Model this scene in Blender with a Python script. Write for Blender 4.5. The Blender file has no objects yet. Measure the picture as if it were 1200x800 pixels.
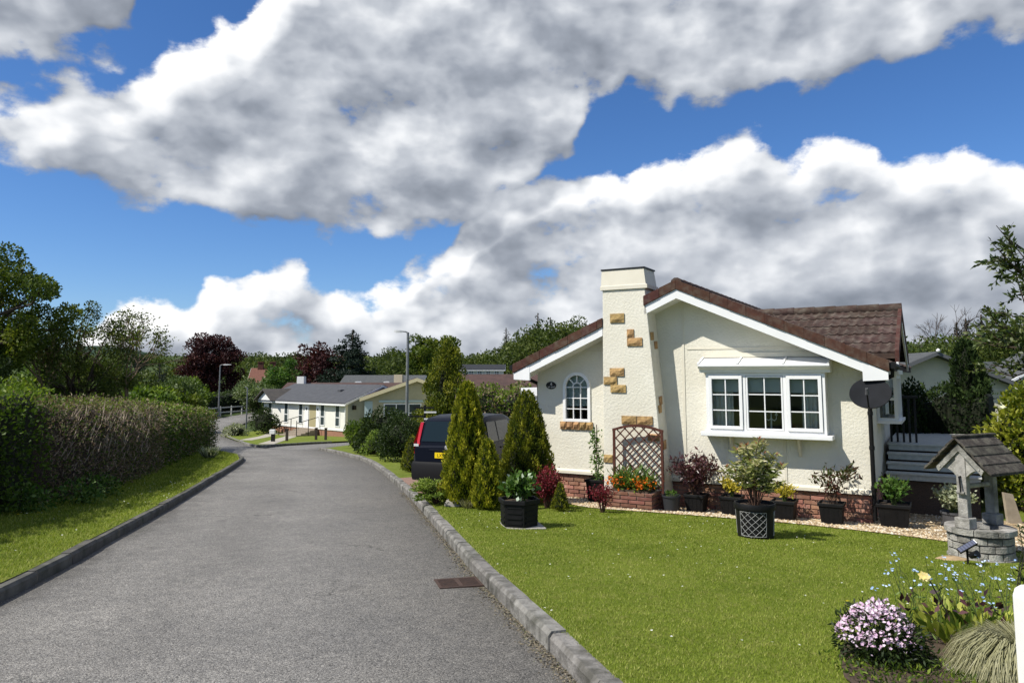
import bpy, math, random
import numpy as np
from mathutils import Vector, Matrix
from mathutils.geometry import tessellate_polygon
R = math.radians
rng = np.random.default_rng(11)
random.seed(11)
sc = bpy.context.scene
col = sc.collection

# ------------------------------------------------------------------ camera
cam_d = bpy.data.cameras.new('camera')
cam = bpy.data.objects.new('camera', cam_d)
col.objects.link(cam)
cam.location = (0, 0, 1.6)
cam.rotation_euler = (R(90) + math.atan(90 / 867), 0, 0)
cam_d.sensor_width = 36
cam_d.lens = 26.0
cam_d.shift_y = -50 / 1200
cam_d.clip_end = 6000
sc.camera = cam

# ------------------------------------------------------------------ sun, sky, exposure
SUN_EL = R(50)
SUN_AZ = math.atan2(-.92, -.39)
TO_SUN = Vector((math.sin(SUN_AZ) * math.cos(SUN_EL), math.cos(SUN_AZ) * math.cos(SUN_EL), math.sin(SUN_EL)))
sun_d = bpy.data.lights.new('sun', 'SUN')
sun_d.energy = 5.0
sun_d.angle = R(.55)
sun_d.color = (1, .955, .87)
sun = bpy.data.objects.new('sun', sun_d)
sun.rotation_euler = TO_SUN.to_track_quat('Z', 'Y').to_euler()
sun.location = (-40, -20, 60)
col.objects.link(sun)
vs = sc.view_settings
vs.view_transform = 'Standard'
vs.look = 'None'
vs.exposure = 0.25
vs.gamma = 1.0
sc.render.film_transparent = False
sc.cycles.max_bounces = 6
sc.cycles.diffuse_bounces = 3
sc.cycles.glossy_bounces = 3
sc.cycles.transmission_bounces = 3
sc.cycles.transparent_max_bounces = 8

world = bpy.data.worlds.new('World')
sc.world = world
world.use_nodes = True


def link(nt, a, b):
    nt.links.new(a, b)


def setin(nt, node, i, v):
    if hasattr(v, 'is_output') or isinstance(v, bpy.types.NodeSocket):
        nt.links.new(v, node.inputs[i])
    else:
        node.inputs[i].default_value = v


def M(nt, op, a, b=None, c=None, clamp=False):
    n = nt.nodes.new('ShaderNodeMath')
    n.operation = op
    n.use_clamp = clamp
    for i, v in enumerate((a, b, c)):
        if v is not None:
            setin(nt, n, i, v)
    return n.outputs[0]


def VM(nt, op, a, b=None, out=0):
    n = nt.nodes.new('ShaderNodeVectorMath')
    n.operation = op
    setin(nt, n, 0, a)
    if b is not None:
        setin(nt, n, 1, b)
    return n.outputs[out]


def MIX(nt, f, a, b, blend='MIX'):
    n = nt.nodes.new('ShaderNodeMix')
    n.data_type = 'RGBA'
    n.blend_type = blend
    setin(nt, n, 0, f)
    setin(nt, n, 6, a)
    setin(nt, n, 7, b)
    return n.outputs[2]


def RAMP(nt, f, stops, interp='LINEAR'):
    n = nt.nodes.new('ShaderNodeValToRGB')
    n.color_ramp.interpolation = interp
    el = n.color_ramp.elements
    while len(el) < len(stops):
        el.new(.5)
    for e, (p, c) in zip(el, stops):
        e.position = p
        e.color = (*c, 1) if len(c) == 3 else c
    setin(nt, n, 0, f)
    return n.outputs[0]


def NOISE(nt, vec, scale, detail=4, rough=.55, dist=0, dims='3D'):
    n = nt.nodes.new('ShaderNodeTexNoise')
    n.noise_dimensions = dims
    if vec is not None:
        link(nt, vec, n.inputs['Vector'])
    n.inputs['Scale'].default_value = scale
    n.inputs['Detail'].default_value = detail
    n.inputs['Roughness'].default_value = rough
    n.inputs['Distortion'].default_value = dist
    return n


# cumulus banks as seen round the horizon: azimuth, then elevations of
# (base of the high bank, its top, top of the low bank, base of a second high bank), degrees
BANKS = [(-60, 15, 20, 3.0, 22), (-45, 14.0, 18, 1.6, 21), (-35.4, 14.3, 18.2, 1.2, 20.6), (-32.6, 13.6, 19.2, 1.6, 20.9), (-30.5, 13.0, 19.9, 2.4, 21.8), (-27.9, 11.8, 21.0, 3.6, 23.4),
         (-26.0, 11.4, 22.0, 4.6, 27), (-23.5, 11.9, 23.8, 5.8, 34), (-20.0, 11.0, 26.6, 8.9, 40), (-16.9, 10.9, 30, 7.4, 40), (-14.4, 10.6, 36, 5.6, 40),
         (-10.6, 10.6, 36, 4.9, 40), (-7.7, 10.9, 36, 6.2, 40), (-5.7, 11.4, 36, 10.2, 40), (-2.0, 12.5, 36, 14.8, 40), (1.2, 14.2, 36, 15.6, 40), (3.6, 16.6, 36, 15.9, 40), (5.8, 19.8, 36, 15.7, 40),
         (8.0, 22.0, 36, 15.2, 40), (10.8, 21.2, 36, 16.0, 40), (13.4, 20.1, 36, 16.5, 40), (16.6, 20.3, 36, 16.7, 40), (19.7, 21.0, 36, 15.9, 40), (25.6, 21.2, 36, 16.2, 40),
         (31.0, 21.3, 36, 14.9, 40), (35.8, 20.9, 36, 13.9, 40), (46, 20, 36, 12, 40), (60, 18, 36, 9, 40)]


def cloud_group(det=8, rough=.575, puff=.6):
    g = bpy.data.node_groups.new('cloud_field', 'ShaderNodeTree')
    g.interface.new_socket('P', in_out='INPUT', socket_type='NodeSocketVector')
    g.interface.new_socket('D', in_out='OUTPUT', socket_type='NodeSocketFloat')
    gi = g.nodes.new('NodeGroupInput')
    go = g.nodes.new('NodeGroupOutput')
    P = gi.outputs[0]
    # bank outlines wander
    w = NOISE(g, P, .17, 2, .5, dims='2D')
    wv = VM(g, 'MULTIPLY', VM(g, 'SUBTRACT', w.outputs['Color'], (.5, .5, .5)), (7, 4, 0))
    Q = VM(g, 'ADD', P, wv)
    sq = g.nodes.new('ShaderNodeSeparateXYZ')
    link(g, Q, sq.inputs[0])
    az, el = sq.outputs[0], sq.outputs[1]
    n = g.nodes.new('ShaderNodeValToRGB')
    els = n.color_ramp.elements
    while len(els) < len(BANKS):
        els.new(.5)
    for e, bk in zip(els, BANKS):
        e.position = (bk[0] + 60) / 120
        e.color = tuple(v / 40 for v in bk[1:])
    setin(g, n, 0, M(g, 'MULTIPLY_ADD', az, 1 / 120, .5))
    sc3 = g.nodes.new('ShaderNodeSeparateColor')
    link(g, n.outputs[0], sc3.inputs[0])
    e40 = M(g, 'MULTIPLY', el, 1 / 40)
    hi = M(g, 'MINIMUM', M(g, 'SUBTRACT', e40, sc3.outputs[0]), M(g, 'SUBTRACT', sc3.outputs[1], e40))
    lo = M(g, 'SUBTRACT', sc3.outputs[2], e40)
    hi2 = M(g, 'SUBTRACT', e40, n.outputs[1])
    ins = M(g, 'MULTIPLY', M(g, 'MAXIMUM', M(g, 'MAXIMUM', hi, lo), hi2), 40 / 2.6)
    # beyond the modelled banks the same broken cumulus goes on
    sep = g.nodes.new('ShaderNodeSeparateXYZ')
    link(g, P, sep.inputs[0])
    far = M(g, 'MAXIMUM', M(g, 'MULTIPLY', M(g, 'SUBTRACT', M(g, 'ABSOLUTE', sep.outputs[0]), 46), .1, clamp=True),
            M(g, 'MULTIPLY', M(g, 'SUBTRACT', sep.outputs[1], 30), .1, clamp=True))
    S = VM(g, 'MULTIPLY', P, (.13, .20, 1))
    gen = NOISE(g, S, .38, 1, .5, dims='2D')
    gen = M(g, 'MULTIPLY', M(g, 'SUBTRACT', gen.outputs[0], .52), 5)
    mixb = g.nodes.new('ShaderNodeMix')
    setin(g, mixb, 0, far)
    setin(g, mixb, 2, ins)
    setin(g, mixb, 3, gen)
    base = M(g, 'MINIMUM', M(g, 'MAXIMUM', mixb.outputs[0], -1.5), .62)
    n1 = NOISE(g, S, 1.05, det, rough, 0, dims='2D')
    v = g.nodes.new('ShaderNodeTexVoronoi')
    v.voronoi_dimensions = '2D'
    v.feature = 'F1'
    v.normalize = True
    warp = VM(g, 'ADD', S, VM(g, 'MULTIPLY', VM(g, 'SUBTRACT', n1.outputs['Color'], (.5, .5, .5)), (.55, .55, 0)))
    link(g, warp, v.inputs['Vector'])
    v.inputs['Scale'].default_value = 2.0
    v.inputs['Detail'].default_value = 2
    v.inputs['Roughness'].default_value = .45
    f = M(g, 'ADD', base, M(g, 'MULTIPLY', M(g, 'SUBTRACT', n1.outputs[0], .47), 2.3))
    f = M(g, 'ADD', f, M(g, 'MULTIPLY', M(g, 'SUBTRACT', .33, v.outputs['Distance']), puff))
    link(g, f, go.inputs[0])
    return g


def build_world():
    nt = world.node_tree
    nt.nodes.clear()
    out = nt.nodes.new('ShaderNodeOutputWorld')
    sky = nt.nodes.new('ShaderNodeTexSky')
    sky.sky_type = 'NISHITA'
    sky.sun_disc = False
    sky.sun_elevation = SUN_EL
    sky.sun_rotation = SUN_AZ
    sky.altitude = 600
    sky.air_density = 1.0
    sky.dust_density = .4
    sky.ozone_density = 3.0
    hs = nt.nodes.new('ShaderNodeHueSaturation')
    hs.inputs['Saturation'].default_value = 1.10
    link(nt, MIX(nt, 1.0, sky.outputs[0], (.80, .93, 1.16, 1), 'MULTIPLY'), hs.inputs['Color'])
    bg1 = nt.nodes.new('ShaderNodeBackground')
    bg1.inputs[1].default_value = .095
    link(nt, hs.outputs[0], bg1.inputs[0])
    tc = nt.nodes.new('ShaderNodeTexCoord')
    sp = nt.nodes.new('ShaderNodeSeparateXYZ')
    link(nt, tc.outputs['Generated'], sp.inputs[0])
    az = M(nt, 'MULTIPLY', M(nt, 'ARCTAN2', sp.outputs[0], sp.outputs[1]), 57.2958)
    el = M(nt, 'MULTIPLY', M(nt, 'ARCSINE', sp.outputs[2]), 57.2958)
    cb = nt.nodes.new('ShaderNodeCombineXYZ')
    link(nt, az, cb.inputs[0])
    link(nt, el, cb.inputs[1])
    P = cb.outputs[0]
    def field(v, g):
        n = nt.nodes.new('ShaderNodeGroup')
        n.node_tree = g
        link(nt, v, n.inputs[0])
        return n.outputs[0]
    fine = cloud_group(9, .60, .55)
    broad = cloud_group(3.5, .48, .9)
    D0 = field(P, fine)
    Ds = field(P, broad)
    D1 = field(VM(nt, 'ADD', P, (-1.0, 2.3, 0)), broad)
    mr = nt.nodes.new('ShaderNodeMapRange')
    mr.interpolation_type = 'SMOOTHSTEP'
    link(nt, D0, mr.inputs[0])
    mr.inputs[1].default_value = -.02
    mr.inputs[2].default_value = .40
    alpha = mr.outputs[0]
    # sunlit shoulders, grey undersides; a little fine relief from the detailed field
    lit = M(nt, 'MULTIPLY_ADD', M(nt, 'SUBTRACT', Ds, D1), .58, .50)
    lit = M(nt, 'ADD', lit, M(nt, 'MULTIPLY', M(nt, 'SUBTRACT', D0, Ds), .20))
    lit = M(nt, 'SUBTRACT', lit, M(nt, 'MULTIPLY', M(nt, 'SUBTRACT', Ds, .55, clamp=True), .22))
    c = RAMP(nt, lit, [(0.0, (.19, .215, .26)), (.28, (.30, .33, .385)), (.55, (.49, .52, .57)), (.80, (.74, .76, .79)), (1.0, (.93, .93, .93))])
    bg2 = nt.nodes.new('ShaderNodeBackground')
    link(nt, c, bg2.inputs[0])
    bg2.inputs[1].default_value = 1.0
    mx = nt.nodes.new('ShaderNodeMixShader')
    link(nt, alpha, mx.inputs[0])
    link(nt, bg1.outputs[0], mx.inputs[1])
    link(nt, bg2.outputs[0], mx.inputs[2])
    link(nt, mx.outputs[0], out.inputs[0])


build_world()
world.cycles.sampling_method = 'MANUAL'
world.cycles.sample_map_resolution = 512

# ------------------------------------------------------------------ materials
MATS = {}


def new_mat(name):
    m = bpy.data.materials.new(name)
    m.use_nodes = True
    nt = m.node_tree
    b = nt.nodes['Principled BSDF']
    return m, nt, b


def mat(name, c1, c2=None, scale=6, rough=.8, bump=0, bscale=80, metal=0, spec=.3, var=0, detail=5, c3=None, scale3=1.0, bdetail=4):
    if name in MATS:
        return MATS[name]
    m, nt, b = new_mat(name)
    tc = nt.nodes.new('ShaderNodeTexCoord')
    geo = nt.nodes.new('ShaderNodeNewGeometry')
    v = geo.outputs['Position']
    cc = None
    if c2 is not None:
        n = NOISE(nt, v, scale, detail)
        f = RAMP(nt, n.outputs[0], [(.32, (0, 0, 0)), (.68, (1, 1, 1))])
        cc = MIX(nt, f, (*c1, 1), (*c2, 1))
    if c3 is not None:
        n = NOISE(nt, v, scale3, 4)
        f = RAMP(nt, n.outputs[0], [(.45, (0, 0, 0)), (.7, (1, 1, 1))])
        cc = MIX(nt, f, cc if cc is not None else (*c1, 1), (*c3, 1))
    if var:
        oi = nt.nodes.new('ShaderNodeObjectInfo')
        hs = nt.nodes.new('ShaderNodeHueSaturation')
        setin(nt, hs, 'Value', M(nt, 'MULTIPLY_ADD', oi.outputs['Random'], 2 * var, 1 - var))
        setin(nt, hs, 'Hue', M(nt, 'MULTIPLY_ADD', M(nt, 'FRACT', M(nt, 'MULTIPLY', oi.outputs['Random'], 7.31)), .03, .485))
        setin(nt, hs, 'Color', cc if cc is not None else (*c1, 1))
        cc = hs.outputs[0]
    if cc is None:
        b.inputs['Base Color'].default_value = (*c1, 1)
    else:
        link(nt, cc, b.inputs['Base Color'])
    b.inputs['Roughness'].default_value = rough
    b.inputs['Metallic'].default_value = metal
    b.inputs['Specular IOR Level'].default_value = spec
    if bump:
        n = NOISE(nt, v, bscale, bdetail, .6)
        bm = nt.nodes.new('ShaderNodeBump')
        bm.inputs['Strength'].default_value = min(1, bump * 40)
        bm.inputs['Distance'].default_value = bump
        link(nt, n.outputs[0], bm.inputs['Height'])
        link(nt, bm.outputs[0], b.inputs['Normal'])
    MATS[name] = m
    return m


def leafmat(name, cols, trans=.35, rough=.55, spec=.25, edge=None):
    if name in MATS:
        return MATS[name]
    m, nt, b = new_mat(name)
    at = nt.nodes.new('ShaderNodeAttribute')
    at.attribute_name = 'tint'
    k = len(cols) - 1
    c = RAMP(nt, at.outputs['Fac'], [(i / k, q) for i, q in enumerate(cols)])
    link(nt, c, b.inputs['Base Color'])
    b.inputs['Roughness'].default_value = rough
    b.inputs['Specular IOR Level'].default_value = spec
    tr = nt.nodes.new('ShaderNodeBsdfTranslucent')
    link(nt, MIX(nt, 1.0, c, (1.0, 1.05, .55, 1), 'MULTIPLY'), tr.inputs[0])
    mx = nt.nodes.new('ShaderNodeMixShader')
    mx.inputs[0].default_value = trans
    link(nt, b.outputs[0], mx.inputs[1])
    link(nt, tr.outputs[0], mx.inputs[2])
    link(nt, mx.outputs[0], nt.nodes['Material Output'].inputs[0])
    MATS[name] = m
    return m


def glassmat(name, tint=(.75, .8, .8), refl=1.45):
    if name in MATS:
        return MATS[name]
    m, nt, b = new_mat(name)
    nt.nodes.remove(b)
    tr = nt.nodes.new('ShaderNodeBsdfTransparent')
    tr.inputs[0].default_value = (*tint, 1)
    gl = nt.nodes.new('ShaderNodeBsdfGlossy')
    gl.inputs[1].default_value = .02
    fr = nt.nodes.new('ShaderNodeFresnel')
    fr.inputs[0].default_value = refl
    mx = nt.nodes.new('ShaderNodeMixShader')
    link(nt, fr.outputs[0], mx.inputs[0])
    link(nt, tr.outputs[0], mx.inputs[1])
    link(nt, gl.outputs[0], mx.inputs[2])
    link(nt, mx.outputs[0], nt.nodes['Material Output'].inputs[0])
    MATS[name] = m
    return m


def asphalt():
    m, nt, b = new_mat('asphalt')
    geo = nt.nodes.new('ShaderNodeNewGeometry')
    v = geo.outputs['Position']
    vo = nt.nodes.new('ShaderNodeTexVoronoi')
    link(nt, v, vo.inputs['Vector'])
    vo.inputs['Scale'].default_value = 110
    chips = RAMP(nt, M(nt, 'FRACT', M(nt, 'MULTIPLY', VM(nt, 'DOT_PRODUCT', vo.outputs['Color'], (1, 1, 1), out=1), 2.7)),
                 [(0, (.06, .059, .057)), (.22, (.12, .118, .114)), (.5, (.175, .172, .166)), (.85, (.22, .216, .208)), (1, (.32, .313, .30))])
    big = NOISE(nt, v, .55, 5, .6)
    worn = RAMP(nt, big.outputs[0], [(.3, (.80, .80, .80)), (.7, (1.16, 1.15, 1.13))])
    c = MIX(nt, 1.0, chips, worn, 'MULTIPLY')
    mid = NOISE(nt, v, 7, 4, .6)
    c = MIX(nt, 1.0, c, RAMP(nt, mid.outputs[0], [(.3, (.82, .82, .83)), (.7, (1.12, 1.11, 1.1))]), 'MULTIPLY')
    # oil and repair stains with their own outlines
    st = NOISE(nt, v, .9, 3, .5, 1.2)
    sf = RAMP(nt, st.outputs[0], [(.66, (0, 0, 0)), (.72, (.35, .35, .35))])
    c = MIX(nt, sf, c, (.075, .073, .07, 1))
    # wheel-polished tracks and the dirty damp strip by the kerbs
    at = nt.nodes.new('ShaderNodeAttribute')
    at.attribute_name = 'across'
    wob = M(nt, 'MULTIPLY_ADD', M(nt, 'SUBTRACT', big.outputs[0], .5), .28, at.outputs['Fac'])
    edge = RAMP(nt, wob, [(0, (.62, .61, .59)), (.06, (.94, .94, .94)), (.22, (1.06, 1.06, 1.06)), (.34, (.96, .96, .96)), (.52, (1.07, 1.07, 1.07)), (.66, (.95, .95, .95)), (.80, (.84, .835, .82)), (.93, (.70, .69, .67)), (1, (.58, .57, .54))])
    c = MIX(nt, 1.0, c, edge, 'MULTIPLY')
    # fine cracks
    ck = nt.nodes.new('ShaderNodeTexVoronoi')
    ck.feature = 'DISTANCE_TO_EDGE'
    link(nt, VM(nt, 'ADD', v, VM(nt, 'MULTIPLY', VM(nt, 'SUBTRACT', NOISE(nt, v, 3, 4).outputs['Color'], (.5, .5, .5)), (.9, .9, 0))), ck.inputs['Vector'])
    ck.inputs['Scale'].default_value = .33
    cf = M(nt, 'MULTIPLY', RAMP(nt, ck.outputs['Distance'], [(0, (1, 1, 1)), (.006, (0, 0, 0))]), RAMP(nt, big.outputs[0], [(.5, (0, 0, 0)), (.6, (.8, .8, .8))]))
    c = MIX(nt, cf, c, (.04, .04, .038, 1))
    c = MIX(nt, 1.0, c, (1.09, 1.07, 1.035, 1), 'MULTIPLY')
    link(nt, c, b.inputs['Base Color'])
    b.inputs['Roughness'].default_value = .78
    b.inputs['Specular IOR Level'].default_value = .3
    n2 = NOISE(nt, v, 60, 3, .6)
    h = M(nt, 'ADD', M(nt, 'MULTIPLY', vo.outputs['Distance'], -.7), n2.outputs[0])
    bm = nt.nodes.new('ShaderNodeBump')
    bm.inputs['Strength'].default_value = .9
    bm.inputs['Distance'].default_value = .008
    link(nt, h, bm.inputs['Height'])
    link(nt, bm.outputs[0], b.inputs['Normal'])
    return m


def ground_mat(name, a, b_, c_, s1=.8, s2=9):
    m, nt, b = new_mat(name)
    geo = nt.nodes.new('ShaderNodeNewGeometry')
    v = geo.outputs['Position']
    n1 = NOISE(nt, v, s1, 5, .6)
    n2 = NOISE(nt, v, s2, 5, .65)
    c = MIX(nt, RAMP(nt, n1.outputs[0], [(.35, (0, 0, 0)), (.65, (1, 1, 1))]), (*a, 1), (*b_, 1))
    c = MIX(nt, RAMP(nt, n2.outputs[0], [(.45, (0, 0, 0)), (.75, (.8, .8, .8))]), c, (*c_, 1))
    link(nt, c, b.inputs['Base Color'])
    b.inputs['Roughness'].default_value = .9
    b.inputs['Specular IOR Level'].default_value = .1
    n3 = NOISE(nt, v, 45, 4, .7)
    bm = nt.nodes.new('ShaderNodeBump')
    bm.inputs['Strength'].default_value = .8
    bm.inputs['Distance'].default_value = .03
    link(nt, n3.outputs[0], bm.inputs['Height'])
    link(nt, bm.outputs[0], b.inputs['Normal'])
    return m


M_ASPH = asphalt()
M_LAWN = ground_mat('lawn_soil', (.108, .148, .017), (.148, .188, .026), (.22, .215, .06), .7, 7)
M_FIELD = ground_mat('field', (.035, .06, .016), (.05, .075, .022), (.065, .075, .03), .05, .6)
M_HILL = ground_mat('hill_forest', (.022, .045, .028), (.03, .055, .035), (.05, .07, .045), .012, .06)
M_SOIL = mat('bed_soil', (.05, .033, .022), (.09, .065, .045), 14, .95, .012, 60)
M_KERB = mat('kerb_concrete', (.25, .24, .22), (.145, .138, .125), 9, .92, .02, 40, var=.10, c3=(.075, .073, .06), scale3=4.5)
M_KERBD = mat('kerb_concrete_dark', (.13, .125, .11), (.075, .073, .065), 7, .92, .015, 40, var=.12, c3=(.05, .052, .04), scale3=4)  # darker concrete tone for the left-hand kerb
M_CONC = mat('slab_concrete', (.36, .34, .31), (.26, .25, .23), 9, .9, .003, 60)
M_RENDER = mat('cream_render', (.73, .70, .60), (.675, .645, .545), 2.2, .85, .016, 25, spec=.2, bdetail=3, c3=(.63, .595, .49), scale3=.9)
M_SMOOTHR = mat('cream_trim', (.68, .64, .53), (.63, .59, .48), 3, .7, .001, 40)
M_WHITE = mat('white_upvc', (.80, .80, .79), (.75, .75, .74), 3, .35, spec=.45)
M_WHITEP = mat('white_paint', (.78, .77, .74), (.70, .69, .66), 6, .6)
M_BRICK = mat('brick', (.33, .165, .11), (.25, .115, .08), 22, .9, .006, 90, var=.30, c3=(.38, .23, .165), scale3=9)
M_BRICK2 = mat('planter_brick', (.20, .085, .058), (.14, .062, .045), 18, .9, .006, 90, var=.22, c3=(.25, .13, .095), scale3=9)
M_MORTAR = mat('mortar', (.30, .25, .20), (.22, .18, .15), 20, .95, .003, 80)
M_STONE = mat('sandstone', (.46, .30, .13), (.33, .20, .085), 16, .9, .02, 26, var=.16, c3=(.24, .15, .07), scale3=11)
M_TILE = mat('roof_tile_brown', (.066, .040, .032), (.044, .029, .025), 11, .9, .004, 90, var=.16, spec=.15, c3=(.105, .085, .07), scale3=7)
M_VERGE = mat('verge_brown', (.085, .038, .027), (.055, .027, .021), 12, .85, .003, 60, spec=.15, var=.08, c3=(.10, .07, .055), scale3=9)
M_BLACKPL = mat('black_plastic', (.005, .005, .0055), (.009, .009, .0095), 8, .55, .0008, 60, spec=.22)
M_GREYPL = mat('grey_plastic', (.085, .085, .09), (.06, .06, .065), 8, .45)
M_BLACKMET = mat('black_iron', (.008, .008, .009), None, rough=.5, spec=.3)
M_WOODRED = mat('red_stained_wood', (.095, .030, .018), (.06, .020, .013), 14, .7, .001, 90)
M_WOODGREY = mat('weathered_deck', (.50, .51, .47), (.38, .39, .36), 12, .85, .002, 80)
M_LOG = mat('log_wood', (.28, .20, .12), (.19, .135, .085), 10, .85, .003, 70, var=.15)
M_GALV = mat('galvanised_steel', (.22, .23, .23), (.16, .165, .17), 8, .5, metal=.3)
M_WELL = mat('well_concrete', (.40, .385, .35), (.26, .25, .225), 11, .92, .02, 50, var=.18, c3=(.12, .115, .10), scale3=5)
M_WELLROOF = mat('well_roof', (.085, .073, .060), (.035, .031, .027), 28, .95, .03, 60, var=.16, c3=(.15, .14, .11), scale3=9)
M_BARK = mat('bark', (.085, .062, .045), (.045, .035, .027), 10, .95, .01, 25)
M_TWIG = mat('dry_twig', (.26, .19, .13), (.16, .11, .075), 16, .9)
M_STEM = mat('green_stem', (.08, .11, .03), (.05, .075, .022), 12, .7)
M_STEMBR = mat('brown_stem', (.10, .055, .035), (.06, .035, .025), 12, .8)
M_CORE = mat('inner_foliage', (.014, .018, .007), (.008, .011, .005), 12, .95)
M_GLASS = glassmat('window_glass', (.92, .95, .94))
M_GLASSD = glassmat('car_glass', (.16, .20, .20), 1.6)
M_ROOM = mat('room_wall', (.18, .17, .15), None, rough=.9)
M_CURT = mat('curtain', (.78, .75, .68), (.70, .67, .60), 9, .9)
M_BLIND = mat('roller_blind', (.50, .54, .50), None, rough=.9)

L_GRASS = leafmat('grass_blade', [(.027, .048, .004), (.115, .168, .012), (.24, .30, .032), (.46, .45, .15)], .38, .6, .15)
L_GOLD = leafmat('golden_conifer', [(.022, .045, .006), (.11, .145, .012), (.29, .30, .020), (.50, .46, .05)], .3)
L_DKGOLD = leafmat('bronze_conifer', [(.014, .032, .006), (.07, .10, .010), (.19, .205, .016), (.38, .36, .04)], .28)
L_HEDGE = leafmat('hedge_leaf', [(.022, .045, .006), (.06, .11, .012), (.12, .19, .02), (.27, .34, .045)], .4)
L_DRY = leafmat('dry_leaf', [(.10, .065, .045), (.20, .14, .095), (.29, .22, .15), (.13, .15, .04)], .25)
L_OAK = leafmat('oak_leaf', [(.02, .04, .006), (.055, .09, .010), (.11, .15, .016), (.21, .23, .035)], .4)
L_DARK = leafmat('dark_leaf', [(.010, .020, .006), (.022, .042, .010), (.038, .062, .014), (.065, .095, .022)], .3)
L_WOOD = leafmat('wood_leaf', [(.02, .036, .008), (.05, .078, .014), (.095, .125, .022), (.16, .185, .04)], .35)
L_BEECH = leafmat('copper_beech_leaf', [(.016, .006, .007), (.035, .010, .011), (.065, .018, .018), (.11, .04, .035)], .25)
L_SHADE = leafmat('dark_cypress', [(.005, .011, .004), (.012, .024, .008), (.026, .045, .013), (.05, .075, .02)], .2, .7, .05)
L_CEDAR = leafmat('cedar_needle', [(.006, .014, .009), (.014, .028, .017), (.024, .044, .026)], .2)
L_BARB = leafmat('barberry_leaf', [(.055, .006, .010), (.12, .010, .018), (.20, .022, .035), (.30, .06, .07)], .35)
L_JUN = leafmat('juniper_spray', [(.04, .075, .014), (.10, .16, .022), (.19, .27, .04), (.28, .35, .08)], .3)
L_BRIGHT = leafmat('bright_leaf', [(.025, .06, .010), (.05, .115, .016), (.095, .18, .03), (.20, .28, .08)], .35)
L_LAUREL = leafmat('laurel_leaf', [(.03, .055, .005), (.10, .14, .010), (.24, .26, .02), (.44, .43, .08)], .35, .35, .4)
L_VARIEG = leafmat('variegated_leaf', [(.06, .09, .02), (.18, .22, .06), (.44, .43, .19), (.62, .52, .32)], .35, .4, .4)
L_PINKTIP = leafmat('pink_shoot', [(.30, .13, .05), (.45, .19, .10), (.55, .30, .20)], .3)
L_PIERIS = leafmat('purple_leaf', [(.020, .010, .012), (.05, .018, .022), (.095, .035, .038), (.16, .085, .08)], .25, .3, .5)
L_PHOT = leafmat('photinia_leaf', [(.05, .022, .012), (.10, .03, .022), (.055, .075, .02), (.12, .14, .04)], .3, .3, .5)
L_YELLOW = leafmat('yellow_leaf', [(.13, .15, .02), (.34, .29, .03), (.60, .48, .04), (.70, .60, .13)], .35)
L_SILVER = leafmat('silver_leaf', [(.10, .14, .06), (.22, .26, .13), (.42, .44, .30), (.60, .60, .48)], .3)
L_FGRASS = leafmat('fine_sedge', [(.14, .14, .07), (.24, .23, .12), (.33, .32, .18), (.42, .40, .26)], .3)
L_HOSTA = leafmat('hosta_leaf', [(.08, .14, .02), (.18, .25, .035), (.40, .44, .07), (.58, .58, .16)], .4, .4)
L_BLOOMW = leafmat('hawthorn_leaf', [(.04, .07, .016), (.075, .12, .025), (.15, .20, .07), (.38, .40, .30)], .3)
F_ORANGE = leafmat('orange_petal', [(.62, .10, .005), (.82, .17, .008), (.90, .28, .02)], .3)
F_PINK = leafmat('pink_petal', [(.58, .36, .54), (.74, .55, .72), (.84, .74, .83)], .25)
F_BLUE = leafmat('blue_petal', [(.30, .45, .80), (.45, .62, .90), (.72, .80, .95)], .2)
F_WHITE = leafmat('white_petal', [(.68, .70, .60), (.82, .82, .78)], .3)
F_CREAM = leafmat('cream_petal', [(.75, .62, .22), (.85, .74, .38)], .3)
F_YEL = leafmat('yellow_petal', [(.80, .58, .01), (.9, .7, .03)], .3)
F_RED = leafmat('red_petal', [(.60, .05, .12), (.75, .12, .2)], .3)


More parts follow.
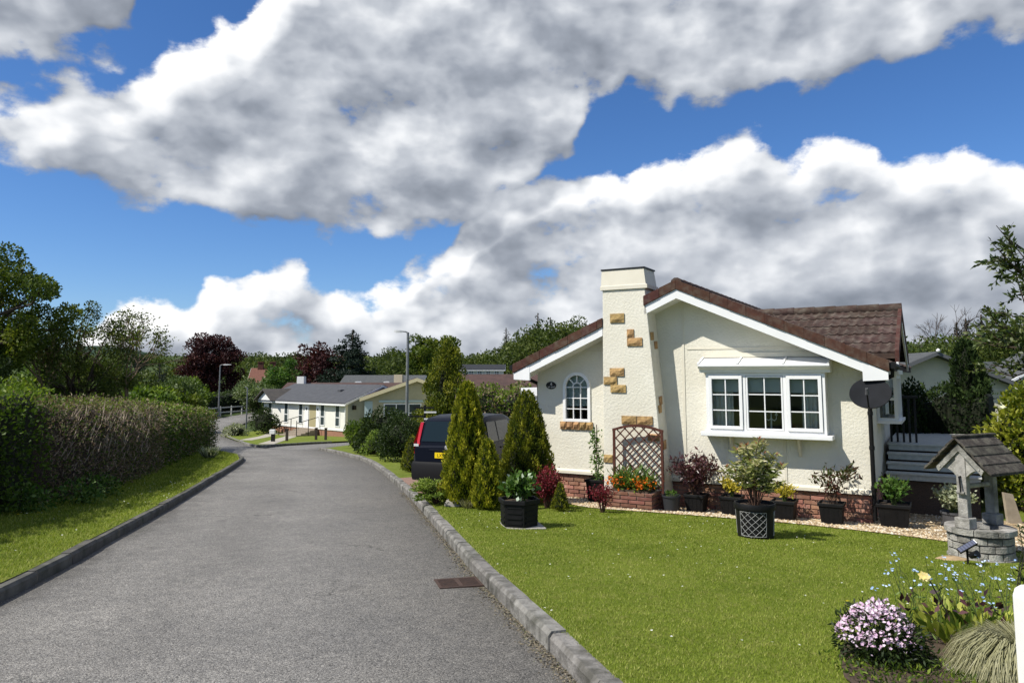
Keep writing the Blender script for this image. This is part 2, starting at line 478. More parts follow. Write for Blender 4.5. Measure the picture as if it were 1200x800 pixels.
# ------------------------------------------------------------------ builders
class B:
    def __init__(s):
        s.v = []
        s.f = []

    def add(s, vs_, fs):
        o = len(s.v)
        s.v += [tuple(float(q) for q in v) for v in vs_]
        s.f += [tuple(i + o for i in f) for f in fs]
        return s

    def box(s, x0, x1, y0, y1, z0, z1):
        return s.add([(x0, y0, z0), (x1, y0, z0), (x1, y1, z0), (x0, y1, z0), (x0, y0, z1), (x1, y0, z1), (x1, y1, z1), (x0, y1, z1)],
                     [(0, 3, 2, 1), (4, 5, 6, 7), (0, 1, 5, 4), (1, 2, 6, 5), (2, 3, 7, 6), (3, 0, 4, 7)])

    def bar(s, a, b, w, t, up=(0, 0, 1)):
        """rectangular bar from a to b, w across, t along 'up'"""
        a, b, up = Vector(a), Vector(b), Vector(up)
        d = (b - a).normalized()
        sx = d.cross(up).normalized() * w / 2
        u = sx.cross(d).normalized() * t / 2
        vs_ = [p + i * sx + j * u for p in (a, b) for i, j in ((-1, -1), (1, -1), (1, 1), (-1, 1))]
        return s.add(vs_, [(0, 1, 2, 3), (7, 6, 5, 4), (0, 4, 5, 1), (1, 5, 6, 2), (2, 6, 7, 3), (3, 7, 4, 0)])

    def tube(s, pts, rad, n=8, cap=True):
        pts = [Vector(p) for p in pts]
        if not hasattr(rad, '__len__'):
            rad = [rad] * len(pts)
        vs_, fs = [], []
        ref = None
        for i, p in enumerate(pts):
            d = (pts[min(i + 1, len(pts) - 1)] - pts[max(i - 1, 0)]).normalized()
            if ref is None:
                ref = Vector((0, 0, 1)) if abs(d.z) < .9 else Vector((1, 0, 0))
            a = d.cross(ref)
            a = a.normalized() if a.length > 1e-5 else d.orthogonal().normalized()
            b = d.cross(a)
            ref = b.cross(d) if False else ref
            for k in range(n):
                t = 2 * math.pi * k / n
                vs_.append(p + (a * math.cos(t) + b * math.sin(t)) * rad[i])
        for i in range(len(pts) - 1):
            for k in range(n):
                fs.append((i * n + k, i * n + (k + 1) % n, (i + 1) * n + (k + 1) % n, (i + 1) * n + k))
        if cap:
            fs.append(tuple(range(n))[::-1])
            fs.append(tuple(range((len(pts) - 1) * n, len(pts) * n)))
        return s.add(vs_, fs)

    def lathe(s, prof, n=24, c=(0, 0, 0), sq=0):
        vs_, fs = [], []
        for r, z in prof:
            for k in range(n):
                t = 2 * math.pi * (k + .5) / n
                x, y = math.cos(t), math.sin(t)
                if sq:
                    q = max(abs(x), abs(y))
                    x, y = x * (1 - sq) + x / q * sq, y * (1 - sq) + y / q * sq
                vs_.append((c[0] + x * r, c[1] + y * r, c[2] + z))
        for i in range(len(prof) - 1):
            for k in range(n):
                fs.append((i * n + k, i * n + (k + 1) % n, (i + 1) * n + (k + 1) % n, (i + 1) * n + k))
        fs.append(tuple(range(n))[::-1])
        fs.append(tuple(range((len(prof) - 1) * n, len(prof) * n)))
        return s.add(vs_, fs)

    def prism(s, poly, y0, y1):
        """outline in x,z extruded along y"""
        n = len(poly)
        vs_ = [(x, y0, z) for x, z in poly] + [(x, y1, z) for x, z in poly]
        tri = tessellate_polygon([[Vector((x, z, 0)) for x, z in poly]])
        fs = [tuple(t) for t in tri] + [tuple(i + n for i in t)[::-1] for t in tri]
        fs += [(i, (i + 1) % n, n + (i + 1) % n, n + i) for i in range(n)]
        return s.add(vs_, fs)

    def holed(s, outer, holes, y0, y1):
        loops = [outer] + holes
        tri = tessellate_polygon([[Vector((x, z, 0)) for x, z in lp] for lp in loops])
        flat = [p for lp in loops for p in lp]
        n = len(flat)
        vs_ = [(x, y0, z) for x, z in flat] + [(x, y1, z) for x, z in flat]
        fs = [tuple(t) for t in tri] + [tuple(i + n for i in t)[::-1] for t in tri]
        o = 0
        for lp in loops:
            k = len(lp)
            fs += [(o + i, o + (i + 1) % k, n + o + (i + 1) % k, n + o + i) for i in range(k)]
            o += k
        return s.add(vs_, fs)

    def xf(s, mat4):
        s.v = [tuple(mat4 @ Vector(v)) for v in s.v]
        return s

    def mesh(s, name, m, smooth=None):
        me = bpy.data.meshes.new(name)
        me.from_pydata(s.v, [], s.f)
        me.materials.append(m)
        import bmesh
        bm = bmesh.new()
        bm.from_mesh(me)
        bmesh.ops.recalc_face_normals(bm, faces=bm.faces[:])
        bm.to_mesh(me)
        bm.free()
        if smooth:
            me.polygons.foreach_set('use_smooth', [True] * len(me.polygons))
            me.set_sharp_from_angle(angle=R(smooth))
        me.update()
        return me

    def make(s, name, m, parent=None, smooth=None, bevel=0, loc=None, rot=None):
        o = obj(name, s.mesh(name, m, smooth), parent)
        if loc:
            o.location = loc
        if rot:
            o.rotation_euler = rot
        if bevel:
            md = o.modifiers.new('bevel', 'BEVEL')
            md.width = bevel
            md.segments = 2
            md.limit_method = 'ANGLE'
        return o


def obj(name, me, parent=None):
    o = bpy.data.objects.new(name, me)
    col.objects.link(o)
    if parent is not None:
        o.parent = parent
    return o


def tag(o, label, cat, group=None):
    o['label'] = label
    o['category'] = cat
    if group:
        o['group'] = group
    return o


def thing(name, label, cat, loc=(0, 0, 0), rz=0, group=None):
    o = obj(name, None)
    o.location = loc
    o.rotation_euler = (0, 0, rz)
    return tag(o, label, cat, group)


def struct(o):
    o['kind'] = 'structure'
    return o


def stuff(o):
    o['kind'] = 'stuff'
    return o


def copy_tree(o, parent=None):
    c = o.copy()
    col.objects.link(c)
    c.parent = parent
    for ch in o.children:
        copy_tree(ch, c)
    return c


def unit(a):
    return a / np.maximum(np.linalg.norm(a, axis=-1, keepdims=True), 1e-9)


def rdir(n):
    return unit(rng.normal(size=(n, 3)))


def quads_mesh(name, V, k, m, tint=None):
    """V: (n,k,3) polygons of k corners each"""
    n = V.shape[0]
    me = bpy.data.meshes.new(name)
    me.vertices.add(n * k)
    me.vertices.foreach_set('co', V.reshape(-1).astype(np.float32))
    me.loops.add(n * k)
    me.loops.foreach_set('vertex_index', np.arange(n * k, dtype=np.int32))
    me.polygons.add(n)
    me.polygons.foreach_set('loop_start', np.arange(0, n * k, k, dtype=np.int32))
    me.update(calc_edges=True)
    if tint is not None:
        a = me.attributes.new('tint', 'FLOAT', 'FACE')
        a.data.foreach_set('value', np.clip(tint, 0, 1).astype(np.float32))
    me.materials.append(m)
    return me


def leaves(name, P, A, size, m, parent=None, asp=.5, tint=None, fold=.12, S=None):
    n = len(P)
    size = np.broadcast_to(np.asarray(size, float), (n,))[:, None]
    if S is None:
        S = unit(np.cross(A, rdir(n)))
    U = np.cross(S, A)
    V = np.stack([P, P + A * size * .45 + S * size * asp * .5 + U * size * fold,
                  P + A * size, P + A * size * .45 - S * size * asp * .5 + U * size * fold], 1)
    if tint is None:
        tint = rng.random(n)
    return obj(name, quads_mesh(name, V, 4, m, tint), parent)


def blob_pts(n, C, Rr, shell=.55):
    C = np.asarray(C, float)
    Rr = np.asarray(Rr, float)
    if Rr.ndim == 1:
        Rr = np.repeat(Rr[:, None], 3, 1)
    w = (Rr.prod(1)) ** (2 / 3)
    k = rng.choice(len(C), n, p=w / w.sum())
    d = rdir(n)
    r = shell + (1 - shell) * rng.random(n) ** .6
    P = C[k] + d * Rr[k] * r[:, None]
    return P, unit(d / Rr[k]), k


def foliage(name, C, Rr, n, size, m, parent, shell=.5, asp=.55, up=.25, out=.6, rnd=.8, droop=0):
    P, N, k = blob_pts(n, C, Rr, shell)
    A = unit(N * out + rdir(n) * rnd + np.array([0, 0, up - droop]))
    ct = rng.random(len(C))
    t = .55 * rng.random(n) + .45 * ct[k]
    sz = size * (.6 + .8 * rng.random(n))
    return leaves(name, P, A, sz, m, parent, asp, t)


def core(name, C, Rr, m, parent, f=.7, nu=10, nv=6):
    b = B()
    for c, r in zip(C, Rr):
        r = r if hasattr(r, '__len__') else (r, r, r)
        vs_, fs = [], []
        for i in range(nv + 1):
            ph = math.pi * i / nv
            for j in range(nu):
                th = 2 * math.pi * j / nu
                q = f * random.uniform(.85, 1.1)
                vs_.append((c[0] + r[0] * q * math.sin(ph) * math.cos(th), c[1] + r[1] * q * math.sin(ph) * math.sin(th), c[2] + r[2] * q * math.cos(ph)))
        for i in range(nv):
            for j in range(nu):
                fs.append((i * nu + j, i * nu + (j + 1) % nu, (i + 1) * nu + (j + 1) % nu, (i + 1) * nu + j))
        b.add(vs_, fs)
    return b.make(name, m, parent)


def limb(b, a, c, r0, r1, wob=.12, seg=5, n=6):
    a, c = Vector(a), Vector(c)
    L = (c - a).length
    pts = [a.lerp(c, i / seg) + Vector((random.uniform(-1, 1), random.uniform(-1, 1), random.uniform(-.6, .6))) * wob * L * (0 if i in (0, seg) else 1) * .5 for i in range(seg + 1)]
    b.tube(pts, [r0 + (r1 - r0) * i / seg for i in range(seg + 1)], n)
    return pts


# ------------------------------------------------------------------ terrain
KR = [(1.6, -1), (1.45, 0), (.39, 4.76), (.10, 5.9), (-.36, 7.7), (-.97, 10.4), (-1.56, 13), (-2.43, 16.6), (-4.28, 23.6), (-5.8, 28.3), (-8.1, 33.6), (-9.3, 36.1)]
KL = [(-3.0, -1), (-3.15, 0), (-4.62, 7.5), (-5.12, 9.6), (-5.98, 13.2), (-7.22, 18), (-9.4, 26.2), (-10.6, 29.3), (-12.6, 32.5), (-16, 37.5), (-20.5, 46), (-26.5, 59)]


def kx(K, y):
    if y <= K[0][1]:
        return K[0][0]
    for a, b in zip(K, K[1:]):
        if y <= b[1]:
            return a[0] + (b[0] - a[0]) * (y - a[1]) / (b[1] - a[1])
    return K[-1][0]


def smooth_line(pts, n):
    """Catmull-Rom through pts, n samples by arc length"""
    P = [Vector((*p, 0)) for p in pts]
    P = [P[0] * 2 - P[1]] + P + [P[-1] * 2 - P[-2]]
    o = []
    for i in range(1, len(P) - 2):
        for k in range(24):
            t = k / 24
            a, b, c, d = P[i - 1:i + 3]
            o.append(.5 * ((2 * b) + (c - a) * t + (2 * a - 5 * b + 4 * c - d) * t * t + (3 * b - a - 3 * c + d) * t ** 3))
    o.append(P[-2])
    s = [0]
    for a, b in zip(o, o[1:]):
        s.append(s[-1] + (b - a).length)
    res = []
    for k in range(n):
        q = s[-1] * k / (n - 1)
        i = max(j for j in range(len(s)) if s[j] <= q + 1e-9)
        i = min(i, len(o) - 2)
        f = (q - s[i]) / max(1e-9, s[i + 1] - s[i])
        p = o[i].lerp(o[i + 1], f)
        res.append((p.x, p.y))
    return res


def base(y):
    return -.054 * y if y < 54 else (-2.916 - .054 * (y - 54) * (1 - (y - 54) / 12) if y < 60 else -3.078)


def gz(x, y):
    """height of the right-hand lawn"""
    return base(y) + .12 - .033 * max(0, min(10, x - kx(KR, y)))


def gl(x, y):
    """height of the left-hand verge"""
    return base(y) + .12 + .02 * max(0, min(6, kx(KL, y) - x))


def far_h(x, y):
    d = math.hypot(x, y)
    h = base(min(y, 70)) if y > 0 else -.03 * y
    if d > 110:
        h += .040 * (d - 110) * min(1, d / 260)
    h = min(h, 16)
    if x > 6:
        h += min(8, .02 * max(0, d - 60))
    h -= .35 * (1 if (-13 < x < 13 and y < 40) else 0)
    if not (-48 < x < 12 and y < 128):
        h += .5 * math.sin(x * .05) * math.cos(y * .043) * min(1, max(0, d - 60) / 60)
    return h


def ruled(name, A, C, m, zf, nx=6, pw=1.0):
    b = B()
    n = len(A)
    vs_, fs = [], []
    for (ax, ay), (cx, cy) in zip(A, C):
        for k in range(nx + 1):
            t = (k / nx) ** pw
            x, y = ax + (cx - ax) * t, ay + (cy - ay) * t
            vs_.append((x, y, zf(x, y)))
    for i in range(n - 1):
        for k in range(nx):
            q = i * (nx + 1) + k
            fs.append((q, q + 1, q + nx + 2, q + nx + 1))
    b.add(vs_, fs)
    o = b.make(name, m, smooth=60)
    at = o.data.attributes.new('across', 'FLOAT', 'POINT')
    at.data.foreach_set('value', [k / nx for _ in range(n) for k in range(nx + 1)])
    return o


def build_terrain():
    xs = sorted(set([-2600, -1800, -1200, -800, -550, -400, -300, -230] + list(range(-180, 181, 6)) + [230, 300, 400, 550, 800, 1200, 1800, 2600] + [-13, -12.9, 13, 13.1]))
    ys = sorted(set([-60, -30, -10] + list(range(0, 130, 4)) + list(range(130, 300, 10)) + [330, 380, 450, 550, 700, 900, 1200, 1600, 2200, 3000]))
    b = B()
    vs_ = [(x, y, far_h(x, y) - (.0 if y > 39 else .25)) for y in ys for x in xs]
    # keep the open ground below the far stretch of road
    vs_ = [(x, y, z - (.12 if (y >= 36 and y < 118 and -40 < x < 4) else 0)) for x, y, z in vs_]
    w = len(xs)
    fs = [(j * w + i, j * w + i + 1, (j + 1) * w + i + 1, (j + 1) * w + i) for j in range(len(ys) - 1) for i in range(w - 1)]
    b.add(vs_, fs)
    struct(b.make('ground', M_FIELD, smooth=60))
    # distant wooded hills
    for nm, d, x0, x1, f in (('hills', 1500, -1800, -250, lambda x: 44 + 14 * math.sin(x * .006 + 1) + 6 * math.sin(x * .021)),
                             ('hills', 1700, -700, 1900, lambda x: 40 + 16 * math.sin(x * .0045) + 5 * math.sin(x * .017))):
        b = B()
        n = 120
        vs_, fs = [], []
        for i in range(n + 1):
            x = x0 + (x1 - x0) * i / n
            h = f(x)
            for dy, q in ((-500, -.2), (-300, .45), (-120, .85), (0, 1), (150, .8), (400, .1)):
                vs_.append((x, d + dy, max(-20, h * q + random.uniform(-1.2, 1.6) * (q > .4))))
        for i in range(n):
            for k in range(5):
                q = i * 6 + k
                fs.append((q, q + 1, q + 7, q + 6))
        b.add(vs_, fs)
        struct(b.make(nm, M_HILL, smooth=40))
    # road
    RR = KR[:-1] + [(-9.6, 36.6), (-12.7, 38.2), (-17, 46.8), (-22.6, 59), (-26, 72), (-27.6, 82), (-28.5, 97), (-26, 114)]
    LL = KL + [(-30, 70), (-32, 80), (-33, 97), (-31, 114)]
    A = smooth_line(LL, 150)
    C = smooth_line(RR, 150)
    struct(ruled('road', A, C, M_ASPH, lambda x, y: base(y), 16))
    # parking spur towards the white bungalow
    A = smooth_line([(-12.4, 37.6), (-12.2, 41), (-10.8, 45), (-8.5, 50)], 20)
    C = smooth_line([(-9.2, 35.4), (-9.0, 39), (-8.2, 43.5), (-6, 49)], 20)
    struct(ruled('side_road', A, C, M_ASPH, lambda x, y: base(y) + .006, 4))
    # lawns
    ys = [y for y in np.arange(-1, 36.2, .5)]
    A = [(kx(KR, y) + .10, y) for y in ys]
    C = [(kx(KR, y) + 16, y) for y in ys]
    struct(ruled('lawn', A, C, M_LAWN, gz, 24, 1.6))
    ys = [y for y in np.arange(-1, 36.2, .5)]
    A = [(kx(KL, y) - .10, y) for y in ys]
    C = [(kx(KL, y) - 9, y) for y in ys]
    struct(ruled('verge', C, A, M_LAWN, gl, 14))
    # corner lawn of the white bungalow
    A = smooth_line([(-12.3, 43.5), (-12.9, 40.2), (-13.6, 39.6), (-17.2, 46.9), (-22.7, 59)], 40)
    C = smooth_line([(-10.7, 45.2), (-8, 52), (-9, 54), (-12, 58), (-20, 66)], 40)
    struct(ruled('lawn', A, C, M_LAWN, lambda x, y: base(y) + .09, 8))
    for pth in ([(-13.9, 41.0), (-15.6, 49), (-17.1, 56.6)], [(-17.4, 47.6), (-18.6, 54), (-19.6, 60.5)]):
        P_ = smooth_line(pth, 16)
        struct(ruled('garden_path', P_, [(x + .9, y) for x, y in P_], mat('path_concrete', (.40, .37, .30), (.32, .29, .24), 3, .9), lambda x, y: base(y) + .10, 2))
    A = smooth_line([(-8.9, 36), (-8.8, 39), (-8, 43.5), (-5.6, 50), (-3, 56)], 30)
    C = [(x + 25, y + 4) for x, y in A]
    struct(ruled('lawn', A, C, M_LAWN, lambda x, y: base(y) + .08, 8))


build_terrain()


def kerb_run(name, line, side, n, zf, skip=(), h=.125, w=.13, m=M_KERB):
    """kerb stones along a line; side=+1 stones lie to the right of travel"""
    P = smooth_line(line, n + 1)
    root = struct(obj(name, None))
    bed = B()
    shared = {}
    for i, (a, c) in enumerate(zip(P, P[1:])):
        if i in skip:
            continue
        a3, c3 = Vector((*a, zf(*a))), Vector((*c, zf(*c)))
        L = (c3 - a3).length
        d = (c3 - a3).normalized()
        key = round(L, 1)
        if (key, i % 3) not in shared:
            b = B()
            g = .008
            hh = h + random.uniform(-.006, .006)
            b.add([(g, 0, -.15), (key - g, 0, -.15), (key - g, w, -.15), (g, w, -.15),
                   (g, 0, hh - .03), (key - g, 0, hh - .03), (g, .025, hh), (key - g, .025, hh), (key - g, w, hh), (g, w, hh)],
                  [(0, 3, 2, 1), (0, 1, 5, 4), (4, 5, 7, 6), (6, 7, 8, 9), (2, 3, 9, 8), (0, 4, 6, 9, 3), (1, 2, 8, 7, 5)])
            shared[(key, i % 3)] = b.mesh('kerb_stone', m)
        o = obj('kerb_stone', shared[(key, i % 3)], root)
        xa = d
        ya = Vector((0, 0, 1)).cross(xa).normalized() * (1 if side < 0 else -1)
        if side > 0:
            # mirrored run: travel backwards so the face still meets the road
            xa = -d
            a3 = c3
            ya = Vector((0, 0, 1)).cross(xa).normalized()
        za = xa.cross(ya)
        mtx = Matrix((xa, ya, za)).transposed().to_4x4()
        mtx.translation = a3 + Vector((random.uniform(-.004, .004), random.uniform(-.004, .004), random.uniform(-.006, .006)))
        mtx = mtx @ Matrix.Diagonal((L / key, 1, 1, 1))
        o.matrix_local = mtx
    return root


kerb_run('right_kerb', [(1.1, 1.6)] + KR[2:], +1, 38, lambda x, y: base(y), m=M_KERB)
kerb_run('left_kerb', [(-3.7, 2.8)] + KL[2:9] + [(-14.2, 34.6)], -1, 36, lambda x, y: base(y), m=M_KERBD)
kerb_run('corner_kerb', [(-10.8, 45), (-12.3, 41.5), (-12.9, 39.6), (-13.6, 39.4), (-17.1, 46.8), (-22.6, 59)], +1, 30, lambda x, y: base(y))

# ------------------------------------------------------------------ main bungalow
HO = Vector((3.119, 13.625, -.8))
HR = R(-30)
SW = Matrix(((0, 1, 0, 0), (1, 0, 0, 0), (0, 0, 1, 0), (0, 0, 0, 1)))   # swaps x and y


def hw(x, y, z=0):
    """house-local to world"""
    return Vector((HO.x + x * math.cos(HR) - y * math.sin(HR), HO.y + x * math.sin(HR) + y * math.cos(HR), HO.z + z))


def brick_course_mesh(L, h, d, m=None, name='brick'):
    b = B()
    e = .006
    x, z = L / 2, h / 2
    b.add([(-x, 0, -z), (x, 0, -z), (x, 0, z), (-x, 0, z), (-x + e, -d, -z + e), (x - e, -d, -z + e), (x - e, -d, z - e), (-x + e, -d, z - e)],
          [(4, 5, 6, 7), (0, 1, 5, 4), (1, 2, 6, 5), (2, 3, 7, 6), (3, 0, 4, 7), (3, 2, 1, 0)])
    return b.mesh(name, m or M_BRICK)


def bricks(parent, x0, x1, z0, rows, y=0, rot=0, pitch=.225, rh=.075, d=.022, m=None):
    full = brick_course_mesh(pitch - .011, rh - .011, d, m)
    for r in range(rows):
        x = x0 - (pitch / 2 if r % 2 else 0)
        while x < x1 - .01:
            a, c = max(x, x0), min(x + pitch, x1)
            if c - a > .05:
                o = obj('brick', full, parent)
                o.location = (((a + c) / 2, y, z0 + (r + .5) * rh) if not rot else (y, (a + c) / 2, z0 + (r + .5) * rh))
                o.scale.x = (c - a - .011) / (pitch - .011)
                o.rotation_euler = (R(random.uniform(-.5, .5)), 0, rot + R(random.uniform(-.5, .5)))
                o.scale.y = random.uniform(.7, 1.15)
            x += pitch


def arch(cx, z0, zs, hw_, n=14):
    pts = [(cx - hw_, z0), (cx + hw_, z0)]
    for i in range(n + 1):
        t = math.pi * i / n
        pts.append((cx + hw_ * math.cos(t), zs + hw_ * math.sin(t)))
    return pts


def rough_stone(w, h, d, name='stone', m=None):
    b = B()
    nx, nz = 4, 3
    vs_, fs = [], []
    for j in range(nz + 1):
        for i in range(nx + 1):
            edge = i in (0, nx) or j in (0, nz)
            vs_.append((-w / 2 + w * i / nx, -(d * .55 if edge else d * random.uniform(.75, 1.25)), -h / 2 + h * j / nz))
    for j in range(nz):
        for i in range(nx):
            q = j * (nx + 1) + i
            fs.append((q, q + 1, q + nx + 2, q + nx + 1))
    o = len(vs_)
    vs_ += [(-w / 2, 0, -h / 2), (w / 2, 0, -h / 2), (w / 2, 0, h / 2), (-w / 2, 0, h / 2)]
    t = (nx + 1) * nz
    fs += [tuple([o, o + 1] + list(range(nx, -1, -1))), tuple([o + 3, o + 2] + list(range(t + nx, t - 1, -1)))[::-1],
           tuple([o, o + 3] + [t - k * (nx + 1) for k in range(nz + 1)]), tuple([o + 1, o + 2] + [t + nx - k * (nx + 1) for k in range(nz + 1)])]
    return b.add(vs_, fs).mesh(name, m or M_STONE)


def tile_mesh(w, L, rise=.020, th=.014):
    """double roman roof tile; x across, y up the slope, z out"""
    b = B()
    xs = [0, .10, .18, .26, .34, .5, .60, .68, .76, .84, 1]
    zs = [0, 0, .8, 1, .1, 0, 0, .8, 1, .1, 0]
    n = len(xs)
    vs_ = []
    for y, lift in ((0, .022), (L, 0)):
        for x, z in zip(xs, zs):
            vs_.append((x * w, y, z * rise + lift))
    for x, z in zip(xs, zs):
        vs_.append((x * w, 0, z * rise * .6 + .022 - th - .012))
    fs = [(i, i + 1, n + i + 1, n + i) for i in range(n - 1)] + [(2 * n + i, 2 * n + i + 1, i + 1, i) for i in range(n - 1)]
    return b.add(vs_, fs).mesh('roof_tile', M_TILE, 50)


def glazing(parent, x0, x1, z0, z1, y, cols, rows, fw=.055, bw=.018, casement=True):
    """a window sash in the x,z plane facing -y: frame > panes, bars"""
    f = B().holed([(x0, z0), (x1, z0), (x1, z1), (x0, z1)], [[(x0 + fw, z0 + fw), (x1 - fw, z0 + fw), (x1 - fw, z1 - fw), (x0 + fw, z1 - fw)]], y - .02, y + .05)
    fo = f.make('window_sash', M_WHITE, parent, bevel=.006)
    ix0, ix1, iz0, iz1 = x0 + fw, x1 - fw, z0 + fw, z1 - fw
    for c in range(1, cols):
        x = ix0 + (ix1 - ix0) * c / cols
        B().box(x - bw / 2, x + bw / 2, y - .004, y + .03, iz0, iz1).make('glazing_bar', M_WHITE, fo)
    for r in range(1, rows):
        z = iz0 + (iz1 - iz0) * r / rows
        B().box(ix0, ix1, y - .002, y + .028, z - bw / 2, z + bw / 2).make('glazing_bar', M_WHITE, fo)
    for c in range(cols):
        for r in range(rows):
            xa = ix0 + (ix1 - ix0) * c / cols
            xb = ix0 + (ix1 - ix0) * (c + 1) / cols
            za = iz0 + (iz1 - iz0) * r / rows
            zb = iz0 + (iz1 - iz0) * (r + 1) / rows
            t = random.uniform(-.003, .003)
            B().box(xa, xb, y + .012 + t, y + .016 + t, za, zb).make('pane', M_GLASS, fo)
    return fo


def curtain(parent, x0, x1, z0, z1, y):
    b = B()
    n = 36
    vs_, fs = [], []
    for i in range(n + 1):
        t = i / n
        yy = y + .022 * math.sin(t * 34) + .008 * math.sin(t * 71)
        vs_ += [(x0 + (x1 - x0) * t, yy, z0), (x0 + (x1 - x0) * t, yy, z1), (x0 + (x1 - x0) * t, yy + .006, z0), (x0 + (x1 - x0) * t, yy + .006, z1)]
    for i in range(n):
        q = i * 4
        fs += [(q, q + 4, q + 5, q + 1), (q + 2, q + 3, q + 7, q + 6)]
    return b.add(vs_, fs).make('curtain', M_CURT, parent, smooth=70)


RS = .442          # roof slope
RX = .06           # ridge x
RZ = 4.11          # ridge top


def rz(x, drop=0):
    return RZ - RS * abs(x - RX) - drop


def build_house():
    H = thing('bungalow', 'cream rendered bungalow with tapered stone-set chimney and brown tiled roof', 'house', HO, HR)
    WX0, WX1, DEP = -3.0, 3.05, 8.5
    # walls -----------------------------------------------------------
    bay = [(.56, 1.47), (2.42, 1.47), (2.42, 2.44), (.56, 2.44)]
    aw = arch(-2.125, 1.52, 2.17, .27)
    outer = [(WX0, .5), (WX1, .5), (WX1, rz(WX1, .22)), (RX, rz(RX, .22)), (WX0, rz(WX0, .22))]
    fw = B().holed(outer, [bay, aw], 0, .16).make('front_wall', M_RENDER, H)
    # seam strips and lower flare over the brick
    for x in (.03, .78, 1.75):
        top = 1.33 if x > .5 else 3.72
        B().box(x - .022, x + .022, -.012, .002, .56, top).make('cover_strip', M_SMOOTHR, fw)
    B().box(.10, 2.02, -.010, .002, 2.87, 2.895).make('cover_strip', M_SMOOTHR, fw)
    B().box(-1.90, -1.385, -.010, .002, 2.87, 2.895).make('cover_strip', M_SMOOTHR, fw)
    B().prism([(.01, .5), (-.035, .5), (-.035, .55), (.01, .6)], WX0, WX1).xf(SW).make('drip_trim', M_SMOOTHR, fw)
    sw = B()
    sw.holed([(.16, .5), (DEP, .5), (DEP, 2.56), (.16, 2.56)], [[(1.85, 1.58), (3.55, 1.58), (3.55, 2.42), (1.85, 2.42)]], WX1 - .16, WX1)
    sw.xf(SW)
    sw.make('side_wall', M_RENDER, H)
    B().box(WX0, WX0 + .16, .162, DEP, .5, 2.56).make('side_wall', M_RENDER, H)
    B().prism([(WX0, .5), (WX1, .5), (WX1, rz(WX1, .22)), (RX, rz(RX, .22)), (WX0, rz(WX0, .22))], DEP, DEP + .16).make('rear_wall', M_RENDER, H)
    # inside: floor, ceiling and a partition make the rooms dim as they are
    B().box(WX0 + .16, WX1 - .16, .17, DEP, .52, .56).make('inner_floor', M_ROOM, H)
    B().box(WX0 + .16, WX1 - .16, .17, DEP, 2.52, 2.55).make('inner_ceiling', M_ROOM, H)
    B().box(WX0 + .16, WX1 - .16, 3.6, 3.66, .565, 2.515).make('inner_partition', M_ROOM, H)
    B().box(-.6, -.54, .17, 3.59, .565, 2.515).make('inner_partition', M_ROOM, H)
    # brick skirt -----------------------------------------------------
    sk = B().box(WX0 + .03, WX1 - .03, .03, .12, -.35, .499).make('brick_skirt', M_MORTAR, H)
    bricks(sk, WX0, -1.38, -.03, 7, .03)
    bricks(sk, -.24, WX1, -.03, 7, .03)
    B().box(WX0 - .01, WX1 + .01, -.022, .10, .478, .4985).make('skirt_capping', M_VERGE, H)
    sk2 = B().box(WX1 - .12, WX1 - .03, .13, DEP, -.35, .499).make('side_skirt', M_MORTAR, H)
    bricks(sk2, .03, 4.2, -.03, 7, WX1 - .03, R(90))
    B().box(WX0 + .03, WX0 + .12, .13, DEP, -.35, .499).make('side_skirt', M_MORTAR, H)
    # roof ------------------------------------------------------------
    EX0, EX1 = -3.32, 3.42
    rf = B().prism([(EX0, rz(EX0, .05)), (RX, rz(RX, .05)), (EX1, rz(EX1, .05)), (EX1, rz(EX1, .15)), (RX, rz(RX, .15)), (EX0, rz(EX0, .15))], -.40, DEP + .4).make('roof', M_TILE, H)
    tl = B()
    sl = math.atan(RS)
    for side in (-1, 1):
        run = (EX1 - RX if side > 0 else RX - EX0) / math.cos(sl)
        n = int(run / .30)
        for i in range(n + 1):
            for j in range(int((DEP + .75) / .3)):
                y = -.42 + j * .3
                a = min(i * .30, run - .01)
                q = min(a + .33, run + .03)
                xa, xb = RX + side * a * math.cos(sl), RX + side * q * math.cos(sl)
                if side > 0 and 1.0 < y < 5.0 and xb > 3.42 - (2.1 - abs(y - 3.0)) * 1.0 - .2:
                    continue
                za, zb = rz(xa, .045), rz(xb, .045) + .03
                m1, m2 = y + .10, y + .2
                tl.add([(xa, y, za), (xa, m1, za), (xa, m2, za + .03), (xa, y + .3, za), (xb, y, zb), (xb, m1, zb), (xb, m2, zb + .03), (xb, y + .3, zb),
                        (xb, y, zb - .03), (xb, y + .3, zb - .03)],
                       [(0, 1, 5, 4), (1, 2, 6, 5), (2, 3, 7, 6), (4, 5, 6, 7, 9, 8)])
    stuff(tl.make('roof_tiles', M_TILE, rf))
    # ridge
    for j in range(24):
        y = -.44 + j * .385
        B().tube([(RX, y, RZ - .055), (RX, y + .38, RZ - .06)], [.105, .10], 10).make('ridge_tile', M_TILE, rf, smooth=50)
    # verges: brown tile-end units in lengths
    for side in (-1, 1):
        ex = EX0 if side < 0 else EX1
        n = 11
        for i in range(n):
            a, c = RX + (ex - RX) * i / n, RX + (ex - RX) * (i + 1.0) / n
            if side < 0 and c < -.55 and a > -1.37:
                if a > -.55:
                    c = -.55
                elif c < -1.37:
                    a = -1.37
                else:
                    continue
            t = .006 * (i % 2)
            B().prism([(a, rz(a, .165)), (c, rz(c, .165)), (c, rz(c) + .012), (a, rz(a) + .002)], -.475 - t, -.385).make('verge_tile', M_VERGE, rf, bevel=.006)
        # bargeboard
        e2 = ex + (.30 if side < 0 else -.30)
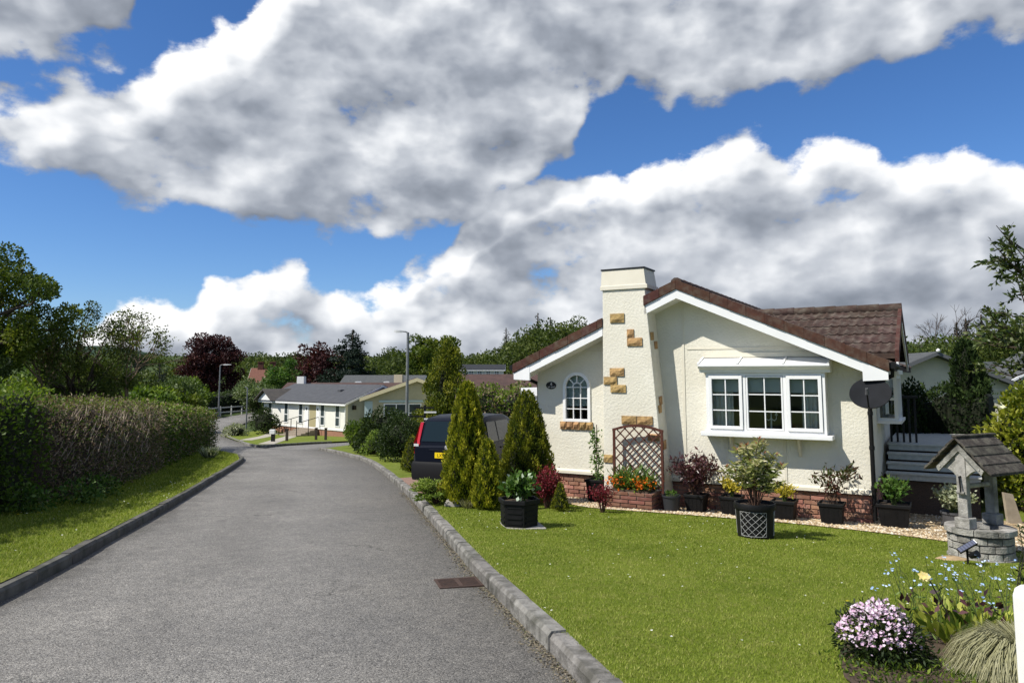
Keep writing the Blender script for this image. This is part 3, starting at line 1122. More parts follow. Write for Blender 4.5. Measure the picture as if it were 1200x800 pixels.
        if side > 0:
            B().prism([(RX, rz(RX, .168)), (e2, rz(e2, .168)), (e2, rz(e2, .33)), (RX, rz(RX, .33))], -.45, -.425).make('bargeboard', M_WHITE, H)
        else:
            B().prism([(RX, rz(RX, .168)), (-.545, rz(-.545, .168)), (-.545, rz(-.545, .33)), (RX, rz(RX, .33))], -.45, -.425).make('bargeboard', M_WHITE, H)
            B().prism([(-1.375, rz(-1.375, .168)), (e2, rz(e2, .168)), (e2, rz(e2, .33)), (-1.375, rz(-1.375, .33))], -.45, -.425).make('bargeboard', M_WHITE, H)
        zb = rz(ex, .31)
        B().prism([(ex - .02 * side, rz(ex, .17)), (ex - .02 * side, zb + .02), (e2 - .08 * side, zb + .0), (e2 - .08 * side, rz(e2 - .08 * side, .172))], -.455, -.40).make('eaves_box_end', M_WHITE, H)
        # soffits
        soff = [(RX, rz(RX, .32)), (ex - .03 * side, rz(ex, .32) + .01), (ex - .03 * side, rz(ex, .30) + .01), (RX, rz(RX, .30))]
        if side > 0:
            B().prism(soff, -.424, 0).make('soffit', M_WHITEP, H)
        else:
            B().prism([(RX, rz(RX, .32)), (-.55, rz(-.55, .32)), (-.55, rz(-.55, .30)), (RX, rz(RX, .30))], -.424, 0).make('soffit', M_WHITEP, H)
            B().prism([(-1.37, rz(-1.37, .32)), (ex + .03, rz(ex, .32) + .01), (ex + .03, rz(ex, .30) + .01), (-1.37, rz(-1.37, .30))], -.424, 0).make('soffit', M_WHITEP, H)
        wx = WX1 if side > 0 else WX0
        y1 = .7 if side > 0 else DEP
        B().box(min(wx, ex - .02 * side), max(wx, ex - .02 * side), .002, y1, 2.44, 2.47).make('soffit', M_WHITEP, H)
        B().box(min(ex - .04 * side, ex - .015 * side), max(ex - .04 * side, ex - .015 * side), -.40, y1, 2.42, 2.58).make('fascia', M_WHITE, H)
        g = B().tube([(ex + .045 * side, -.44, 2.56), (ex + .045 * side, y1 + .2, 2.545)], .055, 10)
        g.make('gutter', M_BLACKPL, H, smooth=50)
    # downpipes
    B().tube([(3.45, -.30, 2.53), (3.45, -.30, 2.40), (3.12, -.10, 2.24), (3.09, -.07, 2.08), (3.09, -.07, .12)], .034, 10).make('downpipe', M_BLACKPL, H, smooth=50)
    for z in (.62, 1.25, 1.8):
        B().tube([(3.09, -.07, z - .03), (3.09, -.07, z + .03)], .043, 10).make('pipe_collar', M_BLACKPL, H, smooth=50)
    B().tube([(-3.37, -.20, 2.52), (-3.36, -.16, 2.42), (-3.05, .10, 2.24), (-3.05, .14, 2.1), (-3.05, .14, .3)], .034, 10).make('downpipe', M_BLACKPL, H, smooth=50)
    # chimney -----------------------------------------------------------
    CF = -.45

    def cxr(z):
        return -.24 - (z - .67) * .0865

    def ring(xl, xr, yf, yb, z):
        return [(xl, yf, z), (xr, yf, z), (xr, yb, z), (xl, yb, z)]
    ch = B()
    lev = [ring(-1.38, cxr(.4), CF, .05, .30), ring(-1.38, cxr(.7), CF, .05, .67), ring(-1.375, cxr(2.6), CF, .05, 2.6), ring(-1.37, cxr(3.3), CF, .05, 3.3), ring(-1.365, cxr(4.0), CF, .12, 4.0)]
    vs_ = [v for l in lev for v in l]
    fs = [(i * 4 + k, i * 4 + (k + 1) % 4, i * 4 + 4 + (k + 1) % 4, i * 4 + 4 + k) for i in range(len(lev) - 1) for k in range(4)] + [(3, 2, 1, 0), tuple(range(16, 20))]
    ch.add(vs_, fs)
    cho = ch.make('chimney', M_RENDER, H, bevel=.012)
    cap = B()
    lev = [ring(-1.40, -.47, CF - .03, .15, 4.0), ring(-1.40, -.47, CF - .03, .15, 4.07), ring(-1.385, -.50, CF - .02, .14, 4.08), ring(-1.375, -.54, CF, .12, 4.37)]
    cap.add([v for l in lev for v in l], [(i * 4 + k, i * 4 + (k + 1) % 4, i * 4 + 4 + (k + 1) % 4, i * 4 + 4 + k) for i in range(3) for k in range(4)] + [(3, 2, 1, 0), (12, 13, 14, 15)])
    cap.make('chimney_cap', M_SMOOTHR, cho)
    B().box(-1.39, -.52, CF - .012, .135, 4.372, 4.40).make('flashing', M_BLACKMET, cho)
    for x0, z1, x1, z0 in [(-1.21, 3.55, -.93, 3.38), (-.88, 3.25, -.75, 3.10), (-.88, 3.09, -.59, 2.94), (-1.23, 2.54, -.95, 2.39), (-1.355, 2.38, -1.09, 2.235), (-1.22, 2.23, -.92, 2.09),
                           (-1.01, 1.67, -.725, 1.52), (-.71, 1.67, -.42, 1.52), (-1.37, .95, -1.2, .81), (-.52, 1.36, -.29, 1.24)]:
        o = obj('stone', rough_stone(x1 - x0, z1 - z0, .035), cho)
        o.location = ((x0 + x1) / 2, CF - .002, (z0 + z1) / 2)
    for z, y, h in ((3.12, -.33, .15), (2.96, -.17, .14), (1.95, -.22, .15), (1.80, -.30, .14), (1.16, -.25, .16)):
        o = obj('stone', rough_stone(.16, h, .025), cho)
        o.location = (cxr(z), y, z)
        o.rotation_euler = (0, -math.atan(.0865), R(90))
    B().box(-1.36, cxr(.2) - .02, CF + .03, 0, -.35, .299).make('chimney_base', M_MORTAR, H)
    # arched window ------------------------------------------------------
    aw_o = B().holed(arch(-2.125, 1.50, 2.17, .295, 20), [arch(-2.125, 1.555, 2.17, .235, 20)], -.03, .05).make('arched_window', M_WHITE, H, bevel=.006)
    bw = .016
    for x in (-2.125 - .235 / 3, -2.125 + .235 / 3):
        B().box(x - bw / 2, x + bw / 2, -.008, .022, 1.555, 2.17).make('glazing_bar', M_WHITE, aw_o)
    for z in (1.75, 1.96, 2.17):
        B().box(-2.36, -1.89, -.006, .02, z - bw / 2, z + bw / 2).make('glazing_bar', M_WHITE, aw_o)
    ri = .09
    B().holed([(-2.125 + (ri + .009) * math.cos(math.pi * i / 12), 2.17 + (ri + .009) * math.sin(math.pi * i / 12)) for i in range(13)] + [(-2.125 + (ri - .009) * math.cos(math.pi * i / 12), 2.17 + (ri - .009) * math.sin(math.pi * i / 12)) for i in range(12, -1, -1)], [], -.005, .018).make('fan_bar', M_WHITE, aw_o)
    for a in (45, 90, 135):
        c, s = math.cos(R(a)), math.sin(R(a))
        B().bar((-2.125 + ri * c, .007, 2.17 + ri * s), (-2.125 + .237 * c, .007, 2.17 + .237 * s), bw, .024, (0, 1, 0)).make('fan_bar', M_WHITE, aw_o)
    ap = arch(-2.125, 1.55, 2.17, .24, 20)
    B().prism(ap, .024, .028).make('pane', M_GLASS, aw_o)
    B().box(-2.42, -1.84, .10, .105, 1.80, 2.50).make('window_blind', M_BLIND, aw_o)
    for i in range(5):
        w = .142
        o = obj('sill_stone', rough_stone(w - .012, .145 + random.uniform(-.006, .006), .055), aw_o)
        o.location = (-2.49 + w * (i + .5), -.001, 1.425)
    # oval name plaque
    pq = B()
    n = 28
    for z in (0, 1):
        pq.v += [(-2.69 + .112 * math.cos(2 * math.pi * i / n), -.001 - .012 * z, 2.205 + .075 * math.sin(2 * math.pi * i / n)) for i in range(n)]
    pq.f = [tuple(range(n)), tuple(range(2 * n - 1, n - 1, -1))] + [(i, (i + 1) % n, n + (i + 1) % n, n + i) for i in range(n)]
    pq = pq.make('name_plaque', M_BLACKMET, H)
    M_LET = mat('plaque_lettering', (.62, .62, .60), None, rough=.5)
    t = B()
    t.bar((-2.675, -.015, 2.20), (-2.675, -.015, 2.262), .009, .003, (0, 1, 0)).bar((-2.708, -.015, 2.219), (-2.66, -.015, 2.219), .008, .003, (0, 1, 0)).bar((-2.705, -.015, 2.22), (-2.678, -.015, 2.26), .008, .003, (0, 1, 0))
    t.make('numeral', M_LET, pq)
    t = B()
    x = -2.76
    for w, pat in ((.05, (.02, -.02, .018, -.016)), (.085, (.012, -.018, .014, -.014, .014, -.012, .026))):
        pts = [(x + w * i / (len(pat) - 1), -.0145, 2.172 + z * .8) for i, z in enumerate(pat)]
        for a, c in zip(pts, pts[1:]):
            t.bar(a, c, .007, .003, (0, 1, 0))
        x += w + .018
    t.make('script_lettering', M_LET, pq)
    # bay window -----------------------------------------------------------
    bwin = B()
    bx0, bx1, by = .50, 2.46, -.26
    bwin.box(bx0, bx0 + .05, by, 0, 1.43, 2.45).box(bx1 - .05, bx1, by, 0, 1.43, 2.45)
    bwin.box(bx0 + .05, bx1 - .05, by, by + .06, 2.40, 2.45).box(bx0 + .05, bx1 - .05, by, by + .06, 1.43, 1.475)
    bwin.box(1.135, 1.185, by, by + .06, 1.475, 2.40).box(1.80, 1.85, by, by + .06, 1.475, 2.40)
    bo = bwin.make('bay_window', M_WHITE, H, bevel=.005)
    B().box(.41, 2.55, by - .09, 0, 1.355, 1.43).make('window_sill', M_WHITE, bo, bevel=.012)
    B().box(bx0 + .05, bx1 - .05, by + .06, .2, 1.432, 1.468).make('inner_sill', M_WHITE, bo)
    B().prism([(by - .13, 2.56), (by - .13, 2.585), (0, 2.715), (0, 2.45), (by - .03, 2.45), (by - .05, 2.50), (by - .10, 2.53)], .40, 2.55).xf(SW).make('bay_cornice', M_WHITE, bo)
    for x in (.40, 1.08, 1.83, 2.53):
        B().bar((x, by - .125, 2.592), (x, -.005, 2.722), .03, .03, (0, 0, 1)).make('cornice_rib', M_WHITE, bo)
    B().box(.42, 2.53, -.03, 0, 2.722, 2.80).make('wall_flashing', M_SMOOTHR, bo)
    glazing(bo, .555, 1.13, 1.48, 2.395, by - .005, 2, 3)
    glazing(bo, 1.19, 1.795, 1.48, 2.395, by + .02, 2, 3, fw=.03)
    glazing(bo, 1.855, 2.405, 1.48, 2.395, by - .005, 2, 3)
    for x in (.88, 2.0):
        B().prism([(-.22, 1.35), (0, 1.35), (0, 1.05), (-.03, 1.05)], x - .02, x + .02).xf(SW).make('bracket', M_SMOOTHR, bo)
    B().box(.57, 2.40, -.14, -.135, 2.115, 2.40).make('window_blind', M_BLIND, bo)
    curtain(bo, .58, .92, 1.475, 2.40, -.06)
    curtain(bo, 2.06, 2.40, 1.475, 2.40, -.06)
    # cross gable on the side ------------------------------------------------
    gy, ge, gr = 3.0, 2.12, 3.745
    gx1 = 3.50
    gt = math.atan(.43)
    gb = B().prism([(gy - ge, gr - .43 * ge - .05), (gy, gr - .05), (gy + ge, gr - .43 * ge - .05), (gy + ge, gr - .43 * ge - .14), (gy, gr - .14), (gy - ge, gr - .43 * ge - .14)], 1.0, gx1 - .03)
    gb.xf(SW)
    g = gb.make('cross_gable_roof', M_TILE, H)
    tw, tlen = .30, .40
    tm = tile_mesh(tw, .47)
    slope_len = ge / math.cos(gt)
    rows = 5
    step = slope_len / rows
    for side in (-1, 1):
        for r in range(rows):
            for k in range(8):
                x = gx1 - .06 - tw * (k + 1)
                yd = ge - r * step * math.cos(gt)
                if rz(x + .3) - .02 > gr - .43 * yd + .43 * step and x < 2.6:
                    continue
                o = obj('roof_tile', tm, g)
                if side < 0:
                    o.location = (x, gy - yd, gr - .43 * yd - .05)
                    o.rotation_euler = (gt + R(random.uniform(-.6, .6)), 0, 0)
                else:
                    o.location = (x + tw, gy + yd, gr - .43 * yd - .05)
                    o.rotation_euler = (gt, 0, math.pi)
    for k in range(7):
        x = gx1 - .40 * (k + 1)
        B().tube([(x, gy, gr - .035), (x + .41, gy, gr - .028)], [.10, .105], 10).make('ridge_tile', M_TILE, g, smooth=50)
    for side in (-1, 1):
        e = gy + side * (ge + .04)
        B().prism([(gy, gr + .0), (e, gr - .43 * ge - .0), (e, gr - .43 * ge - .20), (gy, gr - .20)], gx1 - .055, gx1 + .01).xf(SW).make('verge_tile', M_VERGE, g)
        B().prism([(gy, gr - .202), (e, gr - .43 * ge - .202), (e, gr - .43 * ge - .34), (gy, gr - .34)], gx1 - .04, gx1 - .005).xf(SW).make('bargeboard', M_WHITE, H)
    B().prism([(gy - 1.95, 2.56), (gy + 1.95, 2.56), (gy, gr - .19)], WX1 - .15, WX1).xf(SW).make('gable_wall', M_RENDER, H)
    # side bay window
    sb = B()
    y0, y1, xo = 1.9, 3.5, 3.40
    for y in (y0, y1 - .05):
        sb.box(xo - .06, xo, y, y + .05, 1.58, 2.42)
        sb.box(WX1, WX1 + .05, y, y + .05, 1.58, 2.42)
        sb.box(WX1 + .05, xo - .06, y, y + .05, 2.34, 2.42).box(WX1 + .05, xo - .06, y, y + .05, 1.58, 1.63).box(WX1 + .05, xo - .06, y, y + .05, 1.95, 2.0)
    sb.box(xo - .06, xo, y0 + .05, y1 - .05, 1.58, 1.64).box(xo - .06, xo, y0 + .05, y1 - .05, 2.34, 2.42)
    for y in (2.42, 2.95):
        sb.box(xo - .055, xo - .005, y, y + .05, 1.64, 2.34)
    so = sb.make('side_bay_window', M_WHITE, H)
    B().box(WX1 + .05, xo - .06, y0 + .02, y0 + .026, 1.63, 2.34).make('pane', M_GLASS, so)
    B().box(xo - .03, xo - .025, y0 + .05, y1 - .05, 1.64, 2.34).make('pane', M_GLASS, so)
    B().box(WX1 - .02, xo + .05, y0 - .05, y1 + .05, 1.53, 1.58).make('window_sill', M_WHITE, so)
    B().box(WX1, xo + .04, y0 - .04, y1 + .04, 2.42, 2.50).make('bay_top', M_WHITE, so)
    # white porch box on the far side
    pb = B().box(-4.25, -3.01, 1.7, 3.2, -.35, 1.94).make('side_porch', M_WHITEP, H)
    B().box(-4.31, -3.012, 1.64, 3.25, 1.94, 2.12).make('porch_fascia', M_WHITE, pb)
    return H


house = build_house()


def build_candlestick():
    c = thing('candlestick', 'ornate silver candlestick standing on the bay window sill indoors', 'candlestick', hw(1.56, -.09, 1.468), HR)
    m = mat('silver', (.75, .73, .68), None, rough=.4, metal=.2)
    B().lathe([(.045, 0), (.045, .012), (.02, .03), (.012, .06), (.012, .18), (.02, .2), (.01, .22), (.01, .34)], 14).make('stem', m, c, smooth=50)
    for s in (-1, 1):
        B().tube([(0, 0, .2), (.05 * s, 0, .17), (.085 * s, 0, .2), (.085 * s, 0, .26)], .009, 8).make('arm', m, c, smooth=50)
        B().lathe([(.024, 0), (.026, .02), (.012, .03), (.011, .07)], 12, (.085 * s, 0, .26)).make('candle_cup', m, c, smooth=50)


build_candlestick()


def build_dish():
    d = thing('satellite_dish', 'dark grey satellite dish on a bracket at the house corner', 'satellite dish', hw(3.14, -.50, 2.12), 0)
    m = mat('dish_grey', (.014, .015, .018), (.010, .011, .013), 6, .7, spec=.1)
    b = B()
    prof = [(r, -.30 * r * r) for r in np.linspace(.0, .30, 8)]
    n = 32
    for r, z in prof:
        b.v += [(r * math.cos(2 * math.pi * k / n), r * .92 * math.sin(2 * math.pi * k / n), -z) for k in range(n)]
    for r, z in prof[::-1]:
        b.v += [(r * math.cos(2 * math.pi * k / n) * 1.01, r * .93 * math.sin(2 * math.pi * k / n), -z - .012) for k in range(n)]
    for i in range(len(prof) * 2 - 1):
        b.f += [(i * n + k, i * n + (k + 1) % n, (i + 1) * n + (k + 1) % n, (i + 1) * n + k) for k in range(n)]
    Z = Vector((-.46, -.70, .54)).normalized()
    X = Vector((0, 0, 1)).cross(Z).normalized()
    Y = Z.cross(X)
    Mx = Matrix((X, Y, Z)).transposed().to_4x4()
    b.xf(Mx)
    b.make('reflector', m, d, smooth=60)
    p = lambda x, y, z: tuple(Mx @ Vector((x, y, z)))
    B().tube([p(0, -.27, .0), p(0, -.30, .10), p(0, -.17, .33)], .012, 8).make('feed_arm', M_BLACKPL, d)
    B().tube([p(0, -.19, .29), p(0, -.13, .36)], [.028, .022], 10).make('feed_horn', M_GREYPL, d)
    q = Matrix.Rotation(0, 4, 'Z')
    end = hw(3.03, .0, 2.12) - hw(3.14, -.50, 2.12)
    B().tube([p(0, 0, -.02), p(0, 0, -.10), tuple(end)], .017, 8).make('bracket', M_BLACKMET, d)


build_dish()


# ------------------------------------------------------------------ deck, steps and yard at the side
def build_deck():
    d = thing('deck', 'weathered grey timber deck with four wide steps beside the bungalow', 'deck', HO, HR)
    M_PLINTH = mat('pebble_plinth', (.11, .075, .055), (.055, .04, .03), 60, .95, .01, 70)
    for i in range(4):
        z = .60 + i * .155
        B().box(3.14, 4.62, 2.3 + i * .30, 2.34 + i * .30, z - .115, z - .022).make('riser', M_WOODGREY, d, bevel=.004)
        for k in range(2):
            B().box(3.12, 4.64, 2.27 + i * .30 + k * .155, 2.27 + i * .30 + k * .155 + .148, z - .02, z + .012).make('tread', M_WOODGREY, d, bevel=.004)
    for k in range(20):
        y = 3.49 + k * .15
        B().box(3.12, 4.8, y, y + .142, 1.05, 1.08).make('deck_board', M_WOODGREY, d)
    B().box(3.14, 4.6, 2.42, 6.4, -.5, .46).make('plinth', M_PLINTH, d)
    B().box(3.14, 4.6, 3.50, 6.4, .462, 1.045).make('plinth', M_PLINTH, d)
    for k in range(5):
        B().box(3.16 + .11 * k, 3.20 + .11 * k, 3.52, 3.56, 1.08, 1.95).make('baluster', M_BLACKMET, d)
    B().box(3.12, 3.68, 3.50, 3.58, 1.95, 2.0).make('handrail', M_BLACKMET, d)


build_deck()


def gravel_bed():
    # bed of pale pebbles along the house front and round the corner
    F = [(-3.0, -.50), (-2.2, -.75), (-1.3, -1.28), (-.2, -1.12), (.9, -.95), (1.9, -.88), (2.9, -.98), (3.6, -1.15), (4.6, -1.55), (6.0, -2.1)]
    BK = [(-3.0, .05), (-2.2, .05), (-1.3, .05), (-.2, .05), (.9, .05), (1.9, .05), (2.9, .05), (3.3, 2.4), (4.6, 2.4), (6.2, 2.4)]

    def w(p):
        v = hw(*p)
        return (v.x, v.y)
    A = smooth_line([w(p) for p in F], 60)
    C = smooth_line([w(p) for p in BK], 60)
    s = struct(ruled('gravel_bed', A, C, mat('gravel', (.40, .31, .19), (.26, .19, .11), 60, .9, .01, 60), lambda x, y: gz(x, y) + .012, 8))
    n = 9000
    i = rng.integers(0, 59, n)
    f = rng.random(n)
    t = rng.random(n) ** 1.7
    A_, C_ = np.array(A), np.array(C)
    a = A_[i] * (1 - f[:, None]) + A_[i + 1] * f[:, None]
    c = C_[i] * (1 - f[:, None]) + C_[i + 1] * f[:, None]
    p = a * (1 - t[:, None]) + c * t[:, None]
    z = np.array([gz(x, y) + .018 for x, y in p])
    oct_ = np.array([(1, 0, 0), (0, 1, 0), (-1, 0, 0), (0, -1, 0), (0, 0, 1), (0, 0, -.6)], float)
    tri = [(0, 1, 4), (1, 2, 4), (2, 3, 4), (3, 0, 4), (1, 0, 5), (2, 1, 5), (3, 2, 5), (0, 3, 5)]
    sz = .012 + .016 * rng.random(n)
    th = rng.random(n) * 6.28
    q = oct_[None] * (1 + .35 * rng.normal(size=(n, 6, 1))) * np.array([1.2, .85, .6])
    x = q[..., 0] * np.cos(th)[:, None] - q[..., 1] * np.sin(th)[:, None]
    y = q[..., 0] * np.sin(th)[:, None] + q[..., 1] * np.cos(th)[:, None]
    V = np.stack([x, y, q[..., 2]], -1) * sz[:, None, None] + np.concatenate([p, z[:, None]], 1)[:, None, :]
    T = np.stack([V[:, list(k)] for k in tri], 1).reshape(-1, 3, 3)
    tint = np.repeat(rng.random(n), 8)
    m = leafmat('pebble', [(.20, .13, .07), (.42, .31, .18), (.58, .48, .32), (.62, .58, .50)], 0.0, .8)
    stuff(obj('pebbles', quads_mesh('pebbles', T, 3, m, tint), s))


gravel_bed()

# ------------------------------------------------------------------ shrubs by the drive
def cone_pts(n, h, r, power=.8, lump=.16, seed=0, z0=.02):
    g = np.random.default_rng(seed)
    prof = lambda t: np.minimum(1, (t / .12 + .55)) * (1 - t) ** power
    t = g.random(n * 3)
    keep = g.random(n * 3) < prof(t) + .06
    t = t[keep][:n]
    n = len(t)
    a = g.random(n) * 2 * np.pi
    ph = g.random(6) * 6.28
    # upright sprays: the surface is ribbed by lobes that climb the cone
    lobe = .45 * np.sin(6 * a + 8 * t + ph[0]) + .40 * np.sin(9 * a - 21 * t + ph[1]) + .40 * np.sin(5 * a + 29 * t + ph[2]) + .30 * np.sin(13 * a + 43 * t + ph[3])
    rad = r * (prof(t) + .03) * (1 + lump * lobe) * (1 - .22 * g.random(n) ** 1.5)
    P = np.stack([rad * np.cos(a), rad * np.sin(a), z0 + t * h], 1)
    N = np.stack([np.cos(a), np.sin(a), np.full(n, .35)], 1)
    return P, unit(N), lobe, t


def cone_shrub(name, label, loc, h, r, n, size, m, power=.8, seed=0, cat='conifer', lump=.16, group=None, asp=.42):
    o = thing(name, label, cat, loc, 0, group)
    P, N, lobe, t = cone_pts(n, h, r, power, lump, seed)
    A = unit(N * .55 + np.array([0, 0, 1.0]) + rdir(len(P)) * .55)
    tint = .50 + .30 * lobe + .40 * (rng.random(len(P)) - .5)
    leaves('foliage', P, A, size * (.6 + .8 * rng.random(len(P))), m, o, asp, tint)
    prof = [(max(.012, .78 * r * min(1, t_ / .12 + .55) * (1 - t_) ** power), .03 + t_ * h * .95) for t_ in np.linspace(0, 1, 9)]
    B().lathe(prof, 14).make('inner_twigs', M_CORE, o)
    B().tube([(0, 0, -.08), (0, 0, h * .3)], [.035, .02], 8).make('trunk', M_BARK, o)
    return o


cone_shrub('golden_conifer', 'tall narrow golden conifer standing beside the parked car', (-.78, 12.95, gz(-.78, 12.95)), 2.06, .42, 16000, .06, L_GOLD, .55, 3, lump=.22)
cone_shrub('golden_conifer', 'short golden conifer at the foot of the tall narrow one', (-.41, 12.45, gz(-.41, 12.45)), 1.10, .245, 6000, .05, L_GOLD, .45, 4, lump=.22)
cone_shrub('bronze_conifer', 'broad cone-shaped conifer behind the hexagonal planter', (.27, 13.8, gz(.27, 13.8)), 1.98, .56, 19000, .05, L_DKGOLD, .58, 5, lump=.15)
cone_shrub('dwarf_conifer', 'tiny pointed dwarf conifer at the lawn edge by the brick skirt', (.80, 12.55, gz(.8, 12.55)), .44, .145, 1800, .03, L_DKGOLD, .7, 6)


def spray_bush(name, label, loc, h, r, nst, nl, size, m, cat='shrub', stem=M_STEMBR, arch_=.5, asp=.55, z0=0, parent=None, t0=.25, jit=.045, stemr=.006, sub=3):
    """many upright stems from the base with leaves along them"""
    o = parent or thing(name, label, cat, loc)
    sb = B()
    Pl, Al = [], []
    for i in range(nst):
        a = random.uniform(0, 6.283)
        q = r * math.sqrt(random.random())
        hh = h * random.uniform(.65, 1.0) * (1 - .25 * (q / r) ** 2)
        tip = Vector((q * math.cos(a), q * math.sin(a), z0 + hh))
        mid = Vector((q * math.cos(a) * (.5 - .3 * arch_), q * math.sin(a) * (.5 - .3 * arch_), z0 + hh * .6))
        root = Vector((q * .12 * math.cos(a), q * .12 * math.sin(a), z0 - .02))
        pts = [root, root.lerp(mid, .55), mid, mid.lerp(tip, .6) + Vector((random.uniform(-.02, .02), random.uniform(-.02, .02), 0)), tip]
        sb.tube(pts, [stemr, stemr * .9, stemr * .75, stemr * .6, stemr * .4], 5)
        k = max(2, nl // nst)
        for j in range(k):
            t = t0 + (1 - t0) * random.random() ** .75
            s_ = t * 4
            i0 = min(3, int(s_))
            p = pts[i0].lerp(pts[i0 + 1], s_ - i0)
            d = (pts[i0 + 1] - pts[i0]).normalized()
            p = p + Vector((random.gauss(0, jit), random.gauss(0, jit), random.gauss(0, jit * .6)))
            rd = Vector((random.gauss(0, 1), random.gauss(0, 1), random.gauss(0, 1) + .2)).normalized()
            Pl.append(p)
            Al.append((d * .5 + rd).normalized())
    stuff(sb.make('stems', stem, o, smooth=60))
    P, A = np.array(Pl), np.array(Al)
    tint = .5 * rng.random(len(P)) + .5 * (P[:, 2] - z0) / h
    leaves('foliage', P, A, size * (.6 + .8 * rng.random(len(P))), m, o, asp, tint)
    return o


def flowers(name, P, size, m, parent, petals=5, up=(0, 0, 1), face=.7):
    """flat blossoms of several petals each"""
    n = len(P)
    N = unit(np.array(up, float)[None] * face + rdir(n) * (1 - face) * 1.3)
    S = unit(np.cross(N, rdir(n)))
    U = np.cross(N, S)
    Ps, As, Ss, sz, tt = [], [], [], [], []
    t = rng.random(n)
    for k in range(petals):
        a = 2 * math.pi * k / petals
        As.append(unit(S * math.cos(a) + U * math.sin(a) + N * .25))
        Ss.append(unit(np.cross(N, As[-1])))
        Ps.append(P)
        sz.append(size * (.8 + .4 * rng.random(n)))
        tt.append(np.clip(t + rng.normal(size=n) * .1, 0, 1))
    return leaves(name, np.concatenate(Ps), np.concatenate(As), np.concatenate(sz), m, parent, .85, np.concatenate(tt), 0.02, np.concatenate(Ss))


spray_bush('barberry', 'dark red barberry between the broad conifer and the brick skirt', (.60, 12.9, gz(.6, 12.9)), .76, .27, 40, 1700, .042, L_BARB)
spray_bush('barberry', 'small red barberry in front of the brick flower planter', (1.50, 12.55, gz(1.5, 12.55)), .55, .2, 26, 800, .036, L_BARB)


def build_juniper():
    o = thing('juniper', 'low spreading lime green juniper at the kerb by the drive', 'shrub', (-1.30, 12.95, gz(-1.3, 12.95)))
    Pl, Al = [], []
    sb = B()
    for i in range(46):
        a = random.uniform(0, 6.283)
        L = random.uniform(.2, .46)
        h = random.uniform(.14, .42) * (1.25 - L)
        tip = Vector((L * math.cos(a), L * math.sin(a), h))
        mid = Vector((L * .45 * math.cos(a), L * .45 * math.sin(a), h * .95))
        sb.tube([(0, 0, 0), mid, tip], [.008, .006, .003], 5)
        for j in range(75):
            t = .35 + .65 * random.random()
            p = Vector((0, 0, 0)).lerp(mid, t * 2) if t < .5 else mid.lerp(tip, t * 2 - 1)
            sd = (tip - mid).normalized()
            Pl.append(p + Vector((random.gauss(0, .03), random.gauss(0, .03), random.gauss(0, .014))))
            Al.append((sd + Vector((random.gauss(0, .6), random.gauss(0, .6), random.gauss(.1, .3)))).normalized())
    sb.make('stems', M_STEMBR, o)
    P, A = np.array(Pl), np.array(Al)
    leaves('foliage', P, A, .05 * (.6 + .8 * rng.random(len(P))), L_JUN, o, .4, .35 * rng.random(len(P)) + .65 * np.clip(P[:, 2] / .36, 0, 1))


build_juniper()


def rock(name, label, loc, sx, sy, sz, m=None, seed=1):
    b = B()
    random.seed(seed)
    nu, nv = 12, 7
    for i in range(nv + 1):
        ph = math.pi * i / nv
        for j in range(nu):
            th = 2 * math.pi * j / nu
            q = random.uniform(.82, 1.1)
            b.v.append((sx * q * math.sin(ph) * math.cos(th), sy * q * math.sin(ph) * math.sin(th), sz * (.35 + q * math.cos(ph))))
    b.f = [(i * nu + j, i * nu + (j + 1) % nu, (i + 1) * nu + (j + 1) % nu, (i + 1) * nu + j) for i in range(nv) for j in range(nu)]
    o = b.make(name, m or mat('rock_grey', (.33, .31, .27), (.20, .19, .165), 12, .95, .006, 60), smooth=40)
    o.location = loc
    return tag(o, label, 'rock')


rock('rock', 'pale rounded rock between the juniper and the tall golden conifer', (-.98, 12.72, gz(-.98, 12.7)), .16, .11, .10, seed=3)
rock('rock', 'grey stone lying at the front of the flower bed by the phlox', (2.72, 4.75, gz(2.72, 4.75)), .06, .05, .05, seed=5)
random.seed(21)
gt_ = thing('grass_tuft', 'dry buff grass tuft beside the pale rock', 'grass tuft', (-.74, 12.50, gz(-.74, 12.5)))
n = 160
a = rng.random(n) * 6.28
P = np.stack([.03 * np.cos(a), .03 * np.sin(a), np.zeros(n)], 1)
A = unit(np.stack([np.cos(a) * .6, np.sin(a) * .6, np.ones(n)], 1) + rdir(n) * .3)
leaves('blades', P, A, .12 + .08 * rng.random(n), L_FGRASS, gt_, .05)


# ------------------------------------------------------------------ pots
def square_pot(o, w, h, m=M_BLACKPL, taper=.8):
    s = w / 2 * 1.0
    b = B()
    lv = [(s * taper, 0), (s * .97, h - .05), (s * 1.06, h - .05), (s * 1.06, h), (s * .97, h), (s * .93, h - .035)]
    for r, z in lv:
        b.v += [(-r, -r, z), (r, -r, z), (r, r, z), (-r, r, z)]
    b.f = [(i * 4 + k, i * 4 + (k + 1) % 4, i * 4 + 4 + (k + 1) % 4, i * 4 + 4 + k) for i in range(len(lv) - 1) for k in range(4)] + [(3, 2, 1, 0)]
    b.make('pot', m, o, bevel=.006)
    for k in (-.6, -.2, .2, .6):   # moulded ribs on the front
        x = s * k
        B().add([(x - .008, -s * taper - .006, .02), (x + .008, -s * taper - .006, .02), (x + .008, -s * .955 - .006, h - .06), (x - .008, -s * .955 - .006, h - .06),
                 (x - .008, -s * taper + .01, .02), (x + .008, -s * taper + .01, .02), (x + .008, -s * .955 + .01, h - .06), (x - .008, -s * .955 + .01, h - .06)],
                [(0, 1, 2, 3), (0, 4, 5, 1), (1, 5, 6, 2), (2, 6, 7, 3), (3, 7, 4, 0)]).make('rib', m, o)
    B().box(-s * .92, s * .92, -s * .92, s * .92, h - .05, h - .036).make('soil', M_SOIL, o)


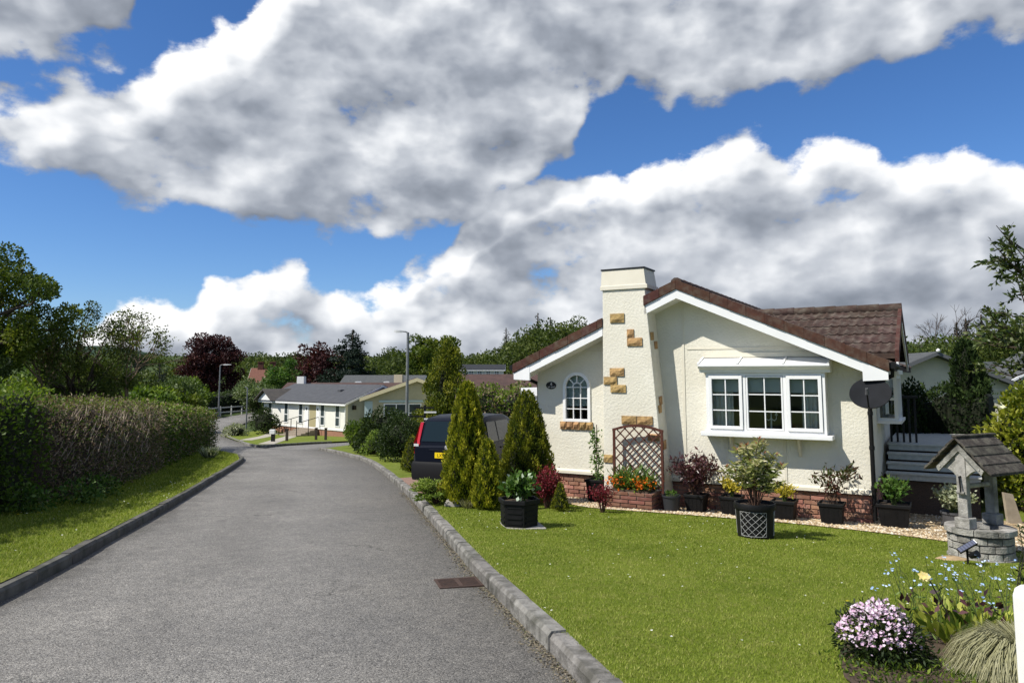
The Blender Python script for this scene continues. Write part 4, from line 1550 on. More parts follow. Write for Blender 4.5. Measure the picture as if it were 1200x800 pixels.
def round_pot(o, r, h, m=M_BLACKPL, taper=.78, rim=.03):
    B().lathe([(r * taper, 0), (r * .97, h - rim), (r * 1.05, h - rim), (r * 1.05, h), (r * .95, h), (r * .92, h - .04)], 28).make('pot', m, o, smooth=40)
    B().lathe([(r * .91, h - .05), (r * .91, h - .036)], 20).make('soil', M_SOIL, o)


def hpos(x, y):
    v = hw(x, y)
    return (v.x, v.y, gz(v.x, v.y) + .015)


def climber_pot():
    o = thing('potted_climber', 'tall black pot with leafy climber up a cane by the arched window', 'potted plant', hpos(-1.60, -.32), HR)
    square_pot(o, .30, .42, taper=.72)
    B().tube([(.02, 0, .36), (.0, .06, 1.42)], .008, 6).make('cane', M_STEMBR, o)
    b = B()
    Pl, Al = [], []
    for k in range(4):
        ph = random.uniform(0, 6)
        pts = [(.04 * math.cos(ph + 5 * t) + .02 * (1 - t), .05 * t + .04 * math.sin(ph + 5 * t), .37 + 1.0 * t * random.uniform(.97, 1.0)) for t in np.linspace(0, 1, 14)]
        B().tube(pts, .004, 5).make('stem', M_STEM, o)
        for j in range(75):
            p = Vector(pts[random.randrange(0, 13)]) + Vector((random.gauss(0, .055), random.gauss(0, .04), random.gauss(0, .04)))
            Pl.append(p)
            Al.append(Vector((random.gauss(0, 1), random.gauss(-.4, .7), random.gauss(-.3, .6))).normalized())
    leaves('foliage', np.array(Pl), np.array(Al), .055 + .03 * rng.random(len(Pl)), L_BRIGHT, o, .5)


climber_pot()


def brick_planter():
    o = thing('brick_planter', 'raised red brick planter of orange wallflowers in front of the trellis', 'planter', HO, HR)
    x0, x1, y0, y1, h = -1.14, -.26, -1.02, -.52, .40
    g0 = .02
    c = B().box(x0 + .02, x1 - .02, y0 + .022, y1, g0 - .3, h - .02).make('mortar_core', M_MORTAR, o)
    bricks(c, x0, x1, g0 - .02, 6, y0 + .022, 0, .30, .066, m=M_BRICK2)
    bricks(c, y0 + .03, y1, g0 - .02, 6, x1 - .02, R(90), .25, .066, m=M_BRICK2)
    bricks(c, y0 + .03, y1, g0 - .02, 6, x0 + .02, R(-90), .25, .066, m=M_BRICK2)
    B().box(x0 + .1, x1 - .1, y0 + .1, y1 - .05, h - .021, h + .012).make('soil', M_SOIL, o)
    n = 900
    P = np.stack([x0 + .06 + (x1 - x0 - .12) * rng.random(n), y0 + .06 + (y1 - y0 - .1) * rng.random(n), h + .02 + .22 * rng.random(n)], 1)
    leaves('foliage', P, unit(rdir(n) + np.array([0, 0, .5])), .06 + .05 * rng.random(n), L_HEDGE, o, .3)
    n = 170
    cx = np.where(rng.random(n) < .45, x0 + .24, x1 - .22)
    P = np.stack([cx + .12 * rng.normal(size=n), y0 + .05 + .12 * rng.random(n), h + .09 + .05 * rng.normal(size=n) + .05], 1)
    flowers('blossom', P, .022, F_ORANGE, o, 4, (0, -.6, .8), .6)
    n = 60
    P = np.stack([x0 + .35 + .12 * rng.normal(size=n), y0 + .25 + .1 * rng.random(n), h + .28 + .05 * rng.normal(size=n)], 1)
    flowers('blossom', P, .016, leafmat('amber_petal', [(.45, .22, .03), (.6, .36, .06)], .3), o, 4, (0, -.5, .8), .5)
    n = 260
    P = np.stack([x0 + .45 + .2 * rng.normal(size=n), y0 + .25 + .12 * rng.normal(size=n), h + .05 + .3 * rng.random(n)], 1)
    leaves('tall_foliage', P, unit(rdir(n) * .7 + np.array([0, 0, 1.])), .10 + .06 * rng.random(n), L_BRIGHT, o, .16)


brick_planter()


def trellis():
    o = thing('trellis', 'dark red arched lattice trellis standing against the chimney', 'trellis', HO, HR)
    x0, x1, z0, zs, rise, y = -1.10, -.20, .38, 1.42, .085, -.62
    top = lambda x: zs + rise * (1 - ((x - (x0 + x1) / 2) / ((x1 - x0) / 2)) ** 2)
    for x in (x0, x1):
        B().box(x - .022, x + .022, y - .02, y + .02, -.05, zs + .01).make('post', M_WOODRED, o, bevel=.003)
    xs = np.linspace(x0 - .025, x1 + .025, 16)
    arc = [(x, top(min(max(x, x0), x1)) + .025) for x in xs] + [(x, top(min(max(x, x0), x1)) - .02) for x in xs[::-1]]
    B().prism(arc, y - .022, y + .022).make('top_rail', M_WOODRED, o)
    B().box(x0 + .022, x1 - .022, y - .018, y + .018, .42, .455).make('bottom_rail', M_WOODRED, o)
    st = .178
    for sgn, dy in ((1, -.007), (-1, .007)):
        c = -3.0
        while c < 4:
            # line z = c + sgn*x clipped to the frame
            pts = []
            for t in np.linspace(x0 + .02, x1 - .02, 241):
                z = c + sgn * t
                if .45 < z < top(t) - .012:
                    pts.append((t, z))
            if len(pts) > 8:
                B().bar((pts[0][0], y + dy, pts[0][1]), (pts[-1][0], y + dy, pts[-1][1]), .021, .010, (0, 1, 0)).make('slat', M_WOODRED, o)
            c += st
    return o


trellis()


def small_pots():
    o = thing('small_bucket_pot', 'small round black bucket pot with low green plant beside the brick planter', 'potted plant', hpos(-.02, -.72), HR)
    round_pot(o, .155, .27, mat('charcoal_plastic', (.03, .032, .036), None, rough=.5))
    n = 130
    P, N, k = blob_pts(n, [(0, 0, .27)], [(.09, .09, .06)], .3)
    leaves('foliage', P, unit(N + np.array([0, 0, .4])), .05, L_BRIGHT, o, .6)
    o = thing('potted_pieris', 'black square pot with spreading purple-leaved shrub under the wall between windows', 'potted plant', hpos(.33, -.42), HR)
    square_pot(o, .34, .30)
    spray_bush('', '', None, .78, .46, 34, 1150, .085, L_PIERIS, stem=M_STEMBR, asp=.36, z0=.28, parent=o, t0=.2, jit=.06, stemr=.004)
    o = thing('potted_yellow_shrub', 'yellow-leaved shrub in square black pot partly behind the lattice-patterned pot', 'potted plant', hpos(.93, -.40), HR)
    square_pot(o, .34, .31)
    spray_bush('', '', None, .33, .19, 26, 420, .06, L_YELLOW, stem=M_STEM, asp=.42, z0=.29, parent=o, t0=.3, jit=.03)
    o = thing('potted_yellow_shrub', 'yellow-leaved shrub in ribbed black pot under the bay window centre', 'potted plant', hpos(1.78, -.40), HR)
    square_pot(o, .36, .31)
    spray_bush('', '', None, .28, .2, 26, 420, .055, L_YELLOW, stem=M_STEM, asp=.42, z0=.29, parent=o, t0=.3, jit=.03)
    o = thing('potted_photinia', 'sparse red-tipped shrub in black pot left of the downpipe', 'potted plant', hpos(2.50, -.42), HR)
    square_pot(o, .36, .33)
    spray_bush('', '', None, .72, .42, 14, 330, .085, L_PHOT, stem=M_STEMBR, asp=.40, z0=.31, parent=o, t0=.12, jit=.05, stemr=.004)
    o = thing('potted_evergreen', 'bushy green shrub in square black pot in the shade round the corner', 'potted plant', hpos(3.36, -.02), HR)
    square_pot(o, .46, .36)
    spray_bush('', '', None, .42, .24, 30, 520, .075, L_BRIGHT, stem=M_STEM, asp=.4, z0=.34, parent=o, t0=.2, jit=.04)
    o = thing('potted_euonymus', 'silvery variegated shrub in grey pot on gravel behind the wishing well', 'potted plant', (6.95, 11.95, gz(6.95, 11.95)), 0)
    round_pot(o, .17, .27, M_GREYPL)
    spray_bush('', '', None, .44, .30, 34, 1100, .058, L_SILVER, stem=M_STEM, asp=.55, z0=.25, parent=o, t0=.25, jit=.05, stemr=.003)


small_pots()


def octagon_planter():
    x, y = .10, 10.6
    z = gz(x, y)
    s = thing('paving_slab', 'square concrete slab in the lawn under the hexagonal planter', 'paving slab', (x + .05, y - .02, z), R(12))
    B().box(-.27, .27, -.27, .27, -.06, .022).make('slab', M_CONC, s, bevel=.008)
    o = thing('hexagonal_planter', 'black hexagonal panelled planter with white-edged leafy plant on the lawn', 'potted plant', (x, y, z + .024), R(14))
    n = 6
    b = B()
    ap = .285
    for r, zz in ((ap * .93, 0), (ap * .97, .30), (ap * 1.07, .305), (ap * 1.07, .36), (ap * .95, .36), (ap * .93, .31)):
        b.v += [(r * math.cos(math.pi / 3 * (k + .5)), r * math.sin(math.pi / 3 * (k + .5)), zz) for k in range(n)]
    b.f = [(i * n + k, i * n + (k + 1) % n, (i + 1) * n + (k + 1) % n, (i + 1) * n + k) for i in range(5) for k in range(n)] + [tuple(range(n))[::-1]]
    b.make('pot', M_BLACKPL, o, bevel=.004)
    side = ap * math.sin(math.pi / 6)
    for k in range(n):
        a = math.pi / 3 * (k + 1)
        rr = ap * math.cos(math.pi / 6) * .955
        hwid = side * .72
        for zz in (.06, .13, .20, .27):
            B().box(-hwid, hwid, rr - .02, rr + .008, zz - .018, zz + .012).xf(Matrix.Rotation(a - math.pi / 2, 4, 'Z')).make('panel_slat', M_BLACKPL, o)
    B().lathe([(ap * .8, .30), (ap * .8, .315)], 12).make('soil', M_SOIL, o)
    spray_bush('', '', None, .42, .22, 22, 260, .10, L_BRIGHT, stem=M_STEM, asp=.72, z0=.31, parent=o, t0=.2, jit=.04)
    P, N, k = blob_pts(26, [(0, 0, .52)], [(.2, .2, .18)], .7)
    leaves('pale_young_leaves', P, unit(N + rdir(26) * .5), .075, leafmat('mint_leaf', [(.35, .46, .28), (.5, .6, .45), (.7, .74, .64)], .3), o, .75)
    return o


octagon_planter()


def lattice_pot():
    x, y = 3.32, 10.35
    o = thing('lattice_pot', 'round black pot with silver diamond lattice pattern and variegated shrub on the lawn', 'potted plant', (x, y, gz(x, y)), 0)
    r, h = .262, .46
    B().lathe([(r * .88, 0), (r * .90, .012), (r * .90, .03), (r * .97, h - .08), (r * 1.05, h - .075), (r * 1.07, h - .03), (r * 1.04, h), (r * .96, h), (r * .93, h - .05)], 40).make('pot', M_BLACKPL, o, smooth=35)
    B().lathe([(r * .92, h - .06), (r * .92, h - .045)], 24).make('soil', M_SOIL, o)
    m = mat('silver_paint', (.36, .36, .35), (.24, .24, .235), 30, .5)
    z0, z1 = .045, h - .10

    def sp(a, z):
        q = r * (.90 + .07 * (z - .03) / (h - .11)) + .002
        return (q * math.cos(a), q * math.sin(a), z)
    for face in (-115, 5, 125):
        a0, a1 = R(face - 42), R(face + 42)
        for a in (a0, a1):
            B().tube([sp(a, z0), sp(a, z1)], .0035, 5).make('lattice_line', m, o)
        for z in (z0, z1):
            B().tube([sp(a0 + (a1 - a0) * i / 12, z) for i in range(13)], .0035, 5).make('lattice_line', m, o)
        for s in (1, -1):
            for c in np.arange(-.8, 1.9, .27):
                pts = []
                for t in np.linspace(0, 1, 61):
                    u = c + s * t * .95 if s > 0 else c + .0 - t * .95 + .9
                    if 0 <= u <= 1:
                        pts.append(sp(a0 + (a1 - a0) * u, z0 + (z1 - z0) * t))
                if len(pts) > 4:
                    B().tube([pts[int(q)] for q in np.linspace(0, len(pts) - 1, 9)], .0032, 5).make('lattice_line', m, o)
    # shrub: woody stems, whorls of leaves at the ends
    sb = B()
    Pl, Al, Tp, Ta = [], [], [], []
    for i in range(30):
        a = random.uniform(0, 6.283)
        q = .44 * math.sqrt(random.random())
        hh = random.uniform(.35, .80) * (1 - .3 * (q / .44) ** 2)
        if i < 4:
            hh, q = .84 - .04 * i, .08 + .09 * i
            a = R(-20 + 40 * i)
        tip = Vector((q * math.cos(a), q * math.sin(a), h + hh))
        root = Vector((.12 * q * math.cos(a), .12 * q * math.sin(a), h - .04))
        mid = root.lerp(tip, .5) + Vector((-.04 * math.cos(a), -.04 * math.sin(a), .06))
        sb.tube([root, mid, tip], [.006, .0045, .003], 6)
        for j in range(44):
            t = 1 - .62 * random.random() ** 1.4
            p = mid.lerp(tip, max(0, t * 2 - 1)) if t > .5 else root.lerp(mid, t * 2)
            b_ = random.uniform(0, 6.283)
            Pl.append(p)
            Al.append(Vector((math.cos(b_), math.sin(b_), random.uniform(-.35, .75))).normalized())
        if random.random() < .45 or i < 3:
            for j in range(5):
                b_ = random.uniform(0, 6.283)
                Tp.append(tip)
                Ta.append(Vector((math.cos(b_) * .6, math.sin(b_) * .6, 1)).normalized())
    stuff(sb.make('stems', M_STEMBR, o, smooth=60))
    P, A = np.array(Pl), np.array(Al)
    leaves('foliage', P, A, .105 * (.6 + .7 * rng.random(len(P))), L_VARIEG, o, .30, .65 * rng.random(len(P)) + .4 * (P[:, 2] - h))
    P, A = np.array(Tp), np.array(Ta)
    leaves('pink_shoots', P, A, .06 * (.6 + .7 * rng.random(len(P))), L_PINKTIP, o, .3)


lattice_pot()


# ------------------------------------------------------------------ wishing well
def wishing_well():
    x, y = 5.70, 9.25
    z = gz(x, y)
    o = thing('wishing_well', 'weathered grey stone wishing well with slatted roof and crank handle', 'wishing well', (x, y, z), R(28))
    r, wall = .44, .12
    rows, n, rh = 3, 13, .088
    core_ = B()
    k = 40
    for rr, zz in ((r - .012, -.1), (r - .012, .30), (r - wall, .30), (r - wall, -.1)):
        core_.v += [(rr * math.cos(2 * math.pi * i / k), rr * math.sin(2 * math.pi * i / k), zz) for i in range(k)]
    core_.f = [(a * k + i, a * k + (i + 1) % k, ((a + 1) % 4) * k + (i + 1) % k, ((a + 1) % 4) * k + i) for a in range(4) for i in range(k)]
    core_ = core_.make('mortar_ring', mat('well_mortar', (.10, .095, .085), None, rough=.95), o)

    def wedge(a0, a1, r0, r1, z0, z1, m=4):
        b = B()
        for i in range(m + 1):
            a = a0 + (a1 - a0) * i / m
            e = .012 if i in (0, m) else 0
            b.v += [(r0 * math.cos(a), r0 * math.sin(a), z0), ((r1 - e) * math.cos(a), (r1 - e) * math.sin(a), z0 + .004), ((r1 - e) * math.cos(a), (r1 - e) * math.sin(a), z1 - .004), (r0 * math.cos(a), r0 * math.sin(a), z1)]
        b.f = [(i * 4 + j, i * 4 + (j + 1) % 4, i * 4 + 4 + (j + 1) % 4, i * 4 + 4 + j) for i in range(m) for j in range(4)] + [(3, 2, 1, 0), (m * 4, m * 4 + 1, m * 4 + 2, m * 4 + 3)]
        return b
    for row in range(rows):
        me = wedge(.018, 2 * math.pi / n - .018, r - .06, r + .012, row * rh + .03, (row + 1) * rh + .018).mesh('well_stone', M_WELL)
        for i in range(n):
            q = obj('well_stone', me, core_)
            q.rotation_euler.z = 2 * math.pi * (i + .5 * (row % 2)) / n + random.uniform(-.01, .01)
            q.scale = (random.uniform(.985, 1.012),) * 2 + (1,)
    me = wedge(.012, 2 * math.pi / 9 - .012, r - wall - .02, r + .05, .30, .372).mesh('coping_stone', M_WELL)
    for i in range(9):
        q = obj('coping_stone', me, core_)
        q.rotation_euler.z = 2 * math.pi * i / 9
    # broad base stones
    me = wedge(.03, 2 * math.pi / 9 - .03, r - .06, r + .03, -.08, .034).mesh('base_stone', M_WELL)
    for i in range(9):
        q = obj('base_stone', me, core_)
        q.rotation_euler.z = 2 * math.pi * (i + .3) / 9
    # posts with foot blocks and shaped brackets, gable boards (local x runs along the ridge)
    for s in (-1, 1):
        px = s * .36
        B().box(px - .10, px + .10, -.115, .115, .373, .50).make('post_foot', M_WELL, o, bevel=.012)
        B().box(px - .055, px + .055, -.075, .075, .50, 1.30).make('post', M_WELL, o, bevel=.01)
        pts = [(-.075, .98), (-.075, 1.30), (-.30, 1.12), (-.295, 1.07), (-.20, 1.06), (-.14, 1.03)]
        for f in (1, -1):
            B().prism([(a * f, c) for a, c in pts], px - .035, px + .035).xf(SW).make('bracket', M_WELL, o)
        B().prism([(-.37, 1.075), (0, 1.375), (.37, 1.075), (.33, 1.02), (0, 1.285), (-.33, 1.02)], px + s * .056, px + s * .085).xf(SW).make('gable_board', M_WELL, o)
        for yy in (-.30, .30):
            B().tube([(px + s * .085, yy, 1.085), (px + s * .095, yy, 1.085)], .014, 8).make('bolt', mat('bolt', (.35, .34, .32), None, rough=.5), o)
    # roof: four overlapping slats each side
    sl = math.atan2(.36, .46)
    for s in (-1, 1):
        for i in range(4):
            y0, y1 = s * (.00 + .122 * i), s * (.00 + .122 * (i + 1) + .035)
            zt = lambda yy, l: 1.45 - abs(yy) * .80 + l
            b = B()
            l0, l1 = .006 + .006 * i * 0, .028
            X = .52
            b.add([(-X, y0, zt(y0, l0)), (X, y0, zt(y0, l0)), (X, y1, zt(y1, l1)), (-X, y1, zt(y1, l1)), (-X, y0, zt(y0, l0 - .03)), (X, y0, zt(y0, l0 - .03)), (X, y1, zt(y1, l1 - .034)), (-X, y1, zt(y1, l1 - .034))],
                  [(0, 1, 2, 3), (7, 6, 5, 4), (0, 4, 5, 1), (1, 5, 6, 2), (2, 6, 7, 3), (3, 7, 4, 0)])
            b.make('roof_slat', M_WELLROOF, o, bevel=.004)
    B().box(-.53, .53, -.045, .045, 1.445, 1.475).make('ridge_cap', M_WELLROOF, o, bevel=.012)
    o.scale = (.78, .78, 1.0)
    # winding roller and crank
    B().tube([(-.31, 0, .86), (.31, 0, .86)], .03, 10).make('roller', M_WELL, o, smooth=50)
    B().tube([(-.415, 0, .98), (-.46, 0, .98), (-.47, -.02, .86), (-.47, -.02, .80)], .013, 8).make('crank', M_BLACKMET, o)
    B().tube([(-.46, -.07, .79), (-.46, .05, .80)], [.02, .024], 8).make('crank_handle', M_WELL, o)
    return o


wishing_well()
rock('rock', 'flat sandy stone half buried at the foot of the wishing well', (5.20, 9.02, gz(5.2, 9.0) - .01), .19, .12, .035, mat('sandy_rock', (.42, .31, .18), (.30, .21, .12), 14, .95, .006, 50), 9)
random.seed(31)


def solar_spot():
    x, y = 5.20, 8.70
    o = thing('solar_spotlight', 'black solar garden spotlight with tilted panel on a stake by the well', 'garden light', (x, y, gz(x, y)), 0)
    B().tube([(0, 0, -.08), (0, 0, .16)], [.008, .014], 8).make('stake', M_BLACKPL, o)
    B().tube([(.02, -.02, .10), (.06, -.10, .14)], [.03, .045], 12).make('lamp_head', M_BLACKPL, o, smooth=40)
    mx = Matrix.Translation((0, 0, .2)) @ Matrix.Rotation(R(-28), 4, 'Y') @ Matrix.Rotation(R(38), 4, 'X')
    B().box(-.115, .115, -.035, .035, -.012, .012).xf(mx).make('panel_housing', M_BLACKPL, o, bevel=.004)
    m = mat('solar_cell', (.10, .11, .16), None, rough=.25, spec=.6)
    for i in range(6):
        B().box(-.105 + i * .035, -.075 + i * .035, -.027, .027, .0125, .0145).xf(mx).make('solar_cell', m, o)
    B().box(.104, .113, -.027, .027, .0125, .0145).xf(mx).make('panel_edge', M_WHITE, o)


solar_spot()


# ------------------------------------------------------------------ flower bed in the corner
def flower_bed():
    ctr = (3.0, 4.9)
    pts = [(1.95, 4.55), (2.2, 5.15), (2.75, 5.75), (3.4, 6.1), (4.3, 6.6), (5.4, 7.5)]
    pts2 = [(1.9, 3.6), (2.4, 3.5), (3.2, 3.8), (4.0, 4.2), (4.8, 4.8), (6.0, 6.0)]
    A, C = smooth_line(pts, 30), smooth_line(pts2, 30)
    struct(ruled('flower_bed_soil', A, C, M_SOIL, lambda x, y: gz(x, y) + .02, 6))
    # pink phlox cushion
    x, y = 2.33, 4.92
    z = gz(x, y)
    o = thing('phlox', 'rounded cushion of pale pink phlox at the lawn edge', 'flower clump', (x, y, z))
    n = 2600
    P, N, k = blob_pts(n, [(0, 0, .16), (.1, -.02, .12), (.02, -.1, .1)], [(.27, .24, .20), (.22, .2, .17), (.25, .18, .14)], .35)
    P[:, 2] = np.abs(P[:, 2])
    leaves('foliage', P, unit(N + rdir(n) * .9), .035 + .02 * rng.random(n), L_DARK, o, .3, rng.random(n) * .9)
    n = 1150
    a = rng.random(n) * 6.28
    q = np.sqrt(rng.random(n))
    P = np.stack([.255 * q * np.cos(a), .22 * q * np.sin(a) - .01, .36 - .20 * q ** 2 + .018 * rng.normal(size=n)], 1)
    clump = np.sin(P[:, 0] * 31) * np.sin(P[:, 1] * 37 + 1) + rng.normal(size=n) * .5
    P = P[clump > -.55]
    flowers('blossom', P, .0125, F_PINK, o, 5, (-.1, -.35, 1), .6)
    # hosta
    x, y = 3.22, 5.36
    o = thing('hosta', 'yellow-edged hosta leaves behind the sedge mound', 'plant', (x, y, gz(x, y)))
    n = 240
    a = rng.random(n) * 6.28
    q = .32 * np.sqrt(rng.random(n))
    P = np.stack([q * np.cos(a) * 1.15, q * np.sin(a), .04 + .10 * rng.random(n)], 1)
    A = unit(np.stack([np.cos(a) * (q + .1) * 2, np.sin(a) * (q + .1) * 2, .75 + .5 * rng.random(n)], 1) + rdir(n) * .25)
    leaves('foliage', P, A, .10 + .08 * rng.random(n), L_HOSTA, o, .42, fold=.14)
    n = 60
    P = np.stack([.3 * rng.normal(size=n), .16 * rng.normal(size=n), .22 + .1 * rng.random(n)], 1)
    leaves('dark_foliage', P, unit(rdir(n) + np.array([0, 0, .6])), .07, L_PIERIS, o, .5)
    # sedge mound
    x, y = 3.06, 4.62
    o = thing('sedge_mound', 'drooping mound of fine buff-green sedge beside the white post', 'grass clump', (x, y, gz(x, y)))
    n = 5200
    a = rng.random(n) * 6.28
    L = .27 + .14 * rng.random(n)
    Vs, tt = [], []
    root = np.stack([.07 * np.cos(a) * rng.random(n), .07 * np.sin(a) * rng.random(n), .02 + .05 * rng.random(n)], 1)
    dirn = np.stack([np.cos(a), np.sin(a), np.zeros(n)], 1)
    sd = np.stack([-np.sin(a), np.cos(a), np.zeros(n)], 1)
    sw_ = rng.normal(size=(n, 1)) * .18
    top = .15 + .11 * rng.random(n)
    tp = rng.random(n)

    def cur(t):
        return root + (dirn + sd * sw_ * t) * (L * t)[:, None] + np.array([0, 0, 1.]) * (top * (4 * t * (1 - t)) ** .7 * (1 - .25 * t))[:, None]
    for t0, t1 in ((0, .25), (.25, .5), (.5, .78), (.78, 1)):
        A0, A1 = cur(t0), cur(t1)
        w = .0022
        Vs.append(np.stack([A0 - sd * w, A0 + sd * w, A1 + sd * w * (1 if t1 < 1 else .1), A1 - sd * w * (1 if t1 < 1 else .1)], 1))
        tt.append(np.clip(tp * .7 + .3 * t1, 0, 1))
    obj('blades', quads_mesh('blades', np.concatenate(Vs), 4, L_FGRASS, np.concatenate(tt)), o)
    P = np.array([(-.05, -.28, .26), (.12, -.2, .27), (-.03, -.27, .265)])
    flowers('fallen_petal', P, .016, F_RED, o, 4, (0, -.5, 1), .8)
    # tall forget-me-nots and aquilegia stems
    o = thing('forget_me_nots', 'loose patch of pale blue forget-me-nots on thin stems above the hosta', 'flower clump', (3.35, 5.7, gz(3.35, 5.7)))
    sb = B()
    F = []
    Lp, La = [], []
    for i in range(58):
        bx, by = random.uniform(-.6, .5), random.uniform(-.45, .35)
        if i > 45:
            bx, by = random.uniform(.1, .9), random.uniform(.3, 1.3)
        h = random.uniform(.28, .52)
        lean = random.uniform(-.16, .1)
        g = gz(3.35 + bx, 5.7 + by) - gz(3.35, 5.7)
        tip = (bx + lean, by + random.uniform(-.06, .06), g + h)
        sb.tube([(bx, by, g - .01), (bx + lean * .4, by, g + h * .6), tip], [.003, .0025, .0018], 4)
        for q in range(random.randint(1, 4)):
            F.append((tip[0] + random.gauss(0, .015), tip[1] + random.gauss(0, .015), tip[2] + random.gauss(0, .01)))
        for q in range(4):
            t = random.random()
            Lp.append((bx + lean * .5 * t, by, g + h * t * .7))
            La.append(Vector((random.gauss(0, 1), random.gauss(0, 1), .6)).normalized())
    sb.make('stems', M_STEM, o)
    leaves('foliage', np.array(Lp), np.array(La), .06, L_BRIGHT, o, .22)
    flowers('blossom', np.array(F), .011, F_BLUE, o, 5, (0, -.3, 1), .75)
    # dark leafy stems by the well
    o = thing('tall_dark_stems', 'tall dark wiry flower stems rising between the well and the white post', 'plant', (4.75, 6.75, gz(4.75, 6.75)))
    sb = B()
    Lp, La = [], []
    for i in range(24):
        bx, by = random.uniform(-.35, .5), random.uniform(-.4, .4)
        h = random.uniform(.4, .8)
        ln = random.uniform(-.25, .25)
        g = gz(4.75 + bx, 6.75 + by) - gz(4.75, 6.75)
        pts = [(bx, by, g - .01), (bx + ln * .3, by, g + h * .5), (bx + ln, by, g + h)]
        sb.tube(pts, [.006, .005, .003], 5)
        for q in range(14):
            t = random.random()
            Lp.append((bx + ln * t * t, by, g + h * t))
            La.append(Vector((random.gauss(0, 1), random.gauss(0, 1), .5)).normalized())
    sb.make('stems', mat('dark_stem', (.03, .028, .02), None, rough=.8), o)
    leaves('foliage', np.array(Lp), np.array(La), .07, L_DARK, o, .25)
    # single cream flower
    o = thing('cream_flower', 'single cream flower on a long dark leaning stem', 'flower', (3.07, 5.30, gz(3.07, 5.3)))
    B().tube([(0, 0, 0), (-.06, 0, .22), (-.17, 0, .44), (-.20, 0, .47)], [.006, .005, .004, .004], 6).make('stem', mat('dark_stem', (.03, .028, .02), None), o)
    P = np.repeat(np.array([[-.215, -.005, .475]]), 3, 0) + rng.normal(size=(3, 3)) * .004
    flowers('petals', P, .034, F_CREAM, o, 7, (-.5, -.6, .5), .75)
    # tulip seed head / dark bud
    o = thing('dark_bud', 'dark maroon bud on an upright stem beside the white post', 'flower', (3.42, 5.05, gz(3.42, 5.05)))
    B().tube([(0, 0, 0), (.01, 0, .30)], .005, 6).make('stem', M_STEM, o)
    B().lathe([(.004, .29), (.022, .32), (.026, .36), (.018, .40), (.004, .42)], 10).make('bud', mat('maroon', (.06, .012, .02), None, rough=.5), o, smooth=60)
    # low weeds along the bed front
    n = 1500
    P = np.stack([rng.uniform(1.95, 3.4, n), rng.uniform(4.25, 4.95, n), np.zeros(n)], 1)
    P[:, 2] = [gz(a_, b_) + .02 + .05 * random.random() for a_, b_ in P[:, :2]]
    o = leaves('ground_cover', P, unit(rdir(n) + np.array([0, 0, .8])), .018 + .026 * rng.random(n), L_HEDGE, None, .4)
    o['label'] = 'low dark weeds in the flower bed soil'
    o['category'] = 'weeds'
    stuff(o)


flower_bed()
wp = B().prism([(-.055, -.1), (.055, -.1), (.055, .82), (.045, .85), (.02, .862), (-.02, .862), (-.045, .85), (-.055, .82)], -.055, .055).make('white_post', M_WHITEP, bevel=.006)
wp.location = (2.035, 2.98, gz(2.1, 2.98))
tag(wp, 'white painted post with rounded top at the flower bed', 'post')

# ------------------------------------------------------------------ car
def text_mesh(name, s, size, m, parent, loc, rot, depth=.002):
    cu = bpy.data.curves.new(name, 'FONT')
    cu.body = s
    cu.size = size
    cu.extrude = depth
    cu.align_x = 'CENTER'
    cu.align_y = 'CENTER'
    t = bpy.data.objects.new('tmp_text', cu)
    col.objects.link(t)
    dg = bpy.context.evaluated_depsgraph_get()
    me = bpy.data.meshes.new_from_object(t.evaluated_get(dg))
    bpy.data.objects.remove(t)
    me.materials.clear()
    me.materials.append(m)
    o = obj(name, me, parent)
    o.location = loc
    o.rotation_euler = rot
    return o


